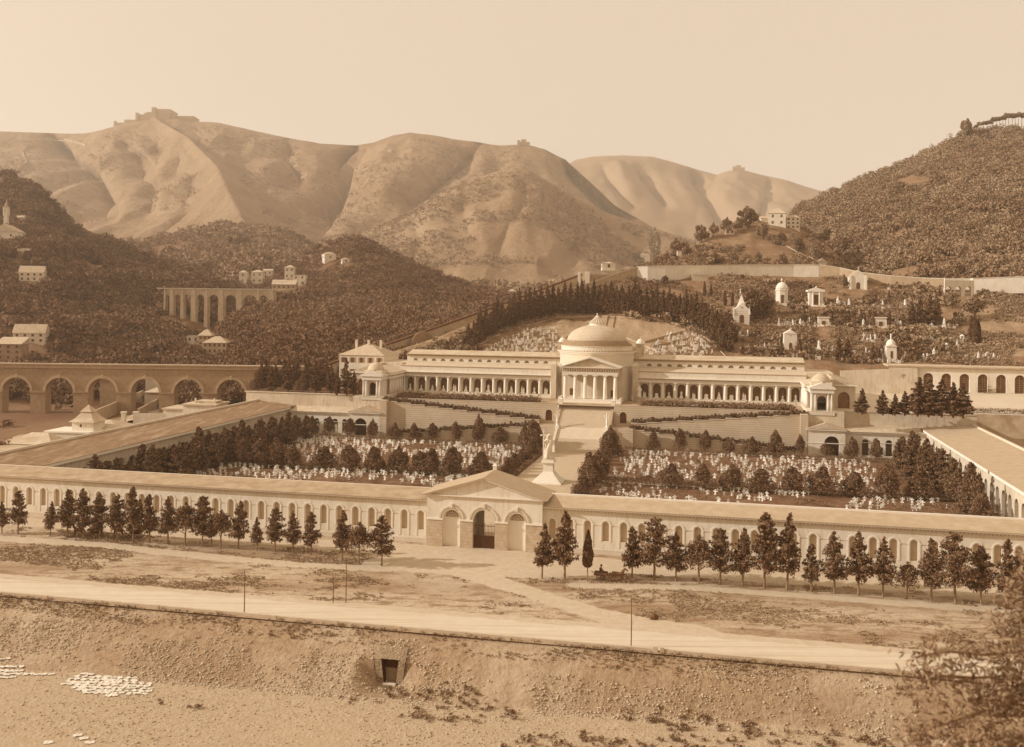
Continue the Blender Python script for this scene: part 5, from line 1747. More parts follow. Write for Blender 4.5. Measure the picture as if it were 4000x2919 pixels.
for s in (-1, 1):
    nm = 'left' if s < 0 else 'right'
    i = 0
    v = 12.0
    while v < 108:
        if s < 0 or v > 34:
            plant(f'bushy{i%3}' if i % 4 else f'round{i%5}', cw(s * (84.8 + rt.uniform(-.8, .8)), v, 0), rt.uniform(.85, 1.15), f'tall dark tree, {ORD[i]} from the front wall beside the {nm} gallery', f'tall dark trees beside the {nm} gallery', sz=rt.uniform(.85, 1.35))
            i += 1
        v += 4.4
    i = 0
    v = 30.0 if s < 0 else 70.0
    while v < 106:
        plant(f'bushy{(i+1)%3}', cw(s * (79 + rt.uniform(-1.5, 1.5)), v, 0), rt.uniform(.9, 1.1), f'dark tree, {ORD[i]} from the front in the inner row beside the {nm} gallery', f'inner row of dark trees beside the {nm} gallery', sz=rt.uniform(.95, 1.3))
        i += 1
        v += 14 if s > 0 else 6.0

# conifers on the right terrace, by the palace and on the left terrace
Z3 = lambda x, y: (2500 + x * .6658, 700 + y * .6658)
for i, (x, yb, yt, k) in enumerate(((1300, 1385, 1230, 'spruce0'), (1425, 1388, 1240, 'spruce1'), (1495, 1390, 1262, 'spruce2'), (1553, 1390, 1245, 'spruce1'), (1628, 1395, 1165, 'spruce0'), (1693, 1397, 1172, 'spruce2'), (1770, 1400, 1175, 'spruce1'), (1838, 1402, 1195, 'spruce0'), (1895, 1405, 1200, 'spruce2'), (1480, 1388, 1320, 'spruce0'))):
    px, py = Z3(x, yb)
    P = gp(px, py, 11.4)
    h = (yb - yt) * .6658 * P.y / F
    plant(k, P, h / 10 * 1.4, f'dark spruce, {ORD[i]} from the domed pavilion on the right terrace', 'spruces on the right terrace', sz=h / 10)
for i, (x, yb, yt, k) in enumerate(((1355, 1548, 1400, 'spruce0'), (1381, 1548, 1452, 'spruce2'), (1318, 1548, 1470, 'spruce1'))):
    P = gp(x, yb, 11.3)
    h = (yb - yt) * P.y / F
    plant(k, P, h / 10, ['tall dark spruce before the pale palace', 'shorter dark spruce between the palace and the pavilion', 'dark spruce at the left corner of the palace'][i], 'spruces before the palace', sz=h / 10)
for i in range(22):
    x = 1010 + (i * 14.2) + rt.uniform(-4, 4)
    P = cw(at_row(x, 1520, 124 + (i % 4) * 8), 124 + (i % 4) * 8, 11.3)
    plant(f'spruce{i%3}' if i % 3 else f'round{i%5}', P, rt.uniform(.8, 1.05), f'dark tree, {ORD[i]} from the left in the grove on the left terrace', 'dark grove on the left terrace', sz=rt.uniform(.72, 1.0) * (1 if i % 3 else 1.5))

# ring of conifers round the exedra
arc = [(1850, 1372), (1875, 1340), (1930, 1302), (2022, 1266), (2097, 1247), (2190, 1232), (2332, 1226), (2468, 1232), (2600, 1244), (2700, 1273), (2766, 1307), (2813, 1353), (2835, 1394)]
d = [0]
for a, b in zip(arc, arc[1:]):
    d.append(d[-1] + math.hypot(b[0] - a[0], b[1] - a[1]))
nring = 50
for row in range(2):
    for i in range(nring):
        s = d[-1] * (i + .5 * row) / nring
        x, y = np.interp(s, d, [q[0] for q in arc]), np.interp(s, d, [q[1] for q in arc])
        cx, cy = 2330, 1420
        k = 1 + .05 * row + rt.uniform(-.01, .01)
        x2, y2 = cx + (x - cx) * k, cy + (y - cy) * (1 + .16 * row)
        P = hit(x2, y2 - 2)
        plant(f'spruce{(i+row)%3}', P, rt.uniform(.8, 1.05), f'dark fir, {ORD[i]} from the left in the {"inner" if row == 0 else "outer"} ring behind the chapel', f'firs in the {"inner" if row == 0 else "outer"} ring behind the chapel', sz=rt.uniform(.8, 1.15) - .2 * (s < d[1]))

# single dark conifers and cypresses on the tomb slope
SL = [(1165, 1072, 925, 'spruce0'), (1218, 1072, 930, 'spruce1'), (1368, 1068, 965, 'spruce2'), (1405, 1068, 990, 'spruce0'), (1300, 868, 765, 'slim0'), (1320, 868, 790, 'slim1'), (1372, 868, 770, 'slim2'), (1462, 868, 770, 'slim0'),
      (1595, 862, 720, 'spruce1'), (1640, 860, 690, 'spruce0'), (1700, 862, 675, 'spruce2'), (1745, 862, 700, 'spruce1'), (1760, 700, 640, 'spruce0'), (830, 1040, 950, 'slim0'), (935, 1045, 940, 'slim2'), (1630, 1066, 985, 'slim1'),
      (380, 690, 600, 'slim0'), (415, 690, 615, 'slim1'), (500, 745, 650, 'slim2'), (540, 748, 660, 'slim0'), (1000, 650, 605, 'slim1'), (1945, 960, 800, 'slim2'), (1965, 965, 790, 'slim0'), (1985, 960, 820, 'slim1'),
      (1960, 820, 680, 'olive1'), (1830, 760, 650, 'olive0'), (1870, 860, 780, 'olive2'), (690, 830, 660, 'spruce1'), (650, 800, 640, 'olive0'), (730, 810, 650, 'olive1'), (620, 700, 630, 'olive2'), (1010, 850, 770, 'olive0'), (960, 850, 780, 'olive1'), (1180, 860, 790, 'olive2'),
      (660, 1040, 975, 'olive0'), (600, 1030, 960, 'spruce2'), (520, 900, 800, 'spruce0'), (560, 960, 860, 'spruce1'), (1560, 965, 900, 'olive1'), (1500, 960, 905, 'olive2'), (1195, 640, 560, 'olive0'), (1460, 720, 650, 'slim0'), (1160, 1000, 940, 'olive1'), (985, 1040, 960, 'olive2'),
      (150, 625, 565, 'olive0'), (65, 620, 590, 'olive1'), (600, 590, 560, 'olive2')]
for i, (x, yb, yt, k) in enumerate(SL):
    px, py = Z3(x, yb)
    P = hit(px, py)
    h = (yb - yt) * .6658 * P.y / F
    kd = {'spr': 'dark conifer', 'sli': 'slim dark cypress', 'oli': 'bushy broadleaf tree'}[k[:3]]
    sc = h / tree_h(k)
    plant(k, P, sc * (1.0 if k[0] != 'o' else 1.1), f'{kd}, {ORD[i]} among the trees on the hillside of tombs', 'trees on the hillside of tombs', sz=sc)

# knoll trees
KN = [(2920, 893, 806, 'olive0', 1.25), (2785, 925, 870, 'olive1', 1), (2740, 950, 880, 'olive2', 1), (2840, 915, 850, 'olive0', 1), (2880, 905, 850, 'olive2', 1), (2640, 1000, 930, 'olive1', 1), (2555, 1030, 890, 'olive0', .6), (2490, 1040, 985, 'olive2', 1.2),
      (2680, 1010, 945, 'olive2', .8), (2980, 935, 870, 'olive1', 1), (3050, 960, 905, 'olive0', 1), (3120, 990, 930, 'olive2', 1), (3180, 1020, 950, 'olive1', 1), (2790, 1030, 985, 'olive0', 1), (2870, 1030, 985, 'olive1', 1), (2730, 1035, 990, 'olive2', 1), (2960, 1035, 985, 'olive0', 1), (3060, 1035, 990, 'olive1', 1),
      (3220, 950, 890, 'olive2', 1), (3290, 1000, 930, 'olive0', 1), (3150, 900, 850, 'olive1', 1)]
for i, (x, yb, yt, k, ws) in enumerate(KN):
    P = hit(x, yb)
    h = (yb - yt) * P.y / F
    plant(k, P, h / 6 * ws * .95, ('spreading flat-topped tree on top of the knoll beside the villas' if i == 0 else f'grey-green tree, {ORD[i-1]} among the trees on the villa knoll'), 'trees on the villa knoll', sz=h / 6)
# pines on the ridge at the upper right
plant('olive0', hit(3776, 545) , 3.0, 'round broadleaf tree at the left end of the pines on the ridge', None, sz=3.4)
PR = [(3812, 530), (3828, 527), (3842, 524), (3856, 521), (3868, 519), (3880, 516), (3893, 513), (3905, 511), (3918, 508), (3928, 506), (3941, 505), (3953, 503), (3966, 503), (3978, 503), (3990, 504), (4004, 504)]
for i, (x, y) in enumerate(PR):
    Yr = 962
    P = pt(x, y, Yr)
    P.z += 1.0
    plant('pine', P, .9 + .05 * (i % 3), f'thin-stemmed pine, {ORD[i]} from the left on the skyline ridge', 'pines on the skyline ridge', sz=.80 + .05 * ((i * 7) % 4) + .035 * min(i, 10))

# ================================================================= hedges and beds
def hedge_mesh(name, m, L_, wd, h, n, ls=.12):
    g = np.random.default_rng(int(L_ * 10) + n)
    global rng
    rng = g
    c = np.stack([g.uniform(-L_ / 2, L_ / 2, n), g.uniform(-wd / 2, wd / 2, n), h * g.random(n) ** .6 * (1 + .18 * np.sin(g.uniform(0, 6, n)))], 1)
    v, f = leaf_tris(c, ls)
    return npmesh(name, v, f, m)


def hedge(label, u0, u1, v0, v1, h, wd, group=None, ls=.14, dens=70):
    horiz = abs(u1 - u0) > abs(v1 - v0)
    L_ = abs(u1 - u0) if horiz else abs(v1 - v0)
    me = hedge_mesh('hedge', M['hedge'], L_, wd, h, int(L_ * dens), ls)
    o = link('hedge', me)
    o.location = cw((u0 + u1) / 2, (v0 + v1) / 2, 0)
    o.rotation_euler = (0, 0, -YAW + (0 if horiz else math.pi / 2))
    return tag(o, label, 'hedge', group)


for s in (-1, 1):
    nm = 'left' if s < 0 else 'right'
    hedge(f'low dark hedge at the back of the {nm} lawn before the terrace walls', s * 12, s * 86, 108.5, 108.5, 1.15, 1.1)
    hedge(f'low hedge behind the cross path on the {nm} lawn', s * 10, s * 84, 64.3, 64.3, .8, .9)
    hedge(f'low hedge before the cross path on the {nm} lawn', s * 10, s * 86, 60.0, 60.0, .75, .9)
    hedge(f'low hedge edging the {nm} side of the avenue', s * (8.6 if s < 0 else 7.6), s * (8.6 if s < 0 else 7.6), 10, 100, .8, .9)

SH = [round_mesh('shrub', M['hedge'], 1.5, .9, .1, 620, .11, 8, 200 + i, .15) for i in range(3)]


def shrub(P, sc, label, group, sz=None, name='shrub'):
    o = link(name, SH[random.randrange(3)])
    o.location = P
    o.rotation_euler = (0, 0, random.uniform(0, 6))
    o.scale = (sc, sc, sz or sc)
    return tag(o, label, 'shrub', group)


for (u, wd, v, z, nm) in HEDGE:
    for k in (-.38, -.12, .14, .4):
        shrub(cw(u + k * wd, v + random.uniform(-.25, .15), z), random.uniform(1.0, 1.35), f'dark shrub planted along the {nm} of the terrace', f'shrubs along the {nm}', sz=random.uniform(.75, 1.05))
    shrub(cw(u, v, z), .8, f'dark shrub planted along the {nm} of the terrace', f'shrubs along the {nm}')
for s in (-1, 1):
    nm = 'left' if s < 0 else 'right'
    for i in range(13):
        shrub(cw(s * (16 + 3.1 * i), 118.6, 10.95), .95, f'ball shrub, {ORD[i]} from the chapel along the {nm} terrace edge', f'clipped ball shrubs on the {nm} terrace edge', name='ball_shrub')
    g = np.random.default_rng(40 + s)
    n = 420
    U, V = s * g.uniform(15, 57, n), g.uniform(119.5, 124.5, n)
    P = np.stack([G0[0] + U * CW + V * SW, G0[1] - U * SW + V * CW, np.full(n, 10.95)], 1)
    v, f = bush_cloud(P, g.uniform(.6, 1.7, n), 60, .13)
    tag(link('planting_bed', npmesh('planting_bed', v, f, M['hedge'])), f'bed of bushes on the {nm} upper terrace below the columns', 'planting bed', None, 'stuff')
    n = 160
    U, V = s * g.uniform(17, 55, n), g.uniform(118.9, 123.5, n)
    P = np.stack([G0[0] + U * CW + V * SW, G0[1] - U * SW + V * CW, np.full(n, 11.6)], 1)
    v, f = bush_cloud(P, g.uniform(.15, .4, n), 9, .5)
    tag(link('flowers', npmesh('flowers', v, f, M['flower'])), f'pale flowers in the bed on the {nm} upper terrace', 'flowers', None, 'stuff')
    # bushes among the graves
    n = 1500
    U, V = s * g.uniform(13, 83, n), g.uniform(44, 107, n)
    k = (np.abs(V - 62) > 3) & (fbm(U * .12, V * .12) > -.08)
    U, V = U[k], V[k]
    P = np.stack([G0[0] + U * CW + V * SW, G0[1] - U * SW + V * CW, np.zeros(len(U))], 1)
    v, f = bush_cloud(P, g.uniform(.25, .75, len(U)), 36, .2)
    tag(link('rose_bushes', npmesh('rose_bushes', v, f, M['hedge'])), f'low bushes growing between the crosses on the {nm} lawn', 'bushes', None, 'stuff')
hedge('hedge and shrubs along the edge of the right terrace wall', 100, 138, 126.5, 126.5, 1.2, 1.4, dens=120).location.z = 11.6

# ================================================================= crosses on the lawns
def cross_mb(k=1.0, base=True, st=0):
    mb = MB()
    if base:
        mb.box(-.22, .22, -.16, .16, 0, .3)
    mb.box(-.11, .11, -.06, .06, .25, 1.4).box(-.40, .40, -.06, .06, .84, 1.06)
    if st == 1 and base:
        for x, z in ((-.38, .965), (.38, .965), (0, 1.4)):
            mb.ball((x, 0, z), .12, 6, 4, sy=.6)
    if st == 2:
        mb.box(-.3, .3, -.3, .3, 0, .14).box(-.17, .17, -.12, .12, .3, .55)
    return mb


CR = [cross_mb(st=i).mesh('grave_cross', M['marble']) for i in range(3)]
g = np.random.default_rng(77)
pts_ = []
for s, v0, v1, n, key in ((-1, 45, 59.3, 340, 'front left'), (1, 45, 59.3, 230, 'front right'), (-1, 65.5, 107, 1000, 'back left'), (1, 65.5, 107, 680, 'back right')):
    for i in range(n):
        u = s * g.uniform(12.5, 82 if s > 0 else 84)
        v = v0 + (v1 - v0) * g.random() ** 1.1
        v = round(v / 1.5) * 1.5 + g.normal() * .22
        if fbm(np.array([u * .07 + 4]), np.array([v * .09]), 3)[0] < -.16:
            continue
        if s > 0 and u > 74 and v > 60:
            continue
        pts_.append((u, v, key, g.random()))
pts_.sort(key=lambda q: (cw(q[0], q[1]) - Vector((0, 0, 40))).length)
FAR_V, FAR_F = {}, {}
for i, (u, v, key, r_) in enumerate(pts_):
    P = cw(u, v, 0)
    if i < 300:
        o = link('grave_cross', CR[int(r_ * 2.99)])
        o.location = P
        o.rotation_euler = (0, 0, -YAW + random.uniform(-.5, .5))
        k = random.uniform(.6, .95)
        o.scale = (k * 1.12, k, k * .8)
        fr_ = key.split()
        tag(o, f'small white marble cross in the grass of the {fr_[0]} {fr_[1]} lawn', 'grave cross', f'white crosses on the {key} lawn')
    else:
        mb = FAR_V.setdefault(key, MB())
        c = cross_mb(st=0 if r_ < .6 else 2)
        k = random.uniform(.62, 1.0)
        a = -YAW + random.uniform(-.5, .5)
        mb.add([(P.x + (x * math.cos(a) - y * math.sin(a)) * k * 1.12, P.y + (x * math.sin(a) + y * math.cos(a)) * k, z * k * .8) for x, y, z in c.v], c.f)
for key, mb in FAR_V.items():
    o = link('distant_grave_crosses', mb.mesh('distant_grave_crosses', M['marble']))
    tag(o, f'crowd of small white crosses farther off on the {key} lawn', 'grave crosses', None, 'stuff')

# dense brushed dark mass of ivy bank on left hidden; graves of the exedra
ex = MB()
mk = MB()
EXL = [[(1860, 1392), (1960, 1330), (2060, 1290), (2170, 1285), (2200, 1380)], [(2500, 1392), (2600, 1310), (2690, 1290), (2760, 1340), (2800, 1392)]]


def inpoly(x, y, P):
    c = False
    for (x1, y1), (x2, y2) in zip(P, P[1:] + P[:1]):
        if (y1 > y) != (y2 > y) and x < (x2 - x1) * (y - y1) / (y2 - y1) + x1:
            c = not c
    return c


rr = random.Random(12)
cnt = 0
spots = []
while cnt < 460:
    x, y = rr.uniform(1850, 2810), rr.uniform(1280, 1395)
    if any(inpoly(x, y, P) for P in EXL):
        P = hit(x, y)
        k = rr.uniform(.45, 1.0)
        st_ = rr.random()
        if st_ < .5:
            c = cross_mb(st=0)
        elif st_ < .8:
            c = MB().taper(0, 0, 0, 1.5, .3, .25, .15, .12)
        else:
            c = MB().box(-.5, .5, -.2, .2, 0, .9)
        mk.add([(P.x + a * k * 1.3, P.y + b * k, P.z + q * k * 1.1) for a, b, q in c.v], c.f)
        cnt += 1
o = link('slope_graves', mk.mesh('slope_graves', M['marble']))
tag(o, 'mass of small white gravestones on the slope behind the domed chapel', 'gravestones', None, 'stuff')
# terrace walls of the exedra and hillside
def low_wall(name, label, pts2, h, th, m, group=None, n=10, dz=0, cat='wall'):
    Q = []
    for (x0, y0), (x1, y1) in zip(pts2, pts2[1:]):
        for i in range(n):
            Q.append(hit(x0 + (x1 - x0) * i / n, y0 + (y1 - y0) * i / n))
    Q.append(hit(*pts2[-1]))
    o0 = Q[0].copy()
    mb = MB()
    for a, b in zip(Q, Q[1:]):
        if (a - b).length > 60:
            continue
        A, B = a - o0, b - o0
        mb.add([(A.x, A.y, A.z - 2.5), (B.x, B.y, B.z - 2.5), (B.x, B.y, B.z + h + dz), (A.x, A.y, A.z + h + dz), (A.x, A.y + th, A.z - 2.5), (B.x, B.y + th, B.z - 2.5), (B.x, B.y + th, B.z + h + dz), (A.x, A.y + th, A.z + h + dz)],
               [(0, 1, 2, 3), (5, 4, 7, 6), (3, 2, 6, 7), (0, 3, 7, 4), (1, 5, 6, 2)])
    return solo(name, label, cat, mb, m, world=o0, group=group)


W_ = [[Z3(*q) for q in L_] for L_ in ([(30, 965), (250, 905)], [(60, 995), (330, 935)], [(100, 1015), (400, 965)], [(150, 1035), (455, 1000)])]
for i, w_ in enumerate(W_):
    low_wall('terrace_wall', f'low dark terrace wall, {ORD[i]} from the top on the right of the grave slope', w_, .9, .5, M['shade'], 'terrace walls of the grave slope')
low_wall('edge_path', 'pale stone edge curving round the right side of the grave slope', [Z3(*q) for q in ((140, 825), (280, 875), (400, 945), (470, 1010), (500, 1040))], .4, 1.6, M['gravel'], cat='kerb')
low_wall('edge_path', 'pale stone edge on the left side of the grave slope', [(1880, 1345), (1945, 1310), (2040, 1275)], .3, 1.2, M['gravel'], cat='kerb')
for i, xx in enumerate((2372, 2400)):
    low_wall('slope_stair', ['stone stair climbing the grave slope, left of a pair', 'stone stair climbing the grave slope, right of a pair'][i], [(xx - 8, 1290), (xx + 2, 1238)], .5, 1.5, M['shade'], 'stairs on the grave slope', cat='stair')
ZT = lambda x, y: (2800 + x * .3092, 1000 + y * .3092)
ZR = lambda x, y: (3300 + x * .4237, 950 + y * .4237)
low_wall('terrace_wall', 'pale terrace wall below the domed and temple tombs', [ZT(*q) for q in ((760, 622), (1030, 632), (1500, 655), (2264, 670))], .7, 1.5, M['stone'])
low_wall('terrace_wall', 'long pale terrace wall across the middle of the hillside of tombs', [ZT(650, 884), ZT(1250, 890), ZT(2264, 918), ZR(400, 783), ZR(700, 775), ZR(1030, 785)], .6, 1.5, M['stone'])
low_wall('terrace_wall', 'short pale wall below the large seated hillside statue', [ZT(1170, 1200), ZT(1340, 1202)], .5, 1.2, M['stone'])
low_wall('hill_path', 'pale path running down from the spired tomb', [ZT(560, 1002), ZT(700, 960), ZT(810, 942)], .15, 1.2, M['gravel'], cat='path')
low_wall('hill_path', 'pale sloping path above the new portico', [ZR(660, 1110), ZR(900, 1040), ZR(1190, 972)], .3, 1.6, M['gravel'], cat='path')
low_wall('hill_path', 'pale sloping path near the small stone kiosk', [ZR(910, 935), ZR(1030, 872)], .3, 1.4, M['gravel'], cat='path')
low_wall('villa_path', 'stony path descending the villa knoll toward the boundary wall', [(3050, 950), (3110, 985), (3170, 1010), (3210, 1035)], .5, 2.5, M['gravel'], cat='path')

# ================================================================= hillside tombs
def tomb_at(x, y, name, label, cat='tomb'):
    P = hit(x, y)
    return P, P.y / F


def mk_tomb(xc, yb, wpx, hpx, style, label):
    P, k = tomb_at(xc, yb, '', '')
    w_, h = wpx * k, hpx * k
    t = Thing('mausoleum', label, 'mausoleum', world=P, rz=-YAW * .8)
    d = w_
    hw = w_ / 2
    wl = M['wall']
    if style == 'spire':
        wl = mat('striped_marble', .82, .04, 1, stripe=('Z', .7, .35, .5, .7))
        t.part('wall', MB().box(-hw, hw, 0, d, -3, h * .46), wl)
        t.part('roof', MB().prism([(-hw, h * .46), (hw, h * .46), (0, h * .72)], 0, d).taper(0, d / 2, h * .5, h, hw * .62, hw * .62, .04, .04), M['trim'])
        t.part('pinnacles', MB().taper(-hw, 0, h * .3, h * .58, .35, .35, .05, .05).taper(hw, 0, h * .3, h * .58, .35, .35, .05, .05).taper(hw, d, h * .3, h * .58, .35, .35, .05, .05).taper(-hw, d, h * .3, h * .58, .35, .35, .05, .05), M['trim'])
        t.part('door', MB().archpanel(0, hw * .28, 0, h * .22, -.06), M['window'])
        t.part('rose_window', MB().archpanel(0, hw * .22, h * .52, h * .52, -.07), M['niche'])
    elif style == 'dome':
        o8 = [(hw * math.cos(math.pi / 8 + math.pi * i / 4), d / 2 + hw * math.sin(math.pi / 8 + math.pi * i / 4)) for i in range(8)]
        t.part('wall', MB().prismz(o8, -3, h * .55), wl)
        t.part('cornice', MB().prismz([(x * 1.08, (y - d / 2) * 1.08 + d / 2) for x, y in o8], h * .53, h * .58), M['trim'])
        rd = hw * .95
        t.part('dome', MB().lathe([(rd * math.cos(R(a)), h * .58 + h * .27 * math.sin(R(a))) for a in (0, 15, 30, 45, 60, 75, 88)], 20, 0, d / 2).tube([(0, d / 2, h * .84), (0, d / 2, h)], .22, 6).ball((0, d / 2, h * .93), .4), M['trim'], smooth=True)
        t.part('door', MB().box(-hw * .22, hw * .22, -.02, .3, 0, h * .36), M['window'])
        t.part('steps', MB().box(-hw * .6, hw * .6, -1.5, 0, -2, .5), M['trim'])
    elif style == 'temple':
        t.part('wall', MB().taper(0, d / 2, -3, h * .72, hw * .95, d / 2, hw * .88, d / 2), wl)
        t.part('cornice', MB().box(-hw * 1.12, hw * 1.12, -.5, d, h * .72, h * .82), M['trim'])
        t.part('pediment', MB().prism([(-hw, h * .82), (hw, h * .82), (0, h * .95)], -.4, d * .6), M['trim'])
        t.part('acroterion', MB().ball((0, -.2, h * .97), hw * .12), M['trim'])
        t.part('door', MB().box(-hw * .3, hw * .3, -.05, .2, 0, h * .56), M['window'])
        t.part('column', MB().cyl(-hw * .42, -.25, 0, h * .7, hw * .09, 8), M['trim'])
        t.part('column', MB().cyl(hw * .42, -.25, 0, h * .7, hw * .09, 8), M['trim'])
    elif style == 'gothic':
        t.part('wall', MB().box(-hw, hw, 0, d * 1.2, -3, h * .55).prism([(-hw, h * .55), (hw, h * .55), (0, h * .86)], 0, .4), wl)
        t.part('roof', MB().prism([(-hw * 1.05, h * .54), (hw * 1.05, h * .54), (0, h * .85)], .4, d * 1.25), M['roof'])
        t.part('buttress', MB().taper(-hw, -.1, -3, h * .62, .5, .6, .3, .3), M['trim'])
        t.part('buttress', MB().taper(hw, -.1, -3, h * .62, .5, .6, .3, .3), M['trim'])
        t.part('cross', MB().box(-.1, .1, .05, .25, h * .84, h * 1.02).box(-.45, .45, .05, .25, h * .93, h * .96), M['trim'])
        t.part('door', MB().archpanel(0, hw * .24, 0, h * .22, -.06), M['window'])
    elif style == 'chapel':
        t.part('wall', MB().box(-hw, hw, 0, d, -4, h * .72).prism([(-hw, h * .72), (hw, h * .72), (0, h * .88)], 0, .5), M['house'] if 0 else wl)
        t.part('roof', MB().prism([(-hw * 1.08, h * .71), (hw * 1.08, h * .71), (0, h * .89)], -.2, d), M['trim'])
        t.part('cross', MB().box(-.12, .12, .05, .25, h * .88, h).box(-.45, .45, .05, .25, h * .93, h * .96), M['trim'])
        t.part('door', MB().archpanel(0, hw * .24, .2, h * .22, -.06), M['window'])
        t.part('rose_window', MB().archpanel(0, hw * .17, h * .6, h * .6, -.06), M['niche'])
        t.part('base', MB().box(-hw * 1.25, hw * 1.25, -.8, d, -5, 0), M['wall2'])
    elif style == 'low':
        t.part('wall', MB().taper(0, d / 2, -2, h * .8, hw, d / 2, hw * .85, d / 2), wl)
        t.part('cornice', MB().box(-hw * .95, hw * .95, -.3, d, h * .8, h * .9), M['trim'])
        t.part('door', MB().box(-hw * .28, hw * .28, -.25, .2, 0, h * .5), M['window'])
        t.part('roof_hedge', MB().box(-hw * .8, hw * .8, .3, d * .9, h * .9, h), M['deep'])
    elif style == 'smalldome':
        t.part('wall', MB().box(-hw * .8, hw * .8, 0, d * .8, -3, h * .55), wl)
        t.part('pediment', MB().prism([(-hw, h * .55), (hw, h * .55), (0, h * .66)], -.3, d * .5), M['trim'])
        t.part('dome', MB().lathe([(hw * .8 * math.cos(R(a)), h * .58 + h * .24 * math.sin(R(a))) for a in (0, 20, 40, 60, 80)], 16, 0, d * .4), M['trim'], smooth=True)
        t.part('door', MB().box(-hw * .2, hw * .2, -.05, .1, h * .05, h * .38), M['window'])
        t.part('figure', MB().tube([(0, d * .4, h * .8), (0, d * .4, h)], .25, 6).ball((0, d * .4, h), .3), M['marble'])
    return t


mk_tomb(2897, 1263, 60, 112, 'spire', 'striped neo-gothic tomb with a tall pointed spire')
mk_tomb(3056, 1190, 49, 103, 'dome', 'octagonal white tomb with dome and finial on the upper terrace')
mk_tomb(3188, 1194, 58, 74, 'temple', 'white temple tomb with small pediment beside the octagonal one')
mk_tomb(3352, 1130, 58, 88, 'gothic', 'gothic gabled chapel tomb with cross below the boundary wall')
mk_tomb(3088, 1364, 48, 84, 'chapel', 'tall narrow white chapel tomb with cross above the right gallery')
mk_tomb(3483, 1412, 46, 104, 'smalldome', 'small domed tomb at the end of the gallery roof')
mk_tomb(3440, 1280, 50, 45, 'low', 'low pyramidal tomb with planted roof on the middle terrace')
mk_tomb(3217, 1273, 46, 38, 'low', 'low shaded tomb with dark doorway between trees on the middle terrace')
mk_tomb(3548, 1412, 26, 26, 'low', 'small latticed tomb beside the domed tomb')


def monument(x, yb, hpx, kind, i):
    P = hit(x, yb)
    h = hpx * P.y / F * 1.05
    mb = MB()
    w_ = h * .2
    mb.box(-w_, w_, -w_, w_, -1, h * .12).box(-w_ * .75, w_ * .75, -w_ * .75, w_ * .75, h * .12, h * .28)
    if kind == 'cross':
        mb.box(-w_ * .2, w_ * .2, -w_ * .15, w_ * .15, h * .28, h).box(-w_ * .9, w_ * .9, -w_ * .15, w_ * .15, h * .68, h * .78)
    elif kind == 'statue':
        s = statue_mb(h * .72)
        mb.add([(a, b, c + h * .28) for a, b, c in s.v], s.f)
    elif kind == 'obelisk':
        mb.taper(0, 0, h * .28, h * .9, w_ * .6, w_ * .6, w_ * .3, w_ * .3).taper(0, 0, h * .9, h, w_ * .3, w_ * .3, .01, .01)
    elif kind == 'column':
        mb.cyl(0, 0, h * .28, h * .9, w_ * .35, 8).ball((0, 0, h * .94), w_ * .4)
    elif kind == 'spire':
        mb.taper(0, 0, h * .28, h * .55, w_ * .6, w_ * .6, w_ * .5, w_ * .5).taper(0, 0, h * .55, h * .9, w_ * .7, w_ * .7, .05, .05).box(-w_ * .3, w_ * .3, -.05, .05, h * .9, h * .94)
    elif kind == 'urn':
        mb.lathe([(w_ * .3, h * .28), (w_ * .3, h * .5), (w_ * 1.1, h * .8), (w_, h)], 8)
    elif kind == 'kiosk':
        for a in (-1, 1):
            for b in (-1, 1):
                mb.box(a * w_ - .12, a * w_ + .12, b * w_ - .12, b * w_ + .12, 0, h * .75)
        mb.taper(0, 0, h * .75, h, w_ * 1.4, w_ * 1.4, w_ * .3, w_ * .3)
    names = {'cross': 'white cross monument', 'statue': 'white statue on a pedestal', 'obelisk': 'pointed white obelisk', 'column': 'thin white column monument', 'spire': 'tall pinnacled white monument', 'urn': 'white urn-shaped monument', 'kiosk': 'small open stone kiosk'}
    rowl = 'upper' if yb < 1215 else ('middle' if yb < 1300 else 'lower')
    lr = 'left' if x < 3130 else ('centre' if x < 3400 else 'right')
    solo('monument', f'{names[kind]}, {ORD[i]} of the monuments on the hillside, {rowl} {lr}', 'monument', mb, M['marble'], world=P, rz=-YAW, group='monuments on the hillside')


MN = [ZT(*q[:2]) + (q[2] * .3092, q[3]) for q in ((1525, 630, 115, 'spire'), (1553, 640, 70, 'obelisk'), (1667, 650, 105, 'obelisk'), (2095, 655, 90, 'obelisk'), (785, 860, 70, 'column'), (1055, 880, 85, 'statue'), (1172, 875, 95, 'column'), (960, 875, 70, 'statue'),
     (1615, 905, 60, 'cross'), (1850, 905, 105, 'statue'), (480, 1195, 65, 'cross'), (600, 1180, 75, 'obelisk'), (390, 1010, 75, 'statue'), (1290, 1195, 125, 'statue'), (1855, 1090, 115, 'cross'), (2000, 1080, 90, 'statue'), (870, 1300, 40, 'cross'), (965, 1302, 40, 'cross'),
     (1100, 1305, 50, 'cross'), (210, 1040, 75, 'statue'), (95, 800, 55, 'statue'), (305, 500, 95, 'statue'), (1030, 612, 40, 'cross'), (365, 1185, 35, 'urn'), (1235, 880, 50, 'column'), (1350, 1305, 40, 'cross'), (1490, 1300, 60, 'column'), (200, 600, 60, 'cross'), (1940, 1085, 90, 'obelisk'), (2140, 870, 40, 'cross'), (1090, 870, 50, 'statue'), (1390, 870, 60, 'column'))]
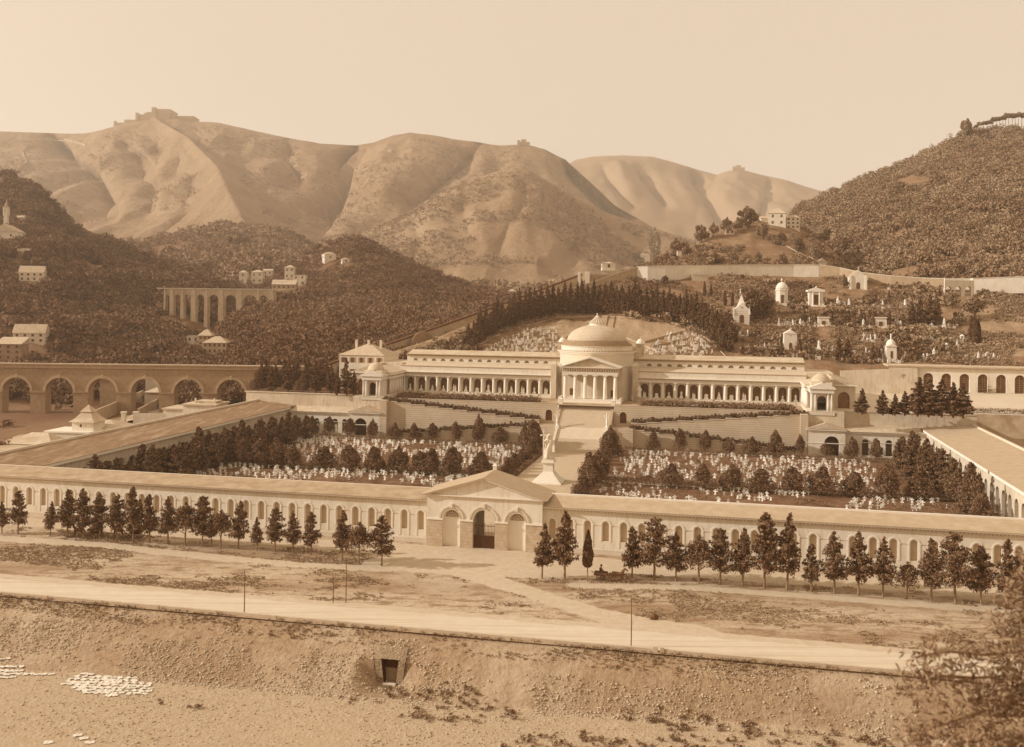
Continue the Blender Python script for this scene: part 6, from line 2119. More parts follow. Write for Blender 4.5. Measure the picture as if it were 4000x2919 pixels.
MN += [ZR(*q[:2]) + (q[2] * .4237, q[3]) for q in ((515, 770, 55, 'statue'), (915, 780, 85, 'obelisk'), (555, 590, 70, 'statue'), (845, 900, 55, 'statue'), (1035, 950, 58, 'obelisk'), (940, 980, 55, 'urn'), (725, 1080, 62, 'statue'), (760, 1075, 58, 'statue'), (820, 1045, 78, 'spire'), (1230, 1065, 62, 'obelisk'),
      (1297, 1068, 52, 'obelisk'), (1372, 1060, 46, 'obelisk'), (1080, 905, 60, 'kiosk'), (535, 1095, 52, 'column'), (610, 765, 45, 'cross'), (540, 905, 40, 'cross'), (285, 1090, 45, 'cross'), (345, 1092, 40, 'column'), (195, 1010, 45, 'statue'), (290, 420, 20, 'urn'), (695, 900, 45, 'statue'), (790, 905, 40, 'column'), (480, 760, 35, 'cross'))]
for i, (x, y, h, k) in enumerate(MN):
    monument(x, y, h, k, i)
# small headstones between: a mass
mk = MB()
for i in range(240):
    b = MN[rr.randrange(len(MN))]
    P = hit(b[0] + rr.uniform(-60, 60), b[1] + rr.uniform(-7, 7))
    if P.y > 520:
        continue
    k = rr.uniform(.7, 1.4)
    c = cross_mb(st=0) if rr.random() < .5 else MB().box(-.4, .4, -.15, .15, 0, .9)
    mk.add([(P.x + a * k, P.y + b2 * k, P.z + q * k) for a, b2, q in c.v], c.f)
tag(link('small_headstones', mk.mesh('small_headstones', M['marble'])), 'many small headstones scattered between the hillside tombs', 'headstones', None, 'stuff')

# tracks on the hills
for nm_, lb, pp, h_ in (('hill_track', 'thin pale track climbing diagonally across the dark hillside at the left', [(0, 1232), (80, 1170), (155, 1116)], 1.0),
                        ('hill_track', 'faint level track across the middle of the dark hillside', [(236, 1057), (300, 1048), (390, 1043)], .9),
                        ('hill_track', 'pale road curving along the ridge below the hilltop fort, at the left', [(57, 557), (140, 549), (250, 548), (333, 571)], 5),
                        ('hill_track', 'winding pale track dropping from the ridge road at the left', [(115, 569), (88, 600), (104, 640), (75, 662)], 5),
                        ('hill_track', 'pale track slanting up the village hill from the houses', [(1230, 1075), (1300, 1040), (1390, 975)], 1.4),
                        ('hill_track', 'pale path slanting up the large right hill', [(3500, 650), (3580, 632), (3660, 600)], 2.0)):
    low_wall(nm_, lb, pp, h_, 2.5, M['bare'], cat='track', n=8)

low_wall('slope_path', 'broad pale ramp descending the slope at the right behind the dome', [(2425, 1313), (2500, 1345), (2596, 1390)], .4, 4.0, M['gravel'], cat='ramp', n=6)
low_wall('slope_path', 'short pale ramp descending the slope at the left behind the dome', [(2215, 1318), (2160, 1350), (2130, 1380)], .4, 3.0, M['gravel'], cat='ramp', n=6)
low_wall('edge_path', 'pale kerb along the top of the grassy fan behind the dome', [(1930, 1318), (2040, 1276), (2190, 1243), (2332, 1236), (2468, 1243), (2600, 1256), (2690, 1284)], .3, .9, M['gravel'], cat='kerb')
for i in range(6):
    low_wall('terrace_wall', f'low terrace wall, {ORD[i]} from the top on the left of the grave slope', [(1900 + 8 * i, 1345 + 9 * i - 22), (2000, 1318 + 13 * i), (2150, 1296 + 16 * i)], .6, .4, M['shade'], 'terrace walls on the left of the grave slope', n=6)
# ================================================================= aqueducts
Ya = 330.0
def ax(x):               # picture column -> X on the arched aqueduct
    return ray(x, 1600)[0] * Ya


zt_ = 16.6
t = Thing('aqueduct', 'long stone aqueduct on round arches crossing the valley at the left', 'aqueduct', world=(ax(500), Ya, 0))
X0 = ax(500)
cen = [ax(63 + 167.6 * i) - X0 for i in range(-4, 7)]
hwA = (cen[1] - cen[0]) * .5 - 2.6
spr = 7.4
l_, r_ = ax(-700) - X0, ax(1180) - X0
mb = MB().arcade(l_, r_, -6, zt_ - 1.0, [(c, hwA, -6, spr) for c in cen], 0, 4.2, 20)
mb.arcade(l_, r_, -6, zt_ - 1.0, [(c, hwA, -6, spr) for c in cen], 4.2, .01, 20).quad((l_, 0, zt_ - 1), (r_, 0, zt_ - 1), (r_, 4.2, zt_ - 1), (l_, 4.2, zt_ - 1))
t.part('arches', mb, M['aque'])
for c in cen:
    p = t.part('archivolt', MB().archband(c, hwA, hwA + .9, spr, -.25, 0, 20), M['aquel'])
    t.part('keystone', MB().box(c - .35, c + .35, -.4, 0, spr + hwA - .1, spr + hwA + 1.3), M['aquel'], parent=p)
for a, b in zip([l_ + 4] + [c + hwA for c in cen], [c - hwA for c in cen] + [r_]):
    if b - a > 1:
        t.part('pier_impost', MB().box(a - .15 if a > l_ + 5 else a, b + .15, -.35, .1, spr - .35, spr + .15), M['shade'])
t.part('cornice', MB().box(l_, r_, -.4, 4.5, zt_ - 1.0, zt_ - .6), M['shade'])
t.part('parapet', MB().box(l_, r_, -.15, .35, zt_ - .6, zt_ + .1).box(l_, r_, -.3, .5, zt_ + .1, zt_ + .3), M['aque'])
t.part('channel', MB().box(l_, r_, .8, 4.0, zt_ - .6, zt_ + .45), M['aquel'])

# sloping aqueduct climbing to the right
def slope_run(name, label, cat, pts3, th, depth, m, capm, arch=None):
    P0 = pts3[0].copy()
    t = Thing(name, label, cat, world=P0)
    mb, cp = MB(), MB()
    for a, b in zip(pts3, pts3[1:]):
        A, B = a - P0, b - P0
        n = Vector((-(B - A).y, (B - A).x, 0)).normalized() * th
        q = [A, B, B + n, A + n]
        mb.add([(p.x, p.y, p.z - depth) for p in q] + [tuple(p) for p in q], [(0, 1, 5, 4), (1, 2, 6, 5), (2, 3, 7, 6), (3, 0, 4, 7), (4, 5, 6, 7)])
        e = n * .12
        q = [A - e, B - e, B + n * .35, A + n * .35]
        cp.add([(p.x, p.y, p.z) for p in q] + [(p.x, p.y, p.z + .75) for p in q], [(0, 1, 5, 4), (1, 2, 6, 5), (2, 3, 7, 6), (3, 0, 4, 7), (4, 5, 6, 7), (3, 2, 1, 0)])
    t.part('wall', mb, m)
    t.part('coping', cp, capm)
    return t


S0, S1 = pt(1150, 1438, 334), pt(2273, 1080, 452)
Q = [pt(1150, 1438, 334), pt(1270, 1432, 338)]
for i in range(13):
    f_ = i / 12
    Q.append(pt(1290 + (2273 - 1290) * f_, 1430 + (1080 - 1430) * f_ + (6 * math.sin(f_ * 3.14)) - 4, 340 + 112 * f_))
t = slope_run('sloping_aqueduct', 'long sloping aqueduct wall climbing the hill to the right behind the palace', 'aqueduct', Q, 2.4, 13, mat('aqueduct_wall_pale', .56, .06, .5, 8, layers=[(.1, .5, .7, .40, .5)]), M['trunkd'])
Pc = pt(1648, 1352, 378)
d_ = (S1 - S0)
az = math.atan2(d_.y, d_.x)
ab = MB().archband(0, 5.2, 6.4, 0, -.3, 0, 20).archpanel(0, 5.2, -3, 0, -.15, 16)
solo('blind_arch', 'large round relieving arch filled with masonry in the sloping aqueduct', 'arch', ab, M['aque'], world=Pc + Vector((math.sin(az) * .4, -math.cos(az) * .4, -.5)), rz=az)
# intake tower block
P = pt(2276, 1128, 446)
t = Thing('buttressed_tower', 'ribbed masonry block with pale corner pier at the top of the sloping aqueduct', 'tower', world=P)
k = 446 / F
mb = MB().box(3, 125 * k, 0, 8, -8, 78 * k - 2.6)
t.part('wall', mb, M['aquel'])
for i in range(12):
    x = 3.6 + (125 * k - 4) * i / 12
    t.part('rib', MB().box(x, x + .25, -.35, 0, -6, 78 * k - 2.8), M['shade'])
t.part('corner_pier', MB().box(1.2, 3.2, -.4, 1.2, -8, 66 * k).box(-2.2, -1.0, -.2, 1, -8, 64 * k), M['trim'])
P = pt(2378, 1056, 450)
house(P, 52 * k, 6, 30 * k * .9, 0, 'small square keeper hut on top of the ribbed aqueduct block', 'hut', roof='hip', wall='house', roofm='roofl', rows=1, cols=1, rh=.8, name='hut', base=.2)

# boundary wall of the cemetery on the hill
def bwall(label, pts2, hs, m, th=.7):
    Q, H_ = [], []
    for (p0, h0), (p1, h1) in zip(zip(pts2, hs), list(zip(pts2, hs))[1:]):
        n = 8
        for i in range(n):
            f = i / n
            x, y = p0[0] + (p1[0] - p0[0]) * f, p0[1] + (p1[1] - p0[1]) * f
            Q.append(hit(x, y))
            H_.append((h0 + (h1 - h0) * f))
    Q.append(hit(*pts2[-1]))
    H_.append(hs[-1])
    return Q, H_


def wall_curve(name, label, path, m):
    """path: (x, y_top, y_bottom, Y)"""
    P0 = pt(path[0][0], path[0][2], path[0][3])
    mb, cp = MB(), MB()
    pr = []
    for (a, b) in zip(path, path[1:]):
        for i in range(6):
            f = i / 6
            pr.append(tuple(a[j] + (b[j] - a[j]) * f for j in range(4)))
    pr.append(path[-1])
    for a, b in zip(pr, pr[1:]):
        A0, A1 = pt(a[0], a[2], a[3]) - P0, pt(a[0], a[1], a[3]) - P0
        B0, B1 = pt(b[0], b[2], b[3]) - P0, pt(b[0], b[1], b[3]) - P0
        A0.z -= 3
        B0.z -= 3
        y = Vector((0, .8, 0))
        mb.add([A0, B0, B1, A1, A0 + y, B0 + y, B1 + y, A1 + y], [(0, 1, 2, 3), (3, 2, 6, 7), (5, 4, 7, 6), (4, 0, 3, 7), (1, 5, 6, 2)])
        e = Vector((0, -.15, 0))
        u_ = Vector((0, 0, .3))
        cp.add([A1 + e, B1 + e, B1 + e + u_, A1 + e + u_, A1 + y - e, B1 + y - e, B1 + y - e + u_, A1 + y - e + u_], [(0, 1, 2, 3), (3, 2, 6, 7), (5, 4, 7, 6), (4, 0, 3, 7), (1, 5, 6, 2)])
    t = Thing(name, label, 'wall', world=P0)
    t.part('wall', mb, m)
    t.part('coping', cp, M['stone'])
    return t


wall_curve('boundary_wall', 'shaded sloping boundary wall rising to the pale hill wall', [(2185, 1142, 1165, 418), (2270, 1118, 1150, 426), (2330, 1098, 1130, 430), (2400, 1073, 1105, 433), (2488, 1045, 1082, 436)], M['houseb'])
wall_curve('boundary_wall', 'long bright boundary wall curving along the top of the hillside of tombs', [(2489, 1044, 1073, 436), (2530, 1042, 1085, 434), (2600, 1040, 1084, 434), (2720, 1039, 1072, 440), (2900, 1037, 1070, 442), (3100, 1036, 1070, 442), (3200, 1037, 1071, 440)], M['wall'])
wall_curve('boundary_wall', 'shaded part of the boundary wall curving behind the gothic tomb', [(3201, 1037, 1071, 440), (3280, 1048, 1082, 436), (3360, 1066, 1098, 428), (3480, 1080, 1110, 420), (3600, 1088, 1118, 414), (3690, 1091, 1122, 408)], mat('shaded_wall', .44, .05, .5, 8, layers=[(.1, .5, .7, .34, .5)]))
t = wall_curve('boundary_wall', 'sunlit boundary wall at the far right with three tall arches', [(3691, 1091, 1105, 407), (3790, 1090, 1105, 404), (3800, 1090, 1122, 403), (3900, 1086, 1120, 400), (4080, 1080, 1116, 395)], M['wall'])
Pb = hit(3745, 1152)
Yb_ = Pb.y - 3
P = pt(3690, 1150, Yb_)
k = Yb_ / F
sc_ = MB().arcade(0, 115 * k, -3, 55 * k, [(16 * k, 13 * k, -3, 18 * k), (54 * k, 13 * k, -3, 18 * k), (93 * k, 13 * k, -3, 18 * k)], 0, 2, 10)
solo('arched_buttress', 'three arches carrying the boundary wall over a gully at the far right', 'arches', sc_, M['wall2'], world=P)
P = hit(2735, 1098)
k = P.y / F
solo('water_tank', 'plain pale rectangular block on the slope below the bright boundary wall', 'tank', MB().box(-32 * k, 32 * k, 0, 4, -2, 23 * k).box(-33 * k, 33 * k, -.2, 4.2, 23 * k, 24 * k), M['wall2'], world=P)

# distant viaduct
Yv = 560.0
P = pt(840, 1131, Yv)
t = Thing('viaduct', 'tall many-arched viaduct far up the valley on the left', 'viaduct', world=P)
k = Yv / F
cx = [(q * .575 - 840 - 0) for q in (1140, 1205, 1275, 1362, 1450, 1565, 1700, 1790)]
hw_ = [7, 12, 12, 14, 18.5, 22, 27, 14]
ar = [(c * k, h * k, -(22 + h) * k) for c, h in zip(cx, hw_)]
xl, xr = (640 - 840) * k, (1075 - 840) * k
zb_ = -58 * k
mb = MB()
for y_ in (0, 3):
    cur = xl
    for (xc, hw, zs) in ar:
        pr = [(xc - hw * math.cos(math.pi * i / 12), zs + hw * math.sin(math.pi * i / 12)) for i in range(13)]
        for (xa, za), (xb, z2) in zip(pr, pr[1:]):
            mb.quad((xa, y_, za), (xb, y_, z2), (xb, y_, 0), (xa, y_, 0))
            if y_ == 0:
                mb.quad((xa, 0, za), (xa, 3, za), (xb, 3, z2), (xb, 0, z2))
mb.quad((xl, 0, 0), (xr, 0, 0), (xr, 3, 0), (xl, 3, 0))
t.part('arches', mb, M['aquel'])
t.part('parapet', MB().box(xl - 4, xr + 6, -.4, .4, 0, 3.5 * k), M['wall2'])
edges = [(xl, ar[0][0] - ar[0][1])] + [(a_[0] + a_[1], b_[0] - b_[1]) for a_, b_ in zip(ar, ar[1:])] + [(ar[-1][0] + ar[-1][1], xr)]
for i, (e0, e1) in enumerate(edges):
    xm = (e0 + e1) / 2
    gpz = drop(P.x + xm, Yv + 1.5)
    bot = (gpz.z - P.z if gpz is not None else -60 * k) - 3
    bot = min(bot, -30 * k)
    t.part('pier', MB().box(e0, e1, 0, 3, bot, 0).taper(xm, -.1, bot, -3 * k, (e1 - e0) * .42, 1.0, (e1 - e0) * .3, .4), M['aquel'])
# road continuing right of the viaduct
low_wall('hill_road', 'pale terraced road running along the wooded slope right of the viaduct', [(1210, 1142), (1400, 1146), (1550, 1150), (1720, 1156)], .9, 3, M['bare'], cat='road', n=14)

# ================================================================= houses on the hills
def hs(x, yb, wpx, hpx, label, **k):
    P = hit(x, yb)
    q = P.y / F
    d = k.pop('d', wpx * .8)
    return house(P, wpx * q, d * q, hpx * q, k.pop('rz', 0), label, **k)


hs(1290, 1022, 46, 28, 'square pale house on the flank of the village hill', roof='hip', rows=1, cols=1, rz=.5, rh=2)
hs(1352, 1030, 30, 16, 'small pale outbuilding right of the square hill house', roof='hip', rows=1, cols=1, rh=1.5, rz=.4)
hs(948, 1108, 30, 42, 'narrow pale house at the left end of the hill village', roof='hip', rows=2, cols=1, rh=2)
hs(1003, 1110, 44, 46, 'pale two-storey house, second from the left in the hill village', roof='hip', rows=2, cols=2, rh=2)
hs(1045, 1082, 36, 24, 'small pale house above the second village house', roof='gable', rows=1, cols=2, rh=1.5)
hs(1130, 1092, 38, 46, 'tall pale house in the middle of the hill village', roof='hip', rows=2, cols=2, rh=2)
hs(1168, 1118, 50, 42, 'flat-topped house beside the long barn in the hill village', roof='flat', roofm='roofl', rows=2, cols=2)
hs(1108, 1136, 92, 24, 'long low dark barn with pale roof beside the viaduct end', roof='gable', wall='houseb', roofm='roofl', rows=1, cols=5, rh=3.5, d=40)
hs(2000, 1160, 30, 22, 'tiny pale house on the saddle left of the sloping aqueduct top', roof='hip', rows=1, cols=1, rh=1.6)
hs(1520, 595, 18, 10, 'tiny pale hut high on the main ridge slope', roof='hip', rows=0, cols=0, rh=2, name='hut')
# houses on the dark hillside
hs(122, 1100, 88, 34, 'pale house with long roof on the dark hillside at the left edge', roof='gable', rows=2, cols=4, rh=4, rz=.25, d=50)
hs(112, 1342, 118, 40, 'long pale two-storey house above the aqueduct at the left', roof='gable', rows=2, cols=4, rh=4, rz=.12, d=50)
hs(32, 1408, 100, 62, 'dark tall house at the left edge just above the aqueduct', roof='shed', wall='housed', rows=3, cols=3, rh=3, d=60)
hs(14, 940, 110, 34, 'church nave with pale gable roof on the left hillside', cat='church', name='church', roof='gablef', rows=1, cols=2, rh=5, d=60)
hs(80, 860, 40, 8, 'row of low farm roofs right of the church', roof='gable', rows=0, rh=2, name='farm_building', cat='building')
hs(88, 990, 44, 8, 'low hut below the church on the dark hillside', roof='gable', rows=0, rh=2, name='hut', cat='hut')
P = hit(20, 905)
q = P.y / F
t = Thing('bell_tower', 'slender pale church bell tower with cupola on the left hillside', 'tower', world=P)
t.part('shaft', MB().box(-7 * q, 7 * q, 0, 14 * q, -4, 62 * q), M['house'])
t.part('belfry', MB().arcade(-9 * q, 9 * q, 62 * q, 96 * q, [(0, 3.4 * q, 66 * q, 84 * q)], -.3, 1).box(-9 * q, 9 * q, .8, 16 * q, 62 * q, 96 * q), M['house'])
t.part('cupola', MB().box(-10 * q, 10 * q, -.8, 17 * q, 96 * q, 98 * q).lathe([(7 * q, 98 * q), (6 * q, 106 * q), (2.5 * q, 112 * q), (2 * q, 118 * q), (.1, 126 * q)], 8, 0, 8 * q), M['houseb'])
# buildings on the wooded slope
hs(752, 1362, 46, 46, 'flat-roofed pale house, left of the group above the aqueduct', roof='flat', roofm='roofl', rows=2, cols=2)
hs(838, 1384, 92, 44, 'large pale house with several windows in the group above the aqueduct', roof='hip', wall='houseb', rows=2, cols=5, rh=3)
hs(800, 1352, 52, 40, 'hip-roofed house behind the large pale house above the aqueduct', roof='hip', wall='houseb', rows=2, cols=3, rh=3)
hs(768, 1368, 60, 18, 'low wing joining the houses above the aqueduct', roof='flat', wall='houseb', rows=1, cols=2)
hs(605, 1414, 40, 12, 'low shed with pale gable roof just above the aqueduct', roof='gablef', rows=0, rh=3, name='shed', cat='shed')
# villas on the knoll
hs(3035, 884, 66, 50, 'tall villa with pointed roofs on top of the knoll', roof='hip', rows=2, cols=2, rh=3.4, name='villa', cat='villa', rz=-.3)
hs(3098, 895, 50, 44, 'square white villa right of the taller one on the knoll', roof='hip', rows=3, cols=3, rh=1.8, name='villa', cat='villa', rz=-.25)
hs(2990, 868, 34, 14, 'low white outbuilding left of the tall villa', roof='gable', rows=0, rh=1.5, name='outbuilding', cat='building')
hs(2944, 870, 26, 15, 'small bright white wall block beneath the spreading tree', roof='flat', rows=0, name='ruin', cat='ruin')
hs(2852, 918, 34, 20, 'ruined pale hut with dark openings on the knoll', roof='flat', rows=1, cols=2, name='ruin', cat='ruin', wall='wall2')
hs(2518, 1032, 40, 36, 'square pale turret house with dark window left of the knoll', roof='hip', rows=2, cols=1, rh=2, name='turret_house')
hs(2655, 1004, 18, 22, 'small pale gate house on the left slope of the knoll', roof='flat', rows=0, name='gate_house', cat='building')
hs(3212, 1038, 34, 14, 'small white hut where the knoll path meets the boundary wall', roof='gablef', rows=0, rh=2, name='hut', cat='hut')
# rocks on the right hill
for i, (x, y, w_, h_) in enumerate(((3860, 1000, 60, 9), (3925, 1010, 34, 12), (3700, 715, 30, 7), (3800, 690, 60, 6))):
    P = hit(x, y)
    q = P.y / F
    mb = MB()
    g = random.Random(i)
    for j in range(6):
        mb.ball(((j - 2.5) * w_ * q / 6, g.uniform(-1, 1), 0), h_ * q * g.uniform(.5, .9), 6, 5, sx=1.6)
    solo('rock_outcrop', f'pale bare rock outcrop, {ORD[i]} on the large right hill', 'rock', mb, M['stone'], world=P, group='rock outcrops on the right hill')
# forts on the ridges
def fort(pts2, Y, label, m='houseb'):
    P = pt(pts2[0][0], pts2[0][2], Y)
    t = Thing('fort', label, 'fort', world=P)
    mb = MB()
    for i, (x0, x1, yb, yt) in enumerate(pts2):
        A, B = pt(x0, yb, Y) - P, pt(x1, yt, Y) - P
        mb.box(A.x, B.x, i * 2.0, 60 - i, A.z - 25, B.z)
        if i % 2 == 0:
            t.part('tower', MB().box(A.x - 1, A.x + (B.x - A.x) * .2, i * 2 - 3, 10, A.z - 20, B.z + 4), M[m])
    t.part('rampart', mb, M[m])


fort([(595, 664, 462, 427), (570, 600, 465, 438), (530, 575, 470, 447), (560, 640, 466, 441), (664, 752, 474, 452), (480, 540, 478, 466), (440, 490, 492, 477)], 2590, 'large hilltop fort with tall keep on the highest ridge at the left')
fort([(2022, 2070, 566, 556), (2036, 2056, 560, 545)], 2590, 'small fort on the ridge above the cone shaped hill')
fort([(2862, 2910, 662, 655), (2876, 2895, 657, 646)], 4180, 'faint fort on the farthest hill near the right')

# ================================================================= buildings in the yard left of the cemetery
k = 270 / F
P = pt(300, 1735, 262)
t = Thing('pavilion', 'small pavilion with pointed pagoda roof on a flat-roofed block left of the cemetery', 'building', world=P, rz=-.15)
mb = MB().box(-9.5, 3.5, 0, 9, -4, 2.9)
t.part('block', mb, M['wall'])
t.part('block_roof', MB().box(-9.8, 3.8, -.3, 9.3, 2.9, 3.3), M['trim'])
t.part('tower', MB().box(-3.5, 3.0, 3, 8.5, 3.3, 5.6), M['wall'])
rf = MB()
for i, (a, z) in enumerate(((3.9, 5.6), (2.6, 6.6), (1.5, 8.0))):
    b, z2 = ((2.6, 6.6), (1.5, 8.0), (1.4, 8.3))[i]
    rf.taper(-.2, 5.75, z, z2, a, a * .9, b, b * .9)
rf.taper(-.2, 5.75, 8.3, 10.2, 1.75, 1.6, .05, .05)
t.part('roof', rf, M['roofl'])
t.part('window', MB().box(-1.1, -.5, 2.96, 3.0, 4.2, 5.0), M['window'])
P = pt(375, 1725, 268)
house(P, 14, 12, 3.2, -.1, 'low building with pale hipped roof right of the pagoda pavilion', 'building', wall='wall', roofm='roofl', roof='hip', rows=0, name='low_building', rh=2.2)
P = pt(115, 1775, 252)
house(P, 13, 8, 2.6, -.2, 'low shed with pale pointed roof left of the pagoda pavilion', 'shed', wall='wall', roofm='roofl', roof='hip', rows=0, name='shed', rh=2.6)
P = pt(725, 1662, 300)
t = Thing('service_building', 'white flat-roofed building with raised centre beyond the left gallery roof', 'building', world=P, rz=-.12)
t.part('wall', MB().box(-7.5, 16, 0, 10, -4, 4.8).box(-.5, 10, -.8, 9, -4, 6.3), M['wall'])
t.part('roof', MB().box(-7.9, 16.4, -.4, 10.4, 4.8, 5.2).box(-.9, 10.4, -1.2, 9.4, 6.3, 6.8).box(2, 9, 2, 7, 6.8, 7.5), M['roofl'])
t.part('door', MB().box(1.3, 3.1, -.88, -.8, -.5, 2.9), M['window'])
t.part('finial', MB().box(2.2, 2.6, 1.5, 2, 7.5, 8.4).box(8.4, 8.8, 1.5, 2, 7.5, 8.4), M['trim'])
P = pt(597, 1592, 346)
house(P, 6.4, 6, 5.4, -.1, 'small brick chapel with arched doorway seen beneath the aqueduct', 'chapel', wall='houseb', roofm='roofl', roof='hip', rows=0, rh=1.6, name='small_chapel')
P = pt(420, 1560, 352)
house(P, 5.6, 10, 6.4, .1, 'gabled dark barn seen through the third aqueduct arch', 'barn', wall='aquel' if 'aquel' in M else 'houseb', roofm='shade', roof='gablef', rows=0, rh=2.4, name='barn')
P = pt(592, 1530, 362)
house(P, 4.6, 6, 7.0, .1, 'striped pale stone building seen through the fourth aqueduct arch', 'building', wall='stone', roofm='roofl', roof='flat', rows=0, name='stone_building')


def free_wall(label, pts3, h, th, m, name='yard_wall'):
    P0 = pts3[0].copy()
    mb = MB()
    for a, b in zip(pts3, pts3[1:]):
        A, B = a - P0, b - P0
        n = Vector((-(B - A).y, (B - A).x, 0)).normalized() * th
        q = [A, B, B + n, A + n]
        mb.add([(p.x, p.y, p.z - 1) for p in q] + [(p.x, p.y, p.z + h) for p in q], [(0, 1, 5, 4), (1, 2, 6, 5), (2, 3, 7, 6), (3, 0, 4, 7), (4, 5, 6, 7)])
    return solo(name, label, 'wall', mb, m, world=P0)


free_wall('yard wall running from the pier toward the small chapel', [gp(373, 1643, 1), gp(450, 1610, 1), gp(560, 1558, 1)], 3.2, .6, M['aquel'])
free_wall('white yard wall beside the service building', [gp(530, 1654, .8), gp(640, 1655, .8)], 3.0, .6, M['wall'])
free_wall('pale sloping yard wall behind the service building', [gp(545, 1628, 1), gp(640, 1575, 1)], 2.6, .6, M['houseb'])
for i, x in enumerate((483, 530)):
    P = gp(x, 1655, .6)
    solo('gate_pier', ['left white gate pier of the yard', 'right white gate pier of the yard'][i], 'gate pier', MB().box(-.6, .6, -.6, .6, 0, 3.3).box(-.8, .8, -.8, .8, 3.3, 3.7), M['wall'], world=P, group='gate piers of the yard')
# crosses in the little burial ground left
for i in range(26):
    x = 690 + i * 12.5 + rt.uniform(-4, 4)
    P = gp(x, 1578 + rt.uniform(-14, 6), 1.0)
    sc = rt.uniform(1.0, 1.8)
    o = link('yard_monument', CR[i % 3])
    o.location = P
    o.scale = (sc,) * 3
    tag(o, 'small white monument in the burial ground beneath the aqueduct', 'grave marker', 'small monuments beneath the aqueduct')
for i in range(12):
    P = gp(650 + 28 * i + rt.uniform(-8, 8), 1555 + rt.uniform(-14, 10), .5)
    plant(f'slim{i%3}' if i % 2 else 'olive1', P, rt.uniform(.45, .8), f'dark tree, {ORD[i]} from the left in the yard beneath the aqueduct', 'trees beneath the aqueduct', sz=rt.uniform(.55, .8))

# ================================================================= foreground: poles, boulder, culvert, laundry, carriages
for i, (x, yb, yt) in enumerate(((954, 2398, 2230), (1301, 2353, 2252), (1351, 2353, 2177), (2465, 2530, 2340))):
    P = gp(x, yb, .05)
    h = (yb - yt) * P.y / F
    mb = MB().tube([(0, 0, -.3), (.03, 0, h * .5), (-.02, 0, h)], [.075, .065, .05], 6)
    if i in (1, 2):
        mb.tube([(0, 0, h * .9), (.3, 0, h * 1.0)], .03, 4)
    solo('pole', ['thin pole standing on the road edge at the left', 'short thin pole at the field edge, left of a pair', 'taller thin pole at the field edge, right of a pair', 'thin dark pole on the road edge right of centre'][i], 'pole', mb, M['wood'], world=P)
P = gp(2554, 2418, .1)
solo('boulder', 'rough dark boulder lying at the edge of the field', 'rock', MB().ball((0, 0, .3), .42, 8, 6).ball((.35, .1, .2), .3, 7, 5).ball((-.3, 0, .2), .3, 7, 5), M['deep'], world=P, smooth=False)

t = Thing('culvert', 'dark trapezoid culvert opening in the rubble embankment', 'culvert', (UC, VC, -5))
YF, YB = VC - .12, VC + .9
t.part('headwall', MB().add([(UC - 1.5, YF, -5.3), (UC - .68, YF, -5.3), (UC - 1.08, YF, -1.95), (UC - 1.9, YF, -2.1)], [(0, 1, 2, 3)])
       .add([(UC + .68, YF, -5.3), (UC + 1.5, YF, -5.3), (UC + 1.9, YF, -2.1), (UC + 1.08, YF, -1.95)], [(0, 1, 2, 3)])
       .add([(UC - 1.9, YF, -2.1), (UC - 1.08, YF, -1.95), (UC + 1.08, YF, -1.95), (UC + 1.9, YF, -2.1), (UC + 1.7, VC + 1.6, -1.0), (UC - 1.7, VC + 1.6, -1.0)], [(0, 1, 2, 3, 4, 5)]), mat('headwall_rubble', .42, .1, 2.5, 8, bump=.8, bumpscale=4))
t.part('opening', MB().add([(UC - .68, YB, -5.3), (UC + .68, YB, -5.3), (UC + 1.08, YB, -1.9), (UC - 1.08, YB, -1.9)], [(0, 1, 2, 3)])
       .add([(UC - .68, YF, -5.3), (UC - .68, YB, -5.3), (UC - 1.08, YB, -1.9), (UC - 1.08, YF, -1.95)], [(0, 1, 2, 3)])
       .add([(UC + .68, YF, -5.3), (UC + .68, YB, -5.3), (UC + 1.08, YB, -1.9), (UC + 1.08, YF, -1.95)], [(0, 1, 2, 3)]), M['dark'])
t.part('sill', MB().box(UC - .8, UC + .8, VC - .6, VC - .1, -5.3, -4.7), M['stone'])

# white cloths spread to dry
def cloth(P, w_, d_, a, group, label):
    g = random.Random(int(P.x * 50 + P.y * 70))
    mb = MB()
    n = 4
    vs = []
    for j in range(n + 1):
        for i in range(n + 1):
            vs.append(((i / n - .5) * w_ + g.uniform(-.05, .05), (j / n - .5) * d_ + g.uniform(-.05, .05), .05 + g.uniform(-.03, .05)))
    mb.add(vs, [(j * (n + 1) + i, j * (n + 1) + i + 1, (j + 1) * (n + 1) + i + 1, (j + 1) * (n + 1) + i) for j in range(n) for i in range(n)])
    u, v = wc(P)
    zz = float(z_bank(np.array([[u]]), np.array([[v]]))[0, 0])
    P = Vector((P.x, P.y, zz + .03))
    return solo('drying_cloth', label, 'cloth', mb, M['cloth'], world=P, rz=a, group=group)


